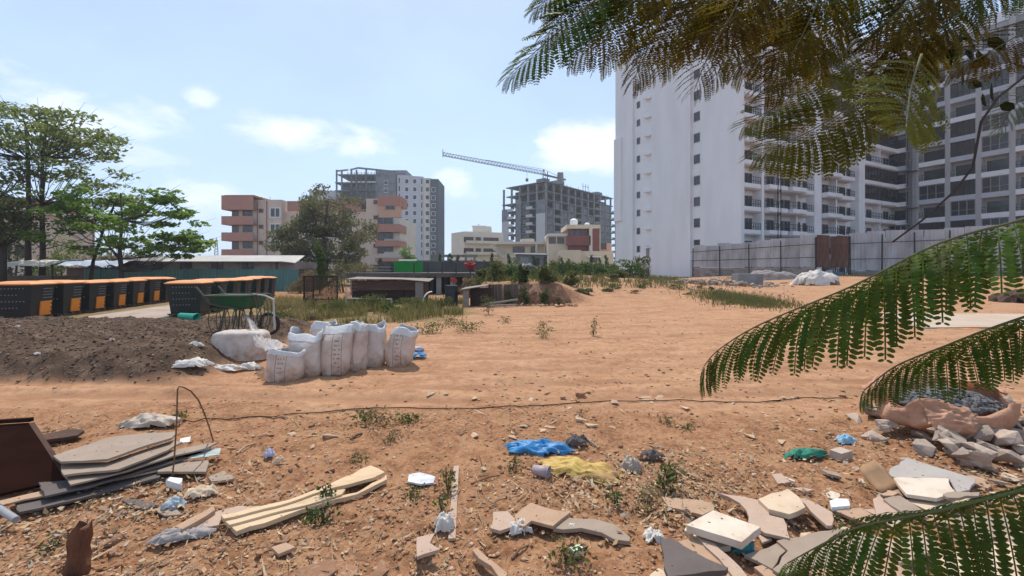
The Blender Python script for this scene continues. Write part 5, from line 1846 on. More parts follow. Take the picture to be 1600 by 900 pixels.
# film draped from the cart to the first sack
film = bpy.data.materials.new('clear_dusty_film')
film.use_nodes = True
t = film.node_tree
t.nodes.clear()
q = NB(t)
co = q.n('ShaderNodeTexCoord').outputs['Object']
fz = q.noise(q.n('ShaderNodeMapping', {'Vector': co, 'Scale': (6, 1.5, 1.5)}).outputs[0], 4, 4, .6)
p_ = q.n('ShaderNodeBsdfPrincipled', {'Base Color': (.55, .52, .5, 1), 'Roughness': .35})
tr = q.n('ShaderNodeBsdfTransparent')
mx = q.n('ShaderNodeMixShader', {0: q.n('ShaderNodeMapRange', {0: fz, 1: .3, 2: .65, 3: .35, 4: .85}, clamp=True).outputs[0], 1: tr.outputs[0], 2: p_.outputs[0]})
out = q.n('ShaderNodeOutputMaterial')
t.links.new(mx.outputs[0], out.inputs[0])
rows = []
for j in range(17):
    v_ = j / 16
    c_ = at(378, 490, 8.2).lerp(at(432, 548, 6.35), v_)
    c_.z += .05 * math.sin(v_ * 9) - .12 * math.sin(math.pi * v_)
    wd = .06 + .34 * v_ ** 1.4
    for i in range(9):
        u = i / 8 - .5
        rows.append((c_.x + u * wd, c_.y + .1 * abs(u), c_.z + .035 * math.sin(i * 2.3 + j * .4) + random.uniform(-.01, .01) + (.09 * u if v_ > .5 else 0)))
tag(MB().add(rows, [(j * 9 + i, j * 9 + i + 1, (j + 1) * 9 + i + 1, (j + 1) * 9 + i) for j in range(16) for i in range(8)]).build('plastic_film', film, smooth=True), 'clear dusty plastic film hanging from the green cart onto the short sack', 'plastic film')

WCLOTH = M('white_crumpled_sheet', (0.70, 0.66, 0.61), (0.56, 0.51, 0.46), 5, .55, .5, 8, .03, dirt=(.5, .36, .26), dscale=3, dlo=.52, dhi=.85, trans=.15)


def litter(name, label, cat, px, py, w, d, h, mat, rz=0.0, seed=None, group=None, n=22, power=2.2, thick=True):
    p = g(px, py)
    me = heap_mesh(name, w, d, h, mat, seed if seed is not None else random.uniform(0, 99), n, power)
    o = link(name, me, None, (p.x, p.y, p.z + .004), (0, 0, rz))
    return tag(o, label, cat, group)


litter('plastic_sheet', 'crumpled white sheet lying at the foot of the dark heap', 'plastic sheet', 300, 574, .5, .25, .09, WCLOTH, .2)
litter('plastic_sheet', 'long flat white sheet at the foot of the bulky grey bag', 'plastic sheet', 352, 578, .62, .22, .05, WCLOTH, .05)
litter('plastic_sheet', 'white crumpled bag skirt beside the short open sack', 'plastic sheet', 391, 578, .32, .2, .09, WCLOTH)
litter('plastic_scrap', 'pale scrap of plastic on the upper dark heap', 'plastic scrap', 305, 541, .22, .1, .05, WCLOTH)
litter('plastic_scrap', 'small pink scrap on the middle of the dark heap', 'plastic scrap', 175, 535, .1, .08, .06, M('pink_plastic', (.55, .35, .38), None, 5, .5, .2))
litter('plastic_scrap', 'tiny white scrap on the lower dark heap', 'plastic scrap', 58, 553, .1, .06, .02, WCLOTH)
litter('plastic_scrap', 'tiny white scrap near the top of the dark heap', 'plastic scrap', 27, 513, .1, .06, .03, WCLOTH)
BLUEP = M('blue_plastic', (0.05, 0.27, 0.56), (0.04, 0.20, 0.44), 6, .4, .4, 12, .02, trans=.15)
litter('plastic_bag', 'flattened blue plastic bag beside the last printed sack', 'plastic bag', 652, 560, .34, .2, .05, BLUEP)
litter('plastic_bag', 'crumpled pale blue and white wrapper beyond the last printed sack', 'plastic bag', 650, 548, .3, .16, .07, M('pale_blue_plastic', (.5, .55, .65), (.25, .32, .55), 9, .45, .3))

# ---- green cart with iron hoops on the heap
p = g(378, 524)
CG = M('green_cart_paint', (0.018, 0.10, 0.045), (0.014, 0.075, 0.035), 3, .55, .1, dirt=(.08, .06, .04), dscale=4)
IRON = M('dark_green_iron', (0.06, 0.08, 0.055), (0.10, 0.085, 0.055), 4, .6, .1)
ct = thing('green_cart', 'green tipping cart with iron hoops standing on the dark heap', 'cart', p, R(-6))
m_ = MB()
m_.taper((-.36, .26, -.2, .24), (-.52, .34, -.3, .32), .52, .78)
m_.build('tray', CG, ct, bevel=.02)
m_ = MB()
m_.tube([(-.54, -.32, .78), (.36, -.32, .79), (.36, .34, .79), (-.54, .34, .78), (-.54, -.32, .78)], .018, 6)
m_.build('tray_rim', IRON, ct)
for s_ in (-1, 1):
    MB().tube([(.2, .22 * s_, .5), (-.45, .26 * s_, .62), (-.75, .27 * s_, .95)], .02, 6).build('handle', IRON, ct)
    MB().tube([(-.2, .2 * s_, .52), (-.28, .24 * s_, 0.02), (-.02, .24 * s_, 0.02), (.05, .2 * s_, .52)], .018, 6).build('leg', IRON, ct)
for i in range(7):
    x = -.42 + .15 * i
    m_ = MB()
    r_ = .24 + .02 * (i % 2)
    m_.tube([(x + .05 * math.cos(a), -.14 + .12 * math.sin(a) * .5 + .02 * i, .28 + r_ * math.sin(a)) if False else (x + r_ * .55 * math.cos(a), -.2 + .03 * i, .30 + r_ * math.sin(a)) for a in [2 * math.pi * k / 20 for k in range(21)]], .009, 5)
    m_.build('iron_hoop', IRON, ct)
for i in range(6):
    m_ = MB()
    m_.tube([(.30 + .055 * i + .10 * math.sin(a), -.1 + .03 * i, .46 + .32 * math.cos(a)) for a in [math.pi * k / 12 for k in range(13)]], .009, 5)
    m_.build('iron_hoop', IRON, ct)
MB().tube([(.28, -.05, .8), (.5, -.02, .78), (.68, 0, .7), (.7, 0, .1)], .02, 6).build('frame_bar', ROOF_W, ct)
m_ = MB()
m_.tube([(.5 + .2 * math.cos(a), .12, .2 + .2 * math.sin(a)) for a in [2 * math.pi * k / 24 for k in range(25)]], .035, 8)
m_.build('wheel', DARK_METAL, ct)
p = g(296, 500)
BUCK = M('teal_green_plastic', (0.02, 0.36, 0.25), (0.018, 0.30, 0.21), 3, .4, .1)
bu = thing('plastic_bucket', 'bright teal green bucket lying on its side by the dark bins', 'bucket', (p.x, p.y, p.z + .1), 0)
bu.scale = (.62, .62, .62)
m_ = MB()
m_.tube([(-.42, 0, 0), (-.40, 0, 0), (.28, 0, .01), (.30, 0, .01)], [.10, .115, .15, .165], 18, cap=False)
m_.add([(-.42, .1 * math.cos(a), .1 * math.sin(a)) for a in [2 * math.pi * k / 18 for k in range(18)]], [tuple(range(18))])
o = m_.build('body', BUCK, bu, (0, 0, 0), (0, R(6), R(-6)), smooth=True)
md = o.modifiers.new('wall', 'SOLIDIFY')
md.thickness = .008
MB().tube([(.3, .17 * math.cos(a), .17 * math.sin(a)) for a in [2 * math.pi * k / 18 for k in range(19)]], .012, 6).build('rim', BUCK, bu, (0, 0, 0), (0, R(6), R(-6)))

# ================================================================== DEBRIS BOARDS, TILES AND PLANKS
def px_world(pts, z, zs=None):
    r_ = []
    for i, (px, py) in enumerate(pts):
        zz = zs[i] if zs else z
        Y = (HC - zz) * F / (py - HZ)
        r_.append(((px - 800) / F * Y, Y, zz))
    return r_


SLABS = []


def slab(name, label, cat, pts, z, thick, mat, zs=None, jag=.011, group=None, conv=None):
    """flat broken board: outline given by photo pixels on its upper face, z above datum, real thickness"""
    if conv:
        pts = [(conv[0] + x / conv[2], conv[1] + y / conv[2]) for (x, y) in pts]
    w3 = px_world(pts, z, zs)
    # split the edges and let them wander a little, as broken board does
    out_ = []
    n = len(w3)
    for i in range(n):
        a, b_ = Vector(w3[i]), Vector(w3[(i + 1) % n])
        L = (b_ - a).length
        k = max(1, int(L / .07))
        for j in range(k):
            p_ = a.lerp(b_, j / k)
            if j:
                p_.x += random.uniform(-jag, jag)
                p_.y += random.uniform(-jag, jag)
            out_.append(p_)
    c_ = sum(out_, Vector()) / len(out_)
    gzc = gz(c_.x, c_.y)
    loc = Vector((c_.x, c_.y, c_.z - thick))
    m_ = MB()
    m_.prism([(p_.x - c_.x, p_.y - c_.y) for p_ in out_], [p_.z - thick - loc.z for p_ in out_], [p_.z - loc.z for p_ in out_])
    o = m_.build(name, mat, None, loc, bevel=.0025)
    if zs is None and thick > .005:
        SLABS.append([(p_.x, p_.y, p_.z) for p_ in out_])
    return tag(o, label, cat, group)


TILE_W = M('dusty_white_tile', (0.66, 0.56, 0.45), (0.58, 0.48, 0.38), 5, .55, .08, dirt=(.48, .33, .22), dscale=6, dlo=.5, dhi=.8, spec=.4)
TILE_C = M('cream_stone', (0.60, 0.47, 0.33), (0.52, 0.39, 0.27), 6, .8, .12, dirt=(.42, .27, .17), dscale=5, dlo=.5, dhi=.8)
TILE_T = M('tan_board', (0.43, 0.28, 0.185), (0.36, 0.23, 0.15), 6, .85, .15, dirt=(.5, .36, .24), dscale=5, dlo=.5, dhi=.8)
TILE_P = M('pinkish_board', (0.46, 0.33, 0.25), (0.40, 0.28, 0.21), 6, .85, .12, dirt=(.52, .38, .27), dscale=7, dlo=.5, dhi=.8)
BOARD_G = M('grey_board', (0.33, 0.255, 0.195), (0.27, 0.205, 0.155), 5, .8, .12, dirt=(.34, .24, .17), dscale=5, dlo=.52, dhi=.85)
BOARD_D = M('slate_grey_board', (0.13, 0.105, 0.095), (0.10, 0.08, 0.072), 5, .8, .12, dirt=(.2, .14, .1), dscale=6, dlo=.55, dhi=.9)
BOARD_B = M('dark_brown_veneer', (0.032, 0.011, 0.007), (0.022, 0.008, 0.005), 3, .9, .1, spec=.05, stretch=(1, 6, 1))
PINE = M('pale_pine', (0.62, 0.46, 0.29), (0.54, 0.38, 0.23), 5, .8, .25, 30, .004, dirt=(.42, .27, .16), dscale=7, dlo=.52, dhi=.85, stretch=(.8, 3, 3))
CARD = M('brown_cardboard', (0.40, 0.24, 0.13), (0.33, 0.19, 0.1), 4, .9, .2, dirt=(.28, .15, .09), dscale=4)
c5 = (1000, 700, 4.5)
c4 = (640, 640, 3.4625)
c3 = (240, 640, 3.3333)
c6 = (1250, 580, 2.811)
# cluster at lower right
slab('tan_board', 'tan board with a chipped corner leaning beside dry weeds', 'board', [(150, 340), (330, 355), (505, 385), (525, 430), (440, 470), (200, 412)], .06, .025, TILE_T, conv=c5)
slab('white_tile', 'thick pale square tile lying on top of the board heap', 'tile', [(325, 540), (515, 435), (850, 555), (715, 660)], .13, .045, TILE_W, jag=.002, conv=c5)
slab('curved_board', 'pale pinkish board cut in a curve between two tiles', 'board', [(545, 315), (640, 330), (830, 365), (900, 420), (910, 470), (1010, 495), (1055, 635), (880, 597), (760, 520), (765, 480), (700, 385), (620, 340)], .075, .02, TILE_P, conv=c5)
slab('cream_tile', 'cream stone slab with a notched near edge behind the pinkish curved board', 'tile', [(830, 358), (1040, 285), (1120, 345), (1165, 415), (1050, 465), (905, 428)], .10, .035, TILE_C, conv=c5)
slab('narrow_board', 'narrow pinkish board slanting past the cream slab', 'board', [(1112, 355), (1165, 350), (1350, 450), (1350, 545), (1315, 545)], .08, .022, TILE_P, conv=c5)
slab('slate_board', 'dark slate grey triangular board at the bottom edge', 'board', [(145, 645), (210, 630), (350, 710), (620, 838), (605, 860), (380, 885), (200, 905)], .11, .03, BOARD_D, conv=c5)
slab('tan_plank', 'wide tan plank running under the slate grey triangle', 'plank', [(265, 655), (385, 625), (560, 790), (640, 905), (420, 905), (420, 800)], .055, .022, TILE_T, conv=c5)
slab('tan_plank', 'narrow tan plank alongside the wide tan plank', 'plank', [(395, 610), (445, 588), (700, 830), (760, 905), (655, 905), (560, 780)], .07, .022, TILE_P, conv=c5)
slab('grey_board', 'grey board edge poking out under the fern like leaf', 'board', [(730, 750), (960, 668), (1030, 720), (930, 850)], .05, .02, BOARD_G, conv=c5)
slab('grey_board', 'large grey board half covered by the lowest leaf frond', 'board', [(960, 650), (1190, 600), (1400, 560), (1700, 640), (1650, 760), (1230, 830), (990, 890), (930, 850), (1040, 720)], .065, .02, BOARD_G, conv=c5)
slab('white_tile', 'broken white tile edge under the thick square tile', 'tile', [(310, 575), (330, 545), (420, 590), (560, 640), (640, 690), (560, 700), (420, 640)], .05, .03, TILE_W, conv=c5)
slab('tan_board', 'brick coloured board corner at the bottom below the grey board', 'board', [(800, 835), (860, 820), (960, 880), (960, 910), (880, 905)], .045, .03, TILE_T, conv=c5)
slab('cream_tile', 'cream tile at the bottom edge beside the slate triangle', 'tile', [(70, 890), (130, 840), (190, 870), (190, 920), (60, 920)], .05, .03, TILE_C, conv=c5)
slab('small_tile', 'small pinkish tile chip beside the thick square tile', 'tile', [(830, 610), (890, 600), (930, 640), (860, 665)], .045, .015, TILE_P, conv=c5)
# further right, below the rubble
slab('white_tile', 'white speckled tile below the rubble heap', 'tile', [(410, 467), (655, 470), (680, 528), (600, 558), (470, 540)], .10, .025, TILE_W, conv=c6)
slab('grey_board', 'wide pale grey board between the rubble and the white tile', 'board', [(375, 455), (470, 378), (600, 420), (770, 470), (745, 520), (690, 532), (655, 470), (420, 466)], .085, .02, M('pale_grey_board', (.40, .36, .32), (.34, .30, .27), 5, .8, .1), conv=c6)
slab('thin_board', 'thin grey strip of board lying over the white tile edge', 'board', [(627, 540), (650, 530), (790, 530), (785, 548), (650, 555)], .12, .02, BOARD_G, conv=c6)
slab('tan_board', 'tan board in the heap left of the curled cardboard', 'board', [(320, 560), (350, 545), (450, 635), (335, 642)], .06, .02, TILE_P, conv=c6)
slab('narrow_board', 'narrow grey brown board leaning toward the lowest leaf frond', 'board', [(365, 560), (440, 545), (560, 625), (455, 622)], .075, .02, BOARD_G, conv=c6)
slab('tan_board', 'slim tan board end beside the white foam piece', 'board', [(150, 610), (265, 600), (340, 640), (300, 668)], .05, .02, TILE_T, conv=c6)
slab('tan_board', 'square tan board corner above the lowest leaf frond', 'board', [(460, 565), (640, 545), (760, 560), (700, 600), (560, 610)], .055, .02, TILE_C, conv=c6)
slab('tan_board', 'long tan board under the lowest leaf frond', 'board', [(30, 880), (300, 790), (430, 830), (520, 905), (60, 905)], .055, .02, TILE_T, conv=c6)
slab('tan_board', 'pale pink board under the middle of the lowest leaf frond', 'board', [(330, 760), (560, 700), (620, 780), (440, 840)], .075, .02, TILE_P, conv=c6)
slab('tan_board', 'broad board in the corner under the lowest leaf frond', 'board', [(600, 800), (980, 740), (1100, 905), (640, 905)], .06, .02, TILE_C, conv=c6)
slab('grey_board', 'grey board in the corner beyond the lowest leaf frond', 'board', [(680, 640), (960, 620), (1000, 700), (760, 740)], .05, .02, BOARD_G, conv=c6)
FOAM = M('white_foam', (0.82, 0.81, 0.79), None, 8, .7, .2)
slab('foam_piece', 'small bright white foam piece beside the heap of boards', 'foam', [(130, 568), (160, 558), (215, 560), (220, 590), (140, 597)], .07, .03, FOAM, conv=c6)
# three boards in the middle
slab('tan_board', 'tan tile piece with rounded corner among the middle debris', 'board', [(435, 640), (450, 552), (530, 548), (582, 600), (578, 625), (490, 655)], .05, .022, TILE_P, conv=c4)
slab('tan_board', 'broken tan board overlapping the round cornered piece', 'board', [(568, 572), (655, 502), (740, 530), (870, 555), (775, 630), (660, 600), (620, 632), (580, 622)], .075, .02, TILE_T, conv=c4)
slab('curved_board', 'grey board cut in a long curve beside the broken tan board', 'board', [(775, 640), (850, 585), (1000, 590), (1110, 620), (1195, 690), (1190, 712), (1110, 702), (1040, 665), (930, 640), (830, 648)], .055, .025, BOARD_G, conv=c4)
slab('narrow_plank', 'reddish plank end at the bottom centre', 'plank', [(340, 760), (370, 750), (530, 885), (520, 905), (480, 900)], .06, .03, TILE_T, conv=c4)
slab('folded_carton', 'crumpled pinkish carton piece beside the thin stick', 'carton', [(38, 690), (135, 668), (110, 720), (165, 755), (80, 780), (40, 795)], .08, .02, TILE_P, conv=c4)
slab('white_wrapper', 'white printed wrapper with a blue edge on bare soil', 'wrapper', [(-5, 350), (50, 338), (140, 362), (130, 395), (60, 402), (-10, 388)], .04, .015, M('white_wrap', (.74, .72, .69), (.42, .44, .5), 14, .4, .1), conv=c4)
slab('juice_carton', 'small white carton with a green letter shaped mark', 'carton', [(865, 742), (920, 725), (945, 752), (895, 772)], .06, .03, M('carton_white', (.72, .68, .58), None, 8, .5, .1), conv=c4)
slab('carton_mark', 'green mark printed on the small white carton', 'print', [(885, 742), (912, 737), (922, 752), (910, 755), (905, 745), (895, 748), (902, 759), (894, 761)], .0625, .002, GREEN, conv=c4)
mk, jc = bpy.data.objects['carton_mark'], bpy.data.objects['juice_carton']
mk.location = mk.location - jc.location
mk.parent = jc
mk.name = 'printed_mark'
del mk['label'], mk['category']
# pale planks
slab('pine_plank', 'longest pale pine plank with a broad far end', 'plank', [(350, 548), (700, 470), (930, 380), (1130, 290), (1205, 325), (1150, 352), (950, 402), (700, 485), (365, 568)], .085, .025, PINE, conv=c3)
slab('pine_plank', 'middle pale pine plank with a knot at its near end', 'plank', [(368, 576), (700, 492), (900, 425), (1000, 412), (980, 440), (820, 490), (395, 600)], .07, .025, PINE, conv=c3)
slab('pine_plank', 'lowest pale pine plank beside small weeds', 'plank', [(402, 606), (830, 492), (1060, 430), (1212, 338), (1216, 362), (1060, 440), (830, 502), (430, 634)], .055, .03, PINE, conv=c3)
slab('tan_plank', 'short brown plank leaning against the pale pine planks', 'plank', [(110, 608), (310, 500), (322, 520), (150, 622)], .08, .03, TILE_T, conv=c3)
slab('tan_board', 'tan board wedged under the pale pine planks', 'board', [(195, 622), (330, 528), (440, 500), (560, 500), (350, 570), (340, 600)], .05, .025, TILE_P, conv=c3)
slab('grey_board', 'thin grey board flat on the soil near the plank ends', 'board', [(0, 515), (90, 500), (150, 545), (60, 552)], .04, .012, BOARD_G, conv=c3)
slab('dark_board', 'small dark board flat on the soil below the leaning stack', 'board', [(190, 781), (213, 779), (248, 790), (224, 797)], .04, .012, BOARD_D)
slab('tile_chip', 'small orange brown tile chip on bare soil', 'tile', [(612, 715), (690, 690), (740, 715), (650, 752)], .05, .02, TILE_T, conv=c3)
slab('grey_board', 'grey board chip to the far side of the wire hoop', 'board', [(325, 745), (350, 735), (366, 748), (330, 752)], .045, .02, BOARD_G)
slab('white_block', 'small whitish block at the foot of the bent wire', 'block', [(259, 750), (264, 745), (285, 747), (283, 757)], .07, .05, FOAM)

# ---- stack of old boards at left, dark panel leaning on it
slab('stacked_board', 'topmost grey board of the stack with small dark holes', 'board', [(83, 712), (170, 683), (215, 678), (275, 674), (268, 684), (215, 700), (168, 717), (95, 721)], .23, .018, BOARD_G)
slab('stacked_board', 'second grey board down in the stack', 'board', [(95, 722), (168, 722), (270, 688), (285, 690), (262, 703), (185, 733), (100, 742)], .18, .018, BOARD_G)
slab('stacked_board', 'long thin board sticking out of the stack toward the wire hoop', 'board', [(100, 738), (215, 712), (342, 690), (322, 700), (270, 712), (200, 735), (110, 757)], .14, .014, BOARD_G)
slab('stacked_board', 'dark board deep in the stack', 'board', [(60, 748), (150, 725), (260, 705), (320, 706), (250, 728), (140, 760), (70, 775)], .10, .016, BOARD_D)
slab('stacked_board', 'pale board at the stack edge under a striped sheet', 'board', [(245, 726), (262, 720), (326, 719), (322, 737), (246, 737)], .075, .02, BOARD_G)
slab('stacked_board', 'lowest dark board of the stack lying on soil', 'board', [(20, 778), (140, 755), (252, 736), (250, 745), (120, 780), (30, 800)], .05, .018, BOARD_D)
slab('long_lath', 'long brown lath under the leaning dark panel', 'lath', [(-20, 785), (60, 768), (140, 750), (245, 730), (246, 735), (140, 757), (60, 776), (-20, 793)], .075, .014, TILE_T)
slab('brown_board', 'flat brown board on the ground behind the stack', 'board', [(60, 680), (112, 669), (132, 672), (120, 680), (66, 688)], .06, .03, PLANKB)
STRIPE = M('striped_sheet', (.62, .64, .55), (.1, .17, .2), 9, .5, .1, stretch=(1, 5, 1))
slab('striped_sheet', 'striped green and white sheet sticking out of the board stack', 'sheet', [(282, 712), (300, 704), (345, 700), (343, 710), (300, 716)], .10, .006, STRIPE)
slab('white_scrap', 'bright white scrap of board behind the stack', 'scrap', [(280, 692), (282, 685), (298, 682), (296, 690)], .13, .01, FOAM)
lpts = [Vector((-3.98, 2.85, .0)), at(103, 748, 3.05), at(45, 660, 3.34), at(-80, 668, 3.36)]
nrm_ = (lpts[1] - lpts[0]).cross(lpts[3] - lpts[0]).normalized()
if nrm_.y < 0:
    nrm_ = -nrm_
th = .03
m_ = MB()
m_.add([tuple(p_) for p_ in lpts] + [tuple(p_ + nrm_ * th) for p_ in lpts], [(0, 1, 2, 3), (7, 6, 5, 4), (0, 4, 5, 1), (1, 5, 6, 2), (2, 6, 7, 3), (3, 7, 4, 0)])
lp_ = thing('leaning_panel', 'dark brown veneered panel leaning on the board stack at the picture edge', 'panel', lpts[0])
o = m_.build('panel_face', BOARD_B, lp_, -lpts[0], bevel=.003)
m_ = MB()
m_.bar(lpts[1] + nrm_ * .015 + Vector((.012, 0, 0)), lpts[2] + nrm_ * .015 + Vector((.012, 0, .0)), .03, .018)
m_.build('edge_strip', PLANKB, lp_, -lpts[0])
m_ = MB()
m_.bar(lpts[2] + Vector((0, 0.02, .016)), lpts[3] + Vector((0, .02, .016)), .03, .03)
m_.build('edge_strip', BOARD_B, lp_, -lpts[0])

# ---- bent wire hoop, sticks, stump, cable, pipe
RUSTW = M('rusty_wire', (0.13, 0.07, 0.04), (0.2, 0.11, 0.06), 9, .8, .2)
def rod_path(pts):
    return [at(*p_) for p_ in pts]
pts = [g(268, 757)] + rod_path([(272, 720, 3.22), (276, 660, 3.22), (277, 620, 3.22), (277.5, 608, 3.23), (280, 604, 3.24), (287, 605, 3.25), (298, 611, 3.28), (310, 625, 3.33), (319, 645, 3.4)]) + [at(327, 668, 3.5), g(333, 692)]
tag(MB().tube(pts, [.0055] * len(pts), 7).build('bent_rod', RUSTW, smooth=True), 'thin rusty rod stuck upright in the ground and bent over into a hoop', 'rod')
def stick(label, a, b_, r_, mat, name='stick', flat=False):
    p0, p1 = g(*a), g(*b_)
    p0.z += r_ * .8
    p1.z += r_ * .8
    if flat:
        o = MB().bar(p0, p1, r_ * 2.4, r_).build(name, mat)
    else:
        mid = (p0 + p1) / 2 + Vector((random.uniform(-.02, .02), 0, .015))
        o = MB().tube([p0, mid, p1], [r_, r_ * .9, r_ * .6], 6).build(name, mat)
    return tag(o, label, 'stick')


stick('straight flat wooden lath lying end on in the middle of the litter', (713, 737), (706, 848), .018, TILE_P, 'wooden_lath', True)
stick('bare twig lying between the blue cloth and the pale planks', (736, 758), (800, 740), .007, RUSTW)
stick('short twig beside the reddish plank end', (800, 878), (826, 858), .008, RUSTW)
stick('thin stick lying beyond the topmost boards on bare soil', (370, 713), (400, 695), .012, TILE_T)
stick('grey stick beside the grey crumpled cloth', (918, 690), (935, 702), .01, GREYW)
stick('long thin twig on open soil toward the rubble', (1010, 700), (1075, 722), .006, TILE_T)
stick('dry twig below the yellow cloth', (862, 770), (890, 790), .007, RUSTW)
stick('dark stick among the scrub cuttings', (548, 690), (566, 680), .014, PLANKB)
p = g(118, 900)
STUMP = M('rotten_red_wood', (0.20, 0.085, 0.045), (0.10, 0.045, 0.028), 9, 1, .9, 28, .03, dirt=(.05, .03, .02), dscale=12, stretch=(1, 1, .35))
m_ = MB()
n = 14
vs = []
for i in range(10):
    for k in range(n):
        a = 2 * math.pi * k / n
        nn = mnoise.noise(Vector((math.cos(a) * 2.2, math.sin(a) * 2.2, i * .35)))
        r_ = .036 * (1.1 - .03 * i) * (1 + .45 * nn) + .01
        vs.append((r_ * math.cos(a) + .004 * i, r_ * math.sin(a), .032 * i + (.05 * nn + .03 * math.sin(a * 3) if i == 9 else 0)))
m_.add(vs, [(i * n + k, i * n + (k + 1) % n, (i + 1) * n + (k + 1) % n, (i + 1) * n + k) for i in range(9) for k in range(n)] + [tuple(range(9 * n, 10 * n))])
tag(m_.build('tree_stump', STUMP, None, (p.x, p.y, p.z - .02)), 'short splintered reddish wooden stump standing near the bottom edge', 'stump')
cp = []
for i in range(60):
    f_ = i / 59
    px_ = 285 + (1325 - 285) * f_
    py_ = 657 - 24 * math.sin(f_ * 1.5) - 8 * f_ + 2.2 * math.sin(f_ * 17)
    q_ = g(px_, py_)
    q_.z += .012
    cp.append(q_)
tag(MB().tube(cp, .006, 5).build('ground_cable', PLANKD, smooth=True), 'thin dark cable lying across the edge of the dirt track', 'cable')
PIPEG = M('grey_pipe', (.33, .33, .34), None, 4, .5, .1)
p0, p1 = at(-12, 788, 2.75), at(25, 812, 2.62)
pp = thing('grey_pipe', 'short grey pipe end with a blue band at the picture edge', 'pipe', p0)
MB().tube([(0, 0, 0), p1 - p0], .02, 12).build('pipe', PIPEG, pp)
MB().tube([(p1 - p0) * .1, (p1 - p0) * .25], .0225, 12).build('blue_band', BLUEP, pp)
cp = [g(-8, 838), g(5, 830), g(18, 822), g(24, 815)]
tag(MB().tube([c_ + Vector((0, 0, .01)) for c_ in cp], .007, 6).build('cable_end', PINE, smooth=True), 'pale cable end curling on the soil below the grey pipe', 'cable')

# ---- cloths and wrappers
litter('blue_cloth', 'bright blue crumpled cloth lying on the littered soil', 'cloth', 838, 705, .58, .22, .06, BLUEP, R(-8), 4, n=34)
YEL = M('yellow_plastic', (0.62, 0.42, 0.12), (0.55, 0.36, 0.09), 6, .5, .5, 12, .02, dirt=(.36, .2, .1), dscale=6, trans=.15)
litter('yellow_sack', 'crumpled yellow plastic sack stretched across dry leaves', 'plastic sack', 905, 742, .64, .26, .06, YEL, R(-20), 8, n=34)
litter('grey_cloth', 'crumpled dark grey cloth beyond the blue cloth', 'cloth', 902, 698, .2, .12, .07, BOARD_D, 0, 2)
GRNC = M('sea_green_cloth', (0.035, 0.24, 0.16), (0.03, 0.18, 0.12), 8, .7, .5, 14, .02)
litter('green_cloth', 'crumpled sea green cloth on the soil before the rubble heap', 'cloth', 1258, 716, .42, .10, .05, GRNC, R(8), 5)
litter('blue_rag', 'light blue rag near the rubble heap', 'rag', 1320, 693, .17, .12, .05, M('light_blue_cloth', (.25, .45, .58), (.2, .36, .5), 8, .6, .4), 0, 3)
litter('teal_rag', 'small teal rag tucked under the thick square tile', 'rag', 1158, 862, .14, .1, .05, M('teal_rag', (.05, .26, .27), (.03, .18, .2), 8, .7, .4), 0, 6)
litter('grey_bag', 'grey crumpled plastic bag strip beside the plank ends', 'plastic bag', 285, 848, .34, .12, .035, M('grey_plastic', (.33, .29, .27), (.24, .21, .2), 7, .5, .5, 12, .02), .3, 7)
litter('plastic_wrap', 'clear whitish plastic wrap beside the foot of the bent rod', 'plastic wrap', 315, 783, .2, .12, .04, TILE_C, .3, 9)
litter('blue_rag', 'pale blue rag at the foot of the bent rod', 'rag', 272, 800, .14, .1, .05, M('light_blue_cloth2', (.4, .48, .52), (.25, .32, .36), 8, .6, .4), 0, 11)
litter('white_scrap', 'white crumpled paper beside the thin lath', 'paper', 694, 832, .12, .1, .07, WCLOTH, 0, 12)
litter('white_scrap', 'white crumpled paper below the round cornered tan tile', 'paper', 812, 836, .13, .09, .05, WCLOTH, 0, 13)
litter('white_scrap', 'tiny white scrap near the grey curved board', 'paper', 894, 834, .06, .04, .02, FOAM, 0, 14)
litter('white_scrap', 'white paper beside the slate grey triangular board', 'paper', 1022, 853, .12, .09, .03, WCLOTH, 0, 15)
litter('grey_bag', 'grey plastic bag half hidden by weeds near the yellow sack', 'plastic bag', 985, 738, .16, .12, .08, M('hazy_plastic', (.42, .34, .27), (.34, .27, .22), 8, .4, .4), 0, 16)
litter('dark_cloth', 'dark grey flat rag between the pale tile and the yellow sack', 'rag', 1018, 724, .2, .09, .05, BOARD_D, 0, 17)
litter('blue_scrap', 'blue and white scrap of wrapper between the boards and the scrub', 'wrapper', 421, 720, .08, .07, .05, M('bluewhite', (.6, .6, .66), (.2, .22, .45), 20, .4, .1), 0, 18)
litter('paper_cup', 'crumpled pale paper scrap next to the blue and white wrapper', 'paper', 436, 727, .09, .06, .04, TILE_C, 0, 19)
litter('white_sheet_scrap', 'crumpled whitish plastic behind the board stack', 'plastic sheet', 232, 668, .5, .2, .08, M('dull_white_plastic', (.5, .42, .34), (.42, .34, .27), 7, .6, .5, 12, .02), .2, 20)
p = g(846, 748)
CUP = M('pale_purple_cup', (.42, .33, .34), (.36, .28, .29), 6, .5, .1)
cu = thing('paper_cup', 'pale open cup lying on its side between the blue and yellow cloths', 'cup', (p.x, p.y, p.z + .045), 0)
o = MB().tube([(-.06, .03, .0), (.055, -.03, .005)], [.036, .047], 16, cap=False).build('cup_wall', CUP, cu, smooth=True)
md = o.modifiers.new('wall', 'SOLIDIFY')
md.thickness = .004
MB().tube([(.055 + .047 * .46 * math.cos(a) * 1.0, -.03 + .047 * .88 * math.cos(a), .005 + .047 * math.sin(a)) for a in [2 * math.pi * k / 18 for k in range(19)]], .004, 5).build('rim', CUP, cu)
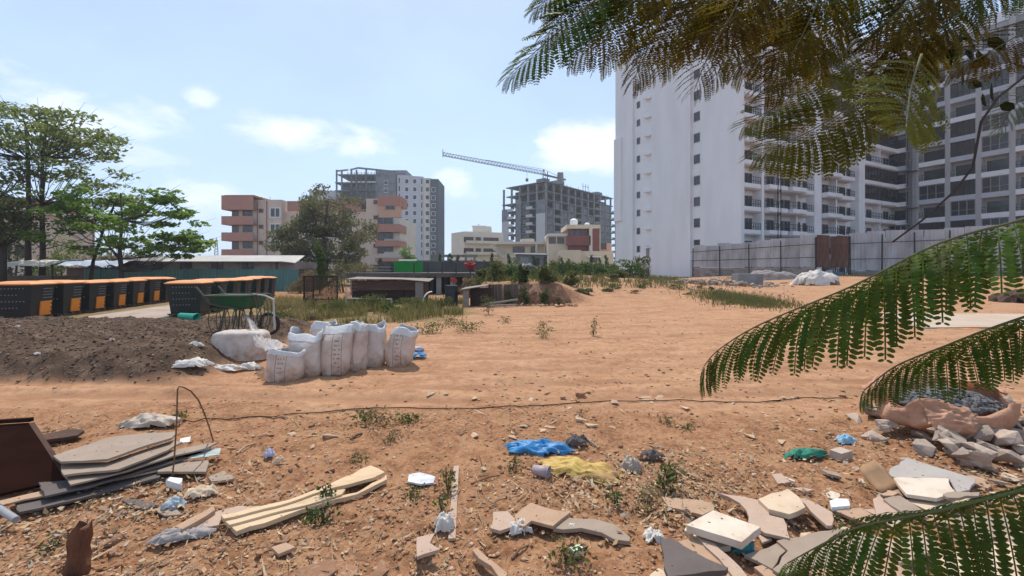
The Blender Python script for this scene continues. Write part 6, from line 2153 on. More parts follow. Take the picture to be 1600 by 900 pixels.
# curled cardboard
vs = []
base = [at(1350, 772, 2.95), at(1392, 748, 3.05), at(1412, 772, 2.85)]
p = g(1380, 770)
for j in range(5):
    for i in range(7):
        u, v_ = i / 6 - .5, j / 4
        vs.append((u * .26 + .03 * v_, .16 * v_ - .06, .03 + .13 * (v_ ** 1.5) * (1 - 1.2 * u * u) + .01 * math.sin(i * 2)))
o = MB().add(vs, [(j * 7 + i, j * 7 + i + 1, (j + 1) * 7 + i + 1, (j + 1) * 7 + i) for j in range(4) for i in range(6)]).build('cardboard_sheet', CARD, None, p, (0, 0, R(20)), smooth=True)
md = o.modifiers.new('wall', 'SOLIDIFY')
md.thickness = .006
tag(o, 'curled brown cardboard sheet beside the white speckled tile', 'cardboard')

# ================================================================== STONES AND RUBBLE
ROCK_R = M('red_stone', (0.36, 0.19, 0.11), (0.28, 0.14, 0.08), 5, .95, .5, 20, .01, dirt=(.45, .29, .18), dscale=6, jitter=.25)
ROCK_G = M('grey_rubble', (0.42, 0.335, 0.27), (0.32, 0.25, 0.20), 6, .95, .5, 25, .01, dirt=(.42, .30, .22), dscale=5, jitter=.25)


def rock_mesh(name, seed, mat, n=16, flat=.6):
    """angular broken stone: hull of random points in a slab"""
    bm_ = bmesh.new()
    rs_ = random.Random(seed)
    for _ in range(n):
        p_ = Vector((rs_.uniform(-.5, .5), rs_.uniform(-.5, .5), rs_.uniform(-.5, .5)))
        k = max(abs(p_.x), abs(p_.y), abs(p_.z)) / .5
        p_ *= (.35 + .65 * rs_.random()) / max(.4, k)
        p_.z *= flat
        bm_.verts.new(p_)
    r_ = bmesh.ops.convex_hull(bm_, input=bm_.verts)
    bmesh.ops.delete(bm_, geom=[v_ for v_ in bm_.verts if not v_.link_faces], context='VERTS')
    bmesh.ops.bevel(bm_, geom=list(bm_.edges), offset=.02, segments=1, affect='EDGES')
    bmesh.ops.triangulate(bm_, faces=bm_.faces)
    bmesh.ops.subdivide_edges(bm_, edges=[e for e in bm_.edges if e.calc_length() > .2], cuts=1)
    for v_ in bm_.verts:
        v_.co += Vector((mnoise.noise(v_.co * 5 + Vector((seed, 0, 0))), mnoise.noise(v_.co * 5 + Vector((0, seed, 0))), mnoise.noise(v_.co * 5 + Vector((0, 0, seed))))) * .05
    me = bpy.data.meshes.new(name)
    bm_.to_mesh(me)
    bm_.free()
    me.materials.append(mat)
    return me


stones = [rock_mesh('stone', 10 + i, ROCK_R, 16, .6) for i in range(5)]
chunks = [rock_mesh('concrete_chunk', 40 + i, ROCK_G, 18, .78) for i in range(8)]
for i in range(64):
    for _ in range(50):
        px_, py_ = random.uniform(20, 1580), random.uniform(655, 890)
        if float(track_mask(*(g(px_, py_).xy))) < .4:
            break
    p = g(px_, py_)
    s_ = random.choice((.03, .04, .05, .06, .08))
    o = link('stone', random.choice(stones), None, (p.x, p.y, p.z + s_ * .1), (random.uniform(-.3, .3), random.uniform(-.3, .3), random.uniform(0, 6)), (s_ * random.uniform(.8, 1.5), s_, s_))
    tag(o, 'loose small stone on the littered red earth', 'stone', 'loose stones on the red earth')
for (px_, py_, w, lb) in ((500, 905, .34, 'large flat reddish rock bedded in soil at the bottom edge'), (592, 893, .20, 'smooth pinkish rock beside the large flat one at the bottom edge'),
                          (545, 902, .22, 'half buried tan rock between two reddish ones at the bottom edge')):
    p = g(px_, py_)
    tag(link('flat_rock', stones[int(px_) % 5], None, (p.x, p.y, p.z), (0, 0, px_), (w, w * .6, w * .32)), lb, 'rock')
for (px_, py_, w, lb) in ((180, 852, .12, 'tan angular stone beside the splintered stump'), (440, 856, .10, 'tan stone below the pale pine planks'), (412, 682, .12, 'brown square stone beyond the board stack'),
                          (640, 662, .09, 'orange brick bit among the scrub cuttings'), (175, 867, .08, 'flat pale stone below the tan angular one'), (1210, 672, .12, 'pale stone on open soil at the track edge'),
                          (437, 657, .14, 'pale lump of rubble at the track edge'), (905, 617, .20, 'flat pale stone lying on the track edge'), (880, 622, .13, 'smaller pale stone on the track edge'),
                          (1316, 614, .08, 'white stone near the end of the dark cable')):
    p = g(px_, py_)
    tag(link('stone', random.choice(stones), None, (p.x, p.y, p.z + w * .12), (0, 0, px_), (w * 1.2, w * .8, w * .7)), lb, 'stone')
ROCK_P = M('pale_stone', (0.52, 0.37, 0.25), (0.44, 0.30, 0.195), 6, .9, .4, 20, .01, jitter=.2)
pales = [rock_mesh('pale_stone', 80 + i, ROCK_P, 16, .5) for i in range(4)]
rp = random.Random(5)
for i in range(44):
    px_ = rp.uniform(640, 1330) if i < 26 else rp.uniform(340, 1300)
    py_ = rp.uniform(612, 650) if i < 26 else rp.uniform(650, 700)
    p = g(px_, py_)
    w = rp.uniform(.05, .15)
    tag(link('pale_stone', rp.choice(pales), None, (p.x, p.y, p.z + w * .06), (rp.uniform(-.15, .15), rp.uniform(-.15, .15), rp.uniform(0, 6)), (w * 1.3, w * .8, w * .6)), 'pale flat stone lying along the edge of the dirt track', 'stone', 'pale flat stones along the track edge')
shards = []
for i in range(6):
    rs_ = random.Random(300 + i)
    k = rs_.choice((4, 4, 5, 5, 6))
    a0 = sorted(rs_.uniform(0, 6.28) for _ in range(k))
    shards.append(MB().prism([(.5 * math.cos(a) * rs_.uniform(.7, 1.1), .38 * math.sin(a) * rs_.uniform(.7, 1.1)) for a in [2 * math.pi * (j + rs_.uniform(-.25, .25)) / k for j in range(k)]], 0, .1).mesh('tile_shard', (TILE_W, TILE_C, TILE_T, TILE_P, BOARD_G, TILE_P)[i]))
for i in range(60):
    px_, py_ = rp.uniform(1180, 1600), rp.uniform(745, 895)
    p = g(px_, py_)
    w = rp.uniform(.06, .2)
    tag(link('tile_shard', rp.choice(shards), None, (p.x, p.y, p.z + .005 + .02 * rp.random()), (rp.uniform(-.22, .22), rp.uniform(-.22, .22), rp.uniform(0, 6)), (w, w, max(.1, w * 1.1))), 'small pale broken tile shard among the heap of boards', 'tile', 'broken tile shards among the boards')
p = g(1314, 718)
tag(link('brick_piece', MB().taper((-.08, .08, -.05, .05), (-.075, .07, -.045, .045), 0, .07).mesh('brick_piece', ROCK_G), None, p, (0, 0, .4)), 'squarish grey brick piece beside the sea green cloth', 'brick')
# rubble mound
rc = random.Random(21)
big = [(1447, 712, .26, 'pitted grey concrete chunk at the near edge of the rubble heap'), (1505, 718, .30, 'large pale concrete chunk in the front of the rubble heap'), (1368, 655, .34, 'layered flat concrete slab piece at the far end of the rubble heap'),
       (1365, 690, .22, 'flat grey chunk at the side of the rubble heap'), (1575, 700, .40, 'long slanted concrete slab in the rubble heap'), (1560, 668, .34, 'broad flat slab behind the torn peach sack'),
       (1440, 690, .2, 'brown chunk under the torn peach sack'), (1500, 692, .24, 'flat chunk under the middle of the torn peach sack')]
for i, (px_, py_, w, lb) in enumerate(big):
    p = g(px_, py_)
    tag(link('concrete_chunk', chunks[i % 6], None, (p.x, p.y, p.z + w * .16), (rc.uniform(-.2, .2), rc.uniform(-.2, .2), rc.uniform(0, 6)), (w, w * .75, w * .62)), lb, 'concrete chunk')
for i in range(150):
    px_, py_ = rc.uniform(1335, 1640), rc.uniform(640, 752)
    if py_ > 690 + (px_ - 1345) * .25 or py_ > 745 or (1385 < px_ < 1572 and 632 < py_ < 700):
        continue
    p = g(px_, py_)
    hgt = .20 * max(0, 1 - ((px_ - 1530) / 190) ** 2) * max(0, 1 - ((py_ - 680) / 62) ** 2)
    w = rc.uniform(.06, .2)
    o = link('concrete_chunk', rc.choice(chunks), None, (p.x, p.y, p.z + hgt + w * .1), (rc.uniform(-.5, .5), rc.uniform(-.5, .5), rc.uniform(0, 6)), (w * 1.3, w, w * .8))
    tag(o, 'broken grey concrete chunk in the rubble heap', 'concrete chunk', 'concrete chunks of the rubble heap')
# torn peach sack holding gravel
PEACHC = M('peach_sack', (0.60, 0.33, 0.21), (0.52, 0.27, 0.165), 6, .65, .6, 12, .03, dirt=(.4, .22, .13), dscale=4, trans=.15)
p = g(1478, 697)
tsk = thing('torn_sack', 'torn peach coloured sack full of grey gravel on the rubble heap', 'sack', (p.x * (1 + .22 / p.y), p.y + .22, p.z + .13), R(-4))
n, L = 60, 9
vs = []
for i in range(L + 1):
    t_ = i / L
    for k in range(n):
        a = 2 * math.pi * k / n
        rim_ = .06 * mnoise.noise(Vector((math.cos(a) * 2.4, math.sin(a) * 2.4, 5))) + .05 * math.sin(5 * a)
        nn = 1 + .20 * mnoise.noise(Vector((math.cos(a) * 1.6, math.sin(a) * 1.6, t_ * 1.5 + 2))) + .09 * mnoise.noise(Vector((math.cos(a) * 5, math.sin(a) * 5, t_ * 4))) + .025 * math.sin(17 * a + 3 * t_)
        vs.append((.56 * math.cos(a) * (.96 + .07 * t_) * nn, .31 * math.sin(a) * (.95 + .12 * t_) * nn, .24 * t_ + (max(0, t_ - .5) * 2) ** 2 * (rim_ + (.08 if math.sin(a) > .3 else -.01))))
o = MB().add(vs, [(i * n + k, i * n + (k + 1) % n, (i + 1) * n + (k + 1) % n, (i + 1) * n + k) for i in range(L) for k in range(n)]).build('sack_cloth', PEACHC, tsk, smooth=True)
md = o.modifiers.new('wall', 'SOLIDIFY')
md.thickness = .006
for (lx, ly, lz, rx_, ry_, rz_, w_) in ((-.42, .2, .26, .5, -.3, .4, .42), (.02, .27, .3, .7, 0, -.2, .4), (.44, .16, .27, .4, .4, 1.2, .46), (-.2, -.27, .12, 1.1, .1, .1, .5)):
    link('sack_flap', heap_mesh('sack_flap', w_, w_ * .6, .09, PEACHC, lx * 9), tsk, (lx, ly, lz), (rx_, ry_, rz_))
m_ = MB()
tmp_bm = bmesh.new()
bmesh.ops.create_icosphere(tmp_bm, subdivisions=1, radius=.5)
rock = [v_.co * (1 + .45 * mnoise.noise(v_.co * 3)) for v_ in tmp_bm.verts]
tmpf = [tuple(v_.index for v_ in f_.verts) for f_ in tmp_bm.faces]
tmp_bm.free()
for i in range(520):
    a, r_ = rc.uniform(0, 6.28), math.sqrt(rc.random())
    x, y = .46 * r_ * math.cos(a), .26 * r_ * math.sin(a)
    z = .19 + .13 * (1 - r_ * r_) + rc.uniform(-.01, .015)
    s_ = rc.uniform(.03, .065)
    mt = Matrix.Translation((x, y, z)) @ Matrix.Rotation(rc.uniform(0, 6), 4, 'Z') @ Matrix.Rotation(rc.uniform(0, 6), 4, 'X') @ Matrix.Scale(s_, 4)
    m_.add([mt @ c_ for c_ in rock], tmpf)
GRAV = M('grey_gravel', (0.19, 0.18, 0.175), (0.11, 0.105, 0.10), 18, .95, .3, 60, .004)
m_.build('gravel', GRAV, tsk)
bpy.data.objects['gravel']['kind'] = 'stuff'

# rubble strip by the white fence
m_ = MB()
for i in range(520):
    px_ = rc.gauss(1130, 55) if i < 330 else rc.uniform(890, 1250)
    py_ = 451 + rc.gauss(0, 3.2)
    Y_ = rc.uniform(27, 31) if i < 330 else rc.uniform(22, 31)
    x = (px_ - 800) / F * Y_
    s_ = rc.uniform(.08, .34) if i < 330 else rc.uniform(.04, .15)
    z = float(ground_base(x, Y_)) + rc.uniform(0, .35) * math.exp(-((px_ - 1130) / 70) ** 2)
    mt = Matrix.Translation((x, Y_, z)) @ Matrix.Rotation(rc.uniform(0, 6), 4, 'Z') @ Matrix.Rotation(rc.uniform(0, 6), 4, 'X') @ Matrix.Diagonal((s_ * 1.5, s_, s_ * .7, 1))
    m_.add([mt @ c_ for c_ in rock], tmpf)
tag(m_.build('far_rubble', ROCK_G), kind='stuff')
bk = thing('concrete_tank', 'pale grey concrete block standing in front of the sheet fence', 'concrete block', at(1153, 448, 28.5), 0)
bk.location.z = float(ground_base(bk.location.x, 28.5)) - .05
m_ = MB()
m_.taper((0, 1.75, 0, .9), (.04, 1.78, .02, .9), 0, .86)
m_.build('block', CONCRETE, bk, bevel=.02)
p = at(1275, 450, 29)
o = link('white_tarpaulin', heap_mesh('white_tarpaulin', 3.0, 1.6, .85, WCLOTH, 17), None, (p.x, p.y, float(ground_base(p.x, p.y)) - .03))
tag(o, 'heap covered by a crumpled white tarpaulin before the rusty gate', 'tarpaulin heap')
p = at(1205, 440, 36)
tag(link('soil_heap', heap_mesh('soil_heap', 4.5, 2, .7, BLOCK, 7), None, (p.x, p.y, float(ground_base(p.x, p.y)) - .05)), 'low grey heap at the foot of the block wall', 'soil heap')
p = g(1590, 472)
tag(link('rubbish_pile', heap_mesh('rubbish_pile', 1.9, 1.2, .5, PLANKB, 9), None, (p.x, p.y, p.z - .03)), 'dark brown rubbish pile on the bare ground far to the right', 'rubbish pile')
o = MB().prism([(11.2, 11.4), (21, 11.8), (22, 14.6), (13.2, 15.2)], -.3, .0).build('concrete_patch', M('pale_cement', (.50, .42, .34), (.42, .34, .27), .8, .95, .1, dirt=(.45, .28, .17), dscale=.9, dlo=.45, dhi=.7), None, (0, 0, float(ground_base(15, 13)) + .035))
tag(o, kind='structure')

# ================================================================== SMALL PLANTS
def sprig(label, px, py, h, w, n, size, mat, name='weed', group=None, stems=3):
    p = g(px, py)
    th = thing(name, label, 'weed', (p.x, p.y, p.z - .01), random.uniform(0, 6), group)
    m_ = MB()
    cs = []
    for i in range(stems):
        a = random.uniform(0, 6.28)
        tip_ = Vector((math.cos(a) * w * .5 * random.random(), math.sin(a) * w * .5 * random.random(), h * random.uniform(.7, 1)))
        m_.tube([(0, 0, 0), tip_ * .5 + Vector((.01, 0, .02)), tip_], [.006 * max(.6, h * 2), .004, .002], 5)
        for _ in range(n // stems):
            f_ = random.uniform(.15, 1.05)
            cs.append(tip_ * f_ + Vector((random.gauss(0, w * .16), random.gauss(0, w * .16), random.gauss(0, h * .05))))
    m_.build('stem', BARK, th)
    v_, qd_ = leaf_cards(cs, size, .4, .2, .45)
    link('foliage', np_mesh('foliage', v_, qd_, [mat]), th)
    return th


for (px_, py_, h, w, n, s_, mt, lb) in (
        (670, 522, .32, .9, 420, .055, LF_WEED, 'leafy green clump just beyond the last printed sack'), (731, 518, .34, 1.0, 420, .055, LF_WEED, 'low green clump on the bare orange earth'),
        (763, 492, .65, .8, 300, .06, LF_OLIVE, 'upright weed in front of the lean-to shelter'), (848, 528, .25, .6, 200, .05, LF_WEED, 'small green tuft in the middle of the bare earth'),
        (927, 524, .45, .25, 90, .06, LF_DUSTY, 'thin brown upright weed on the bare earth'), (952, 456, .5, .6, 90, .09, LF_DUSTY, 'pale weed on the slope before the white tower'),
        (850, 512, .2, .5, 60, .07, LF_TAN, 'dry brown tuft beyond the small green tuft'), (790, 505, .22, .5, 70, .07, LF_TAN, 'dry brown tuft before the red earth bank'),
        (700, 508, .4, .7, 260, .055, LF_OLIVE, 'olive weed near the front of the green grass')):
    sprig(lb, px_, py_, h, w, n, s_, mt, stems=4)
for (px_, py_, h, w, n, s_, mt, lb) in (
        (510, 790, .17, .14, 60, .035, LF_DARK, 'dark seedling standing beside the lowest pine plank'), (506, 825, .10, .22, 90, .03, LF_DARK, 'low dark weed on a stone below the pine planks'),
        (485, 820, .09, .16, 60, .03, LF_WEED, 'small weed beside the low dark weed'), (700, 775, .2, .16, 70, .035, LF_OLIVE, 'weed sprouting next to the thin lath'),
        (690, 800, .14, .16, 50, .03, LF_WEED, 'small weed at the middle of the thin lath'), (640, 785, .1, .2, 60, .03, LF_WEED, 'flat green weed left of the thin lath'),
        (885, 885, .14, .28, 140, .035, LF_OLIVE, 'bushy weed below the small white carton'), (1035, 775, .22, .22, 110, .05, LF_OLIVE, 'leafy weed bending over the tan board'),
        (1010, 800, .12, .3, 110, .035, LF_TAN, 'dry weed between the yellow sack and the tan board'), (960, 790, .14, .2, 70, .03, LF_WEED, 'thin weed above the grey curved board'),
        (590, 665, .14, .5, 170, .04, LF_TAN, 'pile of dry scrub cuttings at the track edge'), (640, 660, .12, .35, 120, .04, LF_WEED, 'half green scrub cuttings at the track edge'),
        (570, 660, .14, .4, 120, .04, LF_OLIVE, 'olive scrub cuttings beside the dry pile'), (612, 690, .1, .3, 90, .03, LF_TAN, 'dry scrub just below the scrub cuttings'),
        (1040, 662, .08, .35, 80, .035, LF_TAN, 'dry low weed at the far edge of the litter'), (1290, 815, .06, .3, 80, .03, LF_OLIVE, 'weed patch between the boards and the white foam'),
        (280, 655, .1, .3, 90, .04, LF_OLIVE, 'weed behind the bent rod'), (1075, 672, .08, .25, 70, .03, LF_WEED, 'green weed on the litter edge'), (86, 858, .05, .16, 60, .03, LF_DARK, 'flat dark green weed beside the stump'),
        (800, 735, .12, .2, 60, .03, LF_OLIVE, 'weed beside the open cup'), (560, 720, .05, .35, 90, .03, LF_OLIVE, 'flat dusty weed above the pine planks'), (905, 655, .06, .3, 60, .03, LF_TAN, 'dry weed below the flat pale stones'),
        (1450, 600, .16, .3, 60, .05, LF_OLIVE, 'weed behind the rubble heap')):
    sprig(lb, px_, py_, h, w, n, s_, mt)

# ================================================================== LITTER NOBODY COULD COUNT
def scatter_xy(n, ymin, ymax, fn):
    Y_ = ymin * (ymax / ymin) ** RNG.random(n)
    X_s = (RNG.uniform(-60, 1660, n) - 800) / F * Y_
    keep = fn(X_s, Y_) > RNG.random(n)
    return X_s[keep], Y_[keep]


def ground_z(x, y):
    return ground_base(x, y) + ground_relief(x, y)


def pebble_field(name, x, y, smin, smax, mat):
    n = len(x)
    oc = np.array([(1, 0, 0), (0, 1, 0), (-1, 0, 0), (0, -1, 0), (0, 0, 1), (0, 0, -1)], float)
    tri = np.array([(0, 1, 4), (1, 2, 4), (2, 3, 4), (3, 0, 4), (1, 0, 5), (2, 1, 5), (3, 2, 5), (0, 3, 5)])
    s = smin * (smax / smin) ** (RNG.random(n) ** 1.8)
    v_ = oc[None] * s[:, None, None] * RNG.uniform(.45, 1.1, (n, 6, 1)) * np.array([1.2, 1, .55])
    a = RNG.uniform(0, 6.28, n)
    ca_, sa_ = np.cos(a)[:, None], np.sin(a)[:, None]
    vx = v_[..., 0] * ca_ - v_[..., 1] * sa_ + x[:, None]
    vy = v_[..., 0] * sa_ + v_[..., 1] * ca_ + y[:, None]
    vz = v_[..., 2] + (ground_z(x, y) + s * .2)[:, None]
    f_ = (tri[None] + 6 * np.arange(n)[:, None, None]).reshape(-1, 3)
    return tag(link(name, np_mesh(name, np.stack([vx, vy, vz], -1).reshape(-1, 3), f_, [mat])), kind='stuff')


def chip_field(name, x, y, smin, smax, mat, aspect=.5, lift=.012, curl=.3):
    n = len(x)
    s = smin * (smax / smin) ** (RNG.random(n) ** 1.5)
    asp = aspect * RNG.uniform(.5, 1.6, n)
    c_ = np.stack([x, y, ground_z(x, y) + lift * RNG.random(n) + .004], 1)
    a = RNG.uniform(0, 6.28, n)
    tl = RNG.normal(0, .35, (n, 2))
    u = np.stack([np.cos(a), np.sin(a), tl[:, 0]], 1) * s[:, None]
    w_ = np.stack([-np.sin(a), np.cos(a), tl[:, 1]], 1) * (s * asp)[:, None]
    up_ = np.zeros((n, 3))
    up_[:, 2] = s * curl * RNG.uniform(-.3, 1, n)
    v_ = np.stack([c_ - u * .5 + up_, c_ - w_ * .5 - u * .1, c_ + u * .5 + up_ * .6, c_ + w_ * .5 + u * .1], 1)
    return tag(link(name, np_mesh(name, v_.reshape(-1, 3), np.arange(4 * n).reshape(n, 4), [mat])), kind='stuff')


def island_mat(name, cols, rough=.9):
    m = bpy.data.materials.new(name)
    m.use_nodes = True
    t = m.node_tree
    t.nodes.clear()
    q = NB(t)
    rnd = q.n('ShaderNodeNewGeometry').outputs['Random Per Island']
    col = q.ramp(rnd, [(i / (len(cols) - 1), c_) for i, c_ in enumerate(cols)])
    p = q.n('ShaderNodeBsdfPrincipled', {'Base Color': col, 'Roughness': rough, 'Specular IOR Level': .15})
    out = q.n('ShaderNodeOutputMaterial')
    t.links.new(p.outputs[0], out.inputs[0])
    return m


PEB = island_mat('earth_pebbles', [(0.26, 0.125, 0.065), (0.38, 0.20, 0.11), (0.48, 0.30, 0.18), (0.32, 0.16, 0.085), (0.54, 0.40, 0.29)])
CHIP = island_mat('dry_litter', [(0.30, 0.18, 0.095), (0.48, 0.34, 0.20), (0.20, 0.11, 0.06), (0.56, 0.43, 0.28), (0.38, 0.24, 0.13), (0.13, 0.08, 0.05), (0.45, 0.38, 0.31)])
HEAPC = island_mat('heap_crumbs', [(0.05, 0.03, 0.02), (0.12, 0.08, 0.055), (0.20, 0.14, 0.095), (0.07, 0.045, 0.03), (0.30, 0.22, 0.16)])
dens_n = lambda x, y: (1 - track_mask(x, y)) * (.25 + 1.1 * np.clip((fbm(x * 1.1, y * 1.1, 4, 131) - .38) * 3.2, 0, 1)) * (y < 7)
x, y = scatter_xy(15000, 1.9, 6.2, dens_n)
pebble_field('pebbles', x, y, .005, .028, PEB)
x, y = scatter_xy(11000, 4.6, 24, lambda x, y: track_mask(x, y) * (.08 + .9 * np.clip((fbm(x * .5, y * .8, 4, 151) - .42) * 4, 0, 1)))
pebble_field('track_pebbles', x, y, .006, .04, PEB)
patch = lambda x, y: (1 - track_mask(x, y)) * np.clip((fbm(x * 1.3 + 3, y * 1.5, 4, 141) - .44) * 5.5, 0.04, 1) * (y < 6.5)
x, y = scatter_xy(17000, 1.9, 5.8, patch)
chip_field('dry_leaf_litter', x, y, .010, .038, CHIP)
gx_ = np.concatenate([RNG.normal(1.15, .55, 2600), RNG.normal(-2.6, .45, 900), RNG.normal(3.3, .5, 1200)])
gy_ = np.concatenate([RNG.normal(3.05, .33, 2600), RNG.normal(2.9, .35, 900), RNG.normal(3.2, .5, 1200)])
chip_field('scrap_litter', gx_, gy_, .015, .06, CHIP, .45, .04)
n_t = 1500
x, y = scatter_xy(n_t * 3, 1.9, 5.6, patch)
chip_field('twig_litter', x, y, .05, .2, CHIP, .06, .02, .1)
hx_, hy_ = RNG.uniform(-13, -4.6, 16000), RNG.uniform(5.9, 12, 16000)
k_ = heap_mask(hx_, hy_) > RNG.random(16000) * .9
pebble_field('heap_crumbs', hx_[k_], hy_[k_], .008, .035, HEAPC)
k_ = (heap_mask(hx_, hy_) > .1) & (RNG.random(16000) < .2)
chip_field('heap_scraps', hx_[k_], hy_[k_], .02, .07, HEAPC)

# crumbs of soil and dry bits lying on the boards
bx_, by_, bz_ = [], [], []
for poly in SLABS:
    x0, x1 = min(p_[0] for p_ in poly), max(p_[0] for p_ in poly)
    y0, y1 = min(p_[1] for p_ in poly), max(p_[1] for p_ in poly)
    zt_ = sum(p_[2] for p_ in poly) / len(poly)
    for _ in range(int(160 * (x1 - x0) * (y1 - y0)) + 4):
        x_, y_ = random.uniform(x0, x1), random.uniform(y0, y1)
        ins = False
        for i in range(len(poly)):
            (xa, ya, _z), (xb, yb, _z2) = poly[i], poly[i - 1]
            if (ya > y_) != (yb > y_) and x_ < (xb - xa) * (y_ - ya) / (yb - ya) + xa:
                ins = not ins
        if ins:
            bx_.append(x_)
            by_.append(y_)
            bz_.append(zt_)
bz_ = np.array(bz_)
_save = _gzf = ground_z
ground_z = lambda x, y: bz_
x, y = RNG.uniform(-1.4, 2.9, 500), 18.7 + RNG.normal(0, .25, 500)
ground_z = _gzf
pebble_field('bank_clods', x, y, .03, .16, PEB)
ground_z = lambda x, y: bz_
pebble_field('board_crumbs', np.array(bx_), np.array(by_), .002, .009, CHIP)
ground_z = _save

# ================================================================== OVERHANGING FEATHERY FOLIAGE
FROND_G = leaf_mat('feathery_leaflets', (0.042, 0.080, 0.011), (0.095, 0.15, 0.02), (0.18, 0.23, 0.018), .42, .5, .2)
FROND_O = leaf_mat('shaded_feathery_leaflets', (0.088, 0.068, 0.009), (0.145, 0.115, 0.015), (0.24, 0.18, 0.014), .5, .6, .22)  # olive-brown: shade inside the top canopy put into the leaf colour
FROND_Y = leaf_mat('olive_feathery_leaflets', (0.085, 0.10, 0.012), (0.15, 0.17, 0.02), (0.27, 0.28, 0.02), .5, .6, .2)
RACHIS = M('green_rachis', (0.10, 0.12, 0.035), (0.13, 0.12, 0.05), 9, .7, 0)
TWIGM = M('brown_twig', (0.075, 0.052, 0.035), (0.05, 0.035, 0.026), 9, .9, .3)


def pinna_mesh(name, length, nl, lw, ll, droop, curl, seed, mat):
    """one feather of a compound leaf: thin stalk along +X, paired oblong leaflets, sagging towards -Z"""
    rs_ = random.Random(seed)
    P = []
    x, z = 0.0, 0.0
    steps = nl + 2
    ang_ = 0.12
    for i in range(steps + 1):
        P.append(Vector((x, 0, z)))
        ang_ -= droop / steps * (0.5 + i / steps)
        x += length / steps * math.cos(ang_)
        z += length / steps * math.sin(ang_)
    vs, fs = [], []
    for i in range(steps):        # stalk as a flat three-sided strip
        a, b_ = P[i], P[i + 1]
        o = len(vs)
        w = .0007
        vs += [a + Vector((0, -w, 0)), a + Vector((0, w, 0)), b_ + Vector((0, w, 0)), b_ + Vector((0, -w, 0))]
        fs.append((o, o + 1, o + 2, o + 3))
    for i in range(1, steps + 1):
        t_ = i / steps
        prof = min(1, .45 + t_ * 2.2) * min(1, .5 + (1 - t_) * 2.6)
        d = (P[min(i + 1, steps)] - P[i - 1]).normalized()
        for s_ in (-1, 1):
            l_ = ll * prof * rs_.uniform(.9, 1.08)
            w_ = lw * prof * rs_.uniform(.9, 1.1)
            out_ = Vector((d.x * .32, s_, d.z * .32 + rs_.uniform(-.25, .02) - curl)).normalized()
            side = (d - out_ * d.dot(out_)).normalized()
            b0 = P[i] + Vector((0, s_ * .0006, 0))
            c1_, c2_, tp = b0 + out_ * l_ * .3, b0 + out_ * l_ * .78, b0 + out_ * l_
            o = len(vs)
            vs += [b0, c1_ + side * w_ * .5, c2_ + side * w_ * .46, tp, c2_ - side * w_ * .46, c1_ - side * w_ * .5]
            fs += [(o, o + 1, o + 2, o + 5), (o + 5, o + 2, o + 3, o + 4)]
    m_ = MB()
    m_.add(vs, fs)
    return m_.v, m_.f


PINNA = {}


def pinnae(kind, n=7, length=.11, nl=14, lw=.0062, ll=.0145, droop=1.0, curl=.1):
    if kind not in PINNA:
        PINNA[kind] = [pinna_mesh('pinna', length, nl, lw, ll, droop * (.75 + .5 * i / n), curl, i + sum(map(ord, kind)) % 7, None) for i in range(n)]
    return PINNA[kind]


PM_CACHE = {}


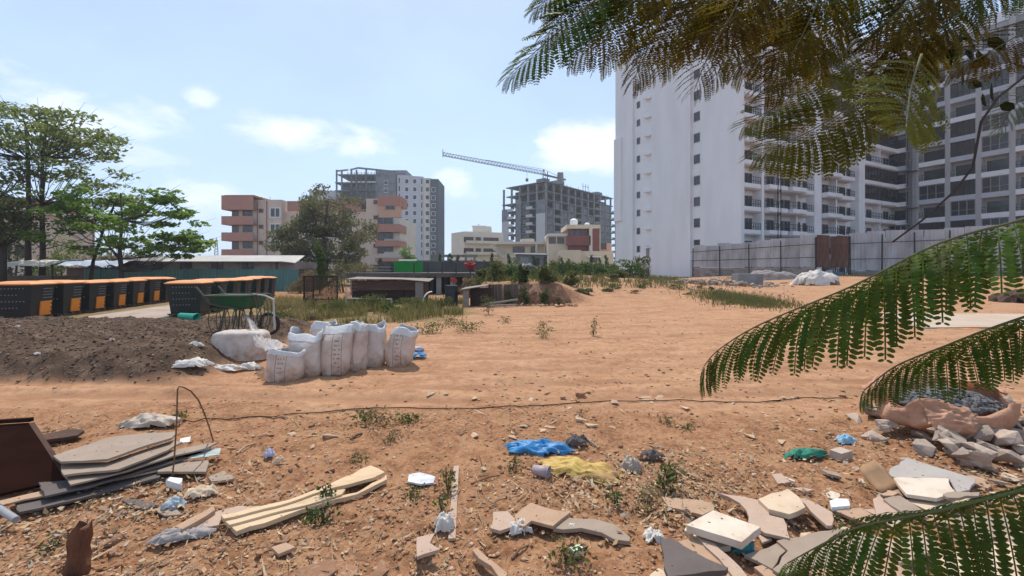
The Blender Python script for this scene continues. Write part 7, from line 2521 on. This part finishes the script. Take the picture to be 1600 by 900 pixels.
def frond(tree_o, pts, n_pairs, plen, mat, kind='a', spread=68, fold=.35, split=False, droop=1.0, wild=.0, upv=None, nl=13):
    """compound leaf: rachis through pts (world), feathers in pairs; fold lifts or drops both ranks like a roof"""
    rc_ = random.Random(int(pts[0][0] * 1000) + n_pairs)
    P = [Vector(p_) for p_ in pts]
    # smooth the rachis
    fine = []
    for i in range(len(P) - 1):
        p0, p1, p2, p3 = P[max(0, i - 1)], P[i], P[i + 1], P[min(len(P) - 1, i + 2)]
        for j in range(6):
            t_ = j / 6
            fine.append(.5 * ((2 * p1) + (p2 - p0) * t_ + (2 * p0 - 5 * p1 + 4 * p2 - p3) * t_ ** 2 + (3 * p1 - p0 - 3 * p2 + p3) * t_ ** 3))
    fine.append(P[-1])
    seg = [0]
    for i in range(1, len(fine)):
        seg.append(seg[-1] + (fine[i] - fine[i - 1]).length)
    L = seg[-1]
    nf = len(fine)
    fr = MB().tube(fine, [.0021 - .0014 * i / (nf - 1) for i in range(nf)], 6)
    base = fine[0]
    ro = fr.build('frond', RACHIS, tree_o, smooth=True)
    lib = pinnae(kind, droop=droop, nl=nl) if kind != 'big' else pinnae(kind, droop=droop, nl=nl, lw=.0057, ll=.0112)
    up0 = Vector(upv) if upv else Vector((0, 0, 1))
    jm = MB()
    for k in range(n_pairs):
        t_ = .1 + .9 * (k / (n_pairs - 1))
        sl = t_ * L
        i = max(1, min(nf - 1, next((j for j in range(nf) if seg[j] >= sl), nf - 1)))
        f_ = (sl - seg[i - 1]) / max(1e-6, seg[i] - seg[i - 1])
        p_ = fine[i - 1].lerp(fine[i], min(1, f_))
        d = (fine[i] - fine[i - 1]).normalized()
        up_ = (up0 - d * up0.dot(d)).normalized()
        sd_ = d.cross(up_)
        prof = min(1, .62 + 1.3 * t_) * (1 - .62 * max(0, (t_ - .55) / .45) ** 1.3)
        spr = R(spread - 38 * max(0, (t_ - .6) / .4) + rc_.uniform(-4, 4))
        for s_ in (-1, 1):
            xa = (d * math.cos(spr) + sd_ * s_ * math.sin(spr)).normalized()
            xa = (xa - up_ * (fold + rc_.uniform(-.08, .08) + wild * rc_.gauss(0, 1))).normalized()
            # sag in true vertical: z axis of the feather as near to world up as it can be
            zref = (up0 * .55 + Vector((0, 0, 1)) * .6).normalized()
            za = (zref - xa * zref.dot(xa))
            if za.length < .1:
                za = up_
            za.normalize()
            ya = za.cross(xa)
            sc = plen / .11 * prof * rc_.uniform(.92, 1.06)
            mt = Matrix((xa * sc, ya * sc, za * sc)).transposed().to_4x4()
            mt.translation = p_
            vi = rc_.randrange(len(lib))
            if split:
                key = (kind, vi, mat.name)
                if key not in PM_CACHE:
                    me = bpy.data.meshes.new('leaf_feather')
                    me.from_pydata(lib[vi][0], [], lib[vi][1])
                    me.materials.append(mat)
                    PM_CACHE[key] = me
                o = link('leaf_feather', PM_CACHE[key], ro)
                o.matrix_basis = mt
            else:
                jm.add([mt @ Vector(v_) for v_ in lib[vi][0]], lib[vi][1])
    if not split:
        jm.build('leaf_feathers', mat, ro)['kind'] = 'stuff'
    return ro


fol = thing('feathery_tree', 'feathery leaved branches hanging into view from a tree beside the camera', 'tree', (0, 0, 0))
# trunk stands to the right, out of view; its limbs carry the fronds
trunk_top = Vector((3.0, 1.1, 2.55))
MB().tube([(3.3, .6, -.05), (3.25, .7, 1.0), (3.05, .95, 2.0), trunk_top, (2.4, 1.25, 2.95)], [.10, .085, .07, .055, .03], 10).build('trunk', BARK, fol, smooth=True)


def A(*a):
    return [at(*p_) for p_ in a]


def limb(pts, r0, r1, mat=None):
    n = len(pts)
    return MB().tube(pts, [r0 + (r1 - r0) * i / (n - 1) for i in range(n)], 7).build('branch', mat or TWIGM, fol, smooth=True)


# --- the three big fronds reaching in from the right
frond(fol, A((1760, 285, .50), (1600, 342, .52), (1468, 380, .54), (1332, 447, .57), (1192, 505, .60), (1125, 545, .61), (1100, 572, .62)), 30, .128, FROND_G, 'big', 46, .5, True, .7, nl=16)
frond(fol, A((1800, 440, .50), (1650, 480, .52), (1551, 512, .54), (1476, 541, .55), (1400, 572, .56), (1350, 610, .57)), 25, .082, FROND_G, 'big', 48, .55, True, .75, nl=16)
frond(fol, A((1800, 715, .50), (1640, 755, .50), (1480, 795, .51), (1400, 811, .51), (1330, 828, .52), (1230, 880, .53)), 27, .122, FROND_G, 'big', 48, .5, True, .75, nl=16)
limb(A((1760, 285, .50), (1900, 250, .6)) + [Vector((1.6, .85, 1.95)), Vector((2.6, 1.05, 2.3)), trunk_top], .004, .03)
limb(A((1800, 440, .50), (1950, 410, .6)) + [Vector((1.9, .8, 1.7)), Vector((3.12, .9, 1.85))], .004, .025)
limb(A((1800, 715, .50), (1950, 700, .6)) + [Vector((1.9, .75, 1.25)), Vector((3.25, .75, 1.1))], .004, .022)
# --- canopy along the top
limb(A((860, -60, .95), (1020, -70, .95), (1180, -90, .95), (1340, -110, .95), (1550, -120, 1.0)) + [Vector((2.0, 1.15, 2.75)), Vector((2.4, 1.25, 2.95))], .004, .02)
limb(A((1330, 85, 1.05), (1380, 40, 1.0), (1430, -20, 1.0), (1500, -110, 1.0)), .003, .006)
limb(A((1290, 118, .9), (1350, 130, .95), (1400, 60, 1.0)), .003, .006)
limb(A((1395, 378, .8), (1440, 345, .8), (1490, 300, .8), (1520, 262, .8), (1533, 190, .82), (1560, 152, .85), (1600, 120, .88), (1680, 40, .95)), .0016, .0026)
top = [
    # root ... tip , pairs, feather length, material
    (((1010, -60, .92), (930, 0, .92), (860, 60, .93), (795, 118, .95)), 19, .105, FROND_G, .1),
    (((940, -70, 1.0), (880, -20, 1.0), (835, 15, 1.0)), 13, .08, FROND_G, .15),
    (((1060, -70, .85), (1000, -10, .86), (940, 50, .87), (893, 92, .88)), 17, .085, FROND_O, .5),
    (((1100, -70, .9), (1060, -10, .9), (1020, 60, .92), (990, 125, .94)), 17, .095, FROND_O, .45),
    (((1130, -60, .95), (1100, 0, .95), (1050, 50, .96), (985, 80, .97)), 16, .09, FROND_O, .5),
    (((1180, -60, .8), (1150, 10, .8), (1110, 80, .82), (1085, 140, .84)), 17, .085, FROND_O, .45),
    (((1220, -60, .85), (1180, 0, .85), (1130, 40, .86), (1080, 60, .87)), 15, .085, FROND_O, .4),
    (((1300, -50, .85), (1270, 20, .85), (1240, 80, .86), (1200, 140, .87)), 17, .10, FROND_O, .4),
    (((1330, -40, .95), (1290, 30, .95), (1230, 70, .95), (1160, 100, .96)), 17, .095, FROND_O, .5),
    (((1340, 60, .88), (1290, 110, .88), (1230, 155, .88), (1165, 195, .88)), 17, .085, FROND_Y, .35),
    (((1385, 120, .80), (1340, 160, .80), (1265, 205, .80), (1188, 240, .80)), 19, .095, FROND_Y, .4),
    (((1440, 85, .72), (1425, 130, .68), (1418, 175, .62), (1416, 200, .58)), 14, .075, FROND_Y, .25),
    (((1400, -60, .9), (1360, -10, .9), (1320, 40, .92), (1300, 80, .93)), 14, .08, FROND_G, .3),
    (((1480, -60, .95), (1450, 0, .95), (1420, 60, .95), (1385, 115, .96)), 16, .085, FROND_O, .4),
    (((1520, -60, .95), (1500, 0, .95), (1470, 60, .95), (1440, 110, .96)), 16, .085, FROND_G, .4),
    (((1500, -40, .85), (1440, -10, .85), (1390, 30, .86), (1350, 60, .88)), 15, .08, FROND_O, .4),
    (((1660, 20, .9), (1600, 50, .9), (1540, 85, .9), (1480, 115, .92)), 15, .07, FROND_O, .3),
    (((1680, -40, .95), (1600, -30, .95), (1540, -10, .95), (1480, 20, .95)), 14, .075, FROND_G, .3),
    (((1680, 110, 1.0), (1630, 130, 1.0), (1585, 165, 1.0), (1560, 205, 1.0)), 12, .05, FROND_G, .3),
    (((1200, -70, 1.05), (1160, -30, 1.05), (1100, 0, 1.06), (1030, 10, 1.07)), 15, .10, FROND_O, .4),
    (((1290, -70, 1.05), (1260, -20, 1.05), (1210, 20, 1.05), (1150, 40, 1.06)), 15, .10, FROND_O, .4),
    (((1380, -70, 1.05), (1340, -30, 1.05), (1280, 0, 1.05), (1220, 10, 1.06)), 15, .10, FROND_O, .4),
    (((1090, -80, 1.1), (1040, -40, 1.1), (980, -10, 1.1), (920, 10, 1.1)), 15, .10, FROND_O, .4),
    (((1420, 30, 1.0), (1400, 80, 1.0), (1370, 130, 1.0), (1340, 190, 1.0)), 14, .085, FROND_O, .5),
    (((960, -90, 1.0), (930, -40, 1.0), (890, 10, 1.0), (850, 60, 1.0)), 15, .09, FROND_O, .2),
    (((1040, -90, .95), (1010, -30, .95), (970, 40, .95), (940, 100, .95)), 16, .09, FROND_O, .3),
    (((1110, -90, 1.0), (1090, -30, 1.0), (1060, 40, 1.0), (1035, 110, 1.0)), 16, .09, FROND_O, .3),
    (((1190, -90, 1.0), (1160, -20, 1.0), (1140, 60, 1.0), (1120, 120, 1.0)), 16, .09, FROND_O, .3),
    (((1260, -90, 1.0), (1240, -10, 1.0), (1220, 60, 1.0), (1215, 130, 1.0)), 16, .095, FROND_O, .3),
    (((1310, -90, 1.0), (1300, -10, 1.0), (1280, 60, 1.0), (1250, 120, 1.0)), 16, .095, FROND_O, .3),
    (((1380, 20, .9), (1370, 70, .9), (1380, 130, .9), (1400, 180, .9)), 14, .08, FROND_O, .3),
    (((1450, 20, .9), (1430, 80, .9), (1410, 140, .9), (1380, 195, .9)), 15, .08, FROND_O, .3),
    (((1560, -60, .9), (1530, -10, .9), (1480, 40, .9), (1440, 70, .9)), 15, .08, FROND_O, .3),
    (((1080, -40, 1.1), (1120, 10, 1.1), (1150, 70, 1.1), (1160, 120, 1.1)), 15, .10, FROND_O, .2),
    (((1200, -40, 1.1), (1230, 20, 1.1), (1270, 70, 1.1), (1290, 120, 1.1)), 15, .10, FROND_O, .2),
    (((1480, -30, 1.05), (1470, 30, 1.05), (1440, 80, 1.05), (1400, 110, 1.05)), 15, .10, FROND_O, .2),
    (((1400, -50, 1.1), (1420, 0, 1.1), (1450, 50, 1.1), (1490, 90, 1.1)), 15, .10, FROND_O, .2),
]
for i, (pp_, n_, pl, mt, fo) in enumerate(top):
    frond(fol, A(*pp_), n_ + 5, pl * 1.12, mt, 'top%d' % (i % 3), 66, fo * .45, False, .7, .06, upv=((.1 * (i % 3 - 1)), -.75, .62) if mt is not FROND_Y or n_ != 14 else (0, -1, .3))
# a few broad dark leaves and pods on the twigs
PODM = leaf_mat('dark_broad_leaf', (0.02, 0.026, 0.008), (0.035, 0.04, 0.012), (0.04, 0.05, 0.01), .2)
for k in range(26):
    px_, py_ = random.gauss(1500, 40), random.gauss(85, 28)
    c_ = at(px_, py_, random.uniform(.95, 1.05))
    m_ = MB()
    l_, w_ = random.uniform(.03, .05), random.uniform(.015, .024)
    m_.add([(0, 0, 0), (l_ * .3, w_ * .5, -.002), (l_ * .75, w_ * .45, -.006), (l_, 0, -.012), (l_ * .75, -w_ * .45, -.006), (l_ * .3, -w_ * .5, -.002)], [(0, 1, 2, 3), (0, 3, 4, 5)])
    m_.build('broad_leaf', PODM, fol, c_, (random.uniform(-1.2, 1.2), random.uniform(0, 1.5), random.uniform(0, 6.3)))

# ------------------------------------------------------------------ thin dusty air over the plain
hz_m = bpy.data.materials.new('dusty_air')
hz_m.use_nodes = True
t = hz_m.node_tree
t.nodes.clear()
q = NB(t)
vol = q.n('ShaderNodeVolumePrincipled', {'Color': (0.86, 0.92, 1.0, 1), 'Density': 0.00065, 'Anisotropy': 0.2})
out = q.n('ShaderNodeOutputMaterial')
t.links.new(vol.outputs[0], out.inputs[1])
tag(MB().box(-420, 420, -60, 420, -1.6, 52).build('haze', hz_m), kind='stuff')
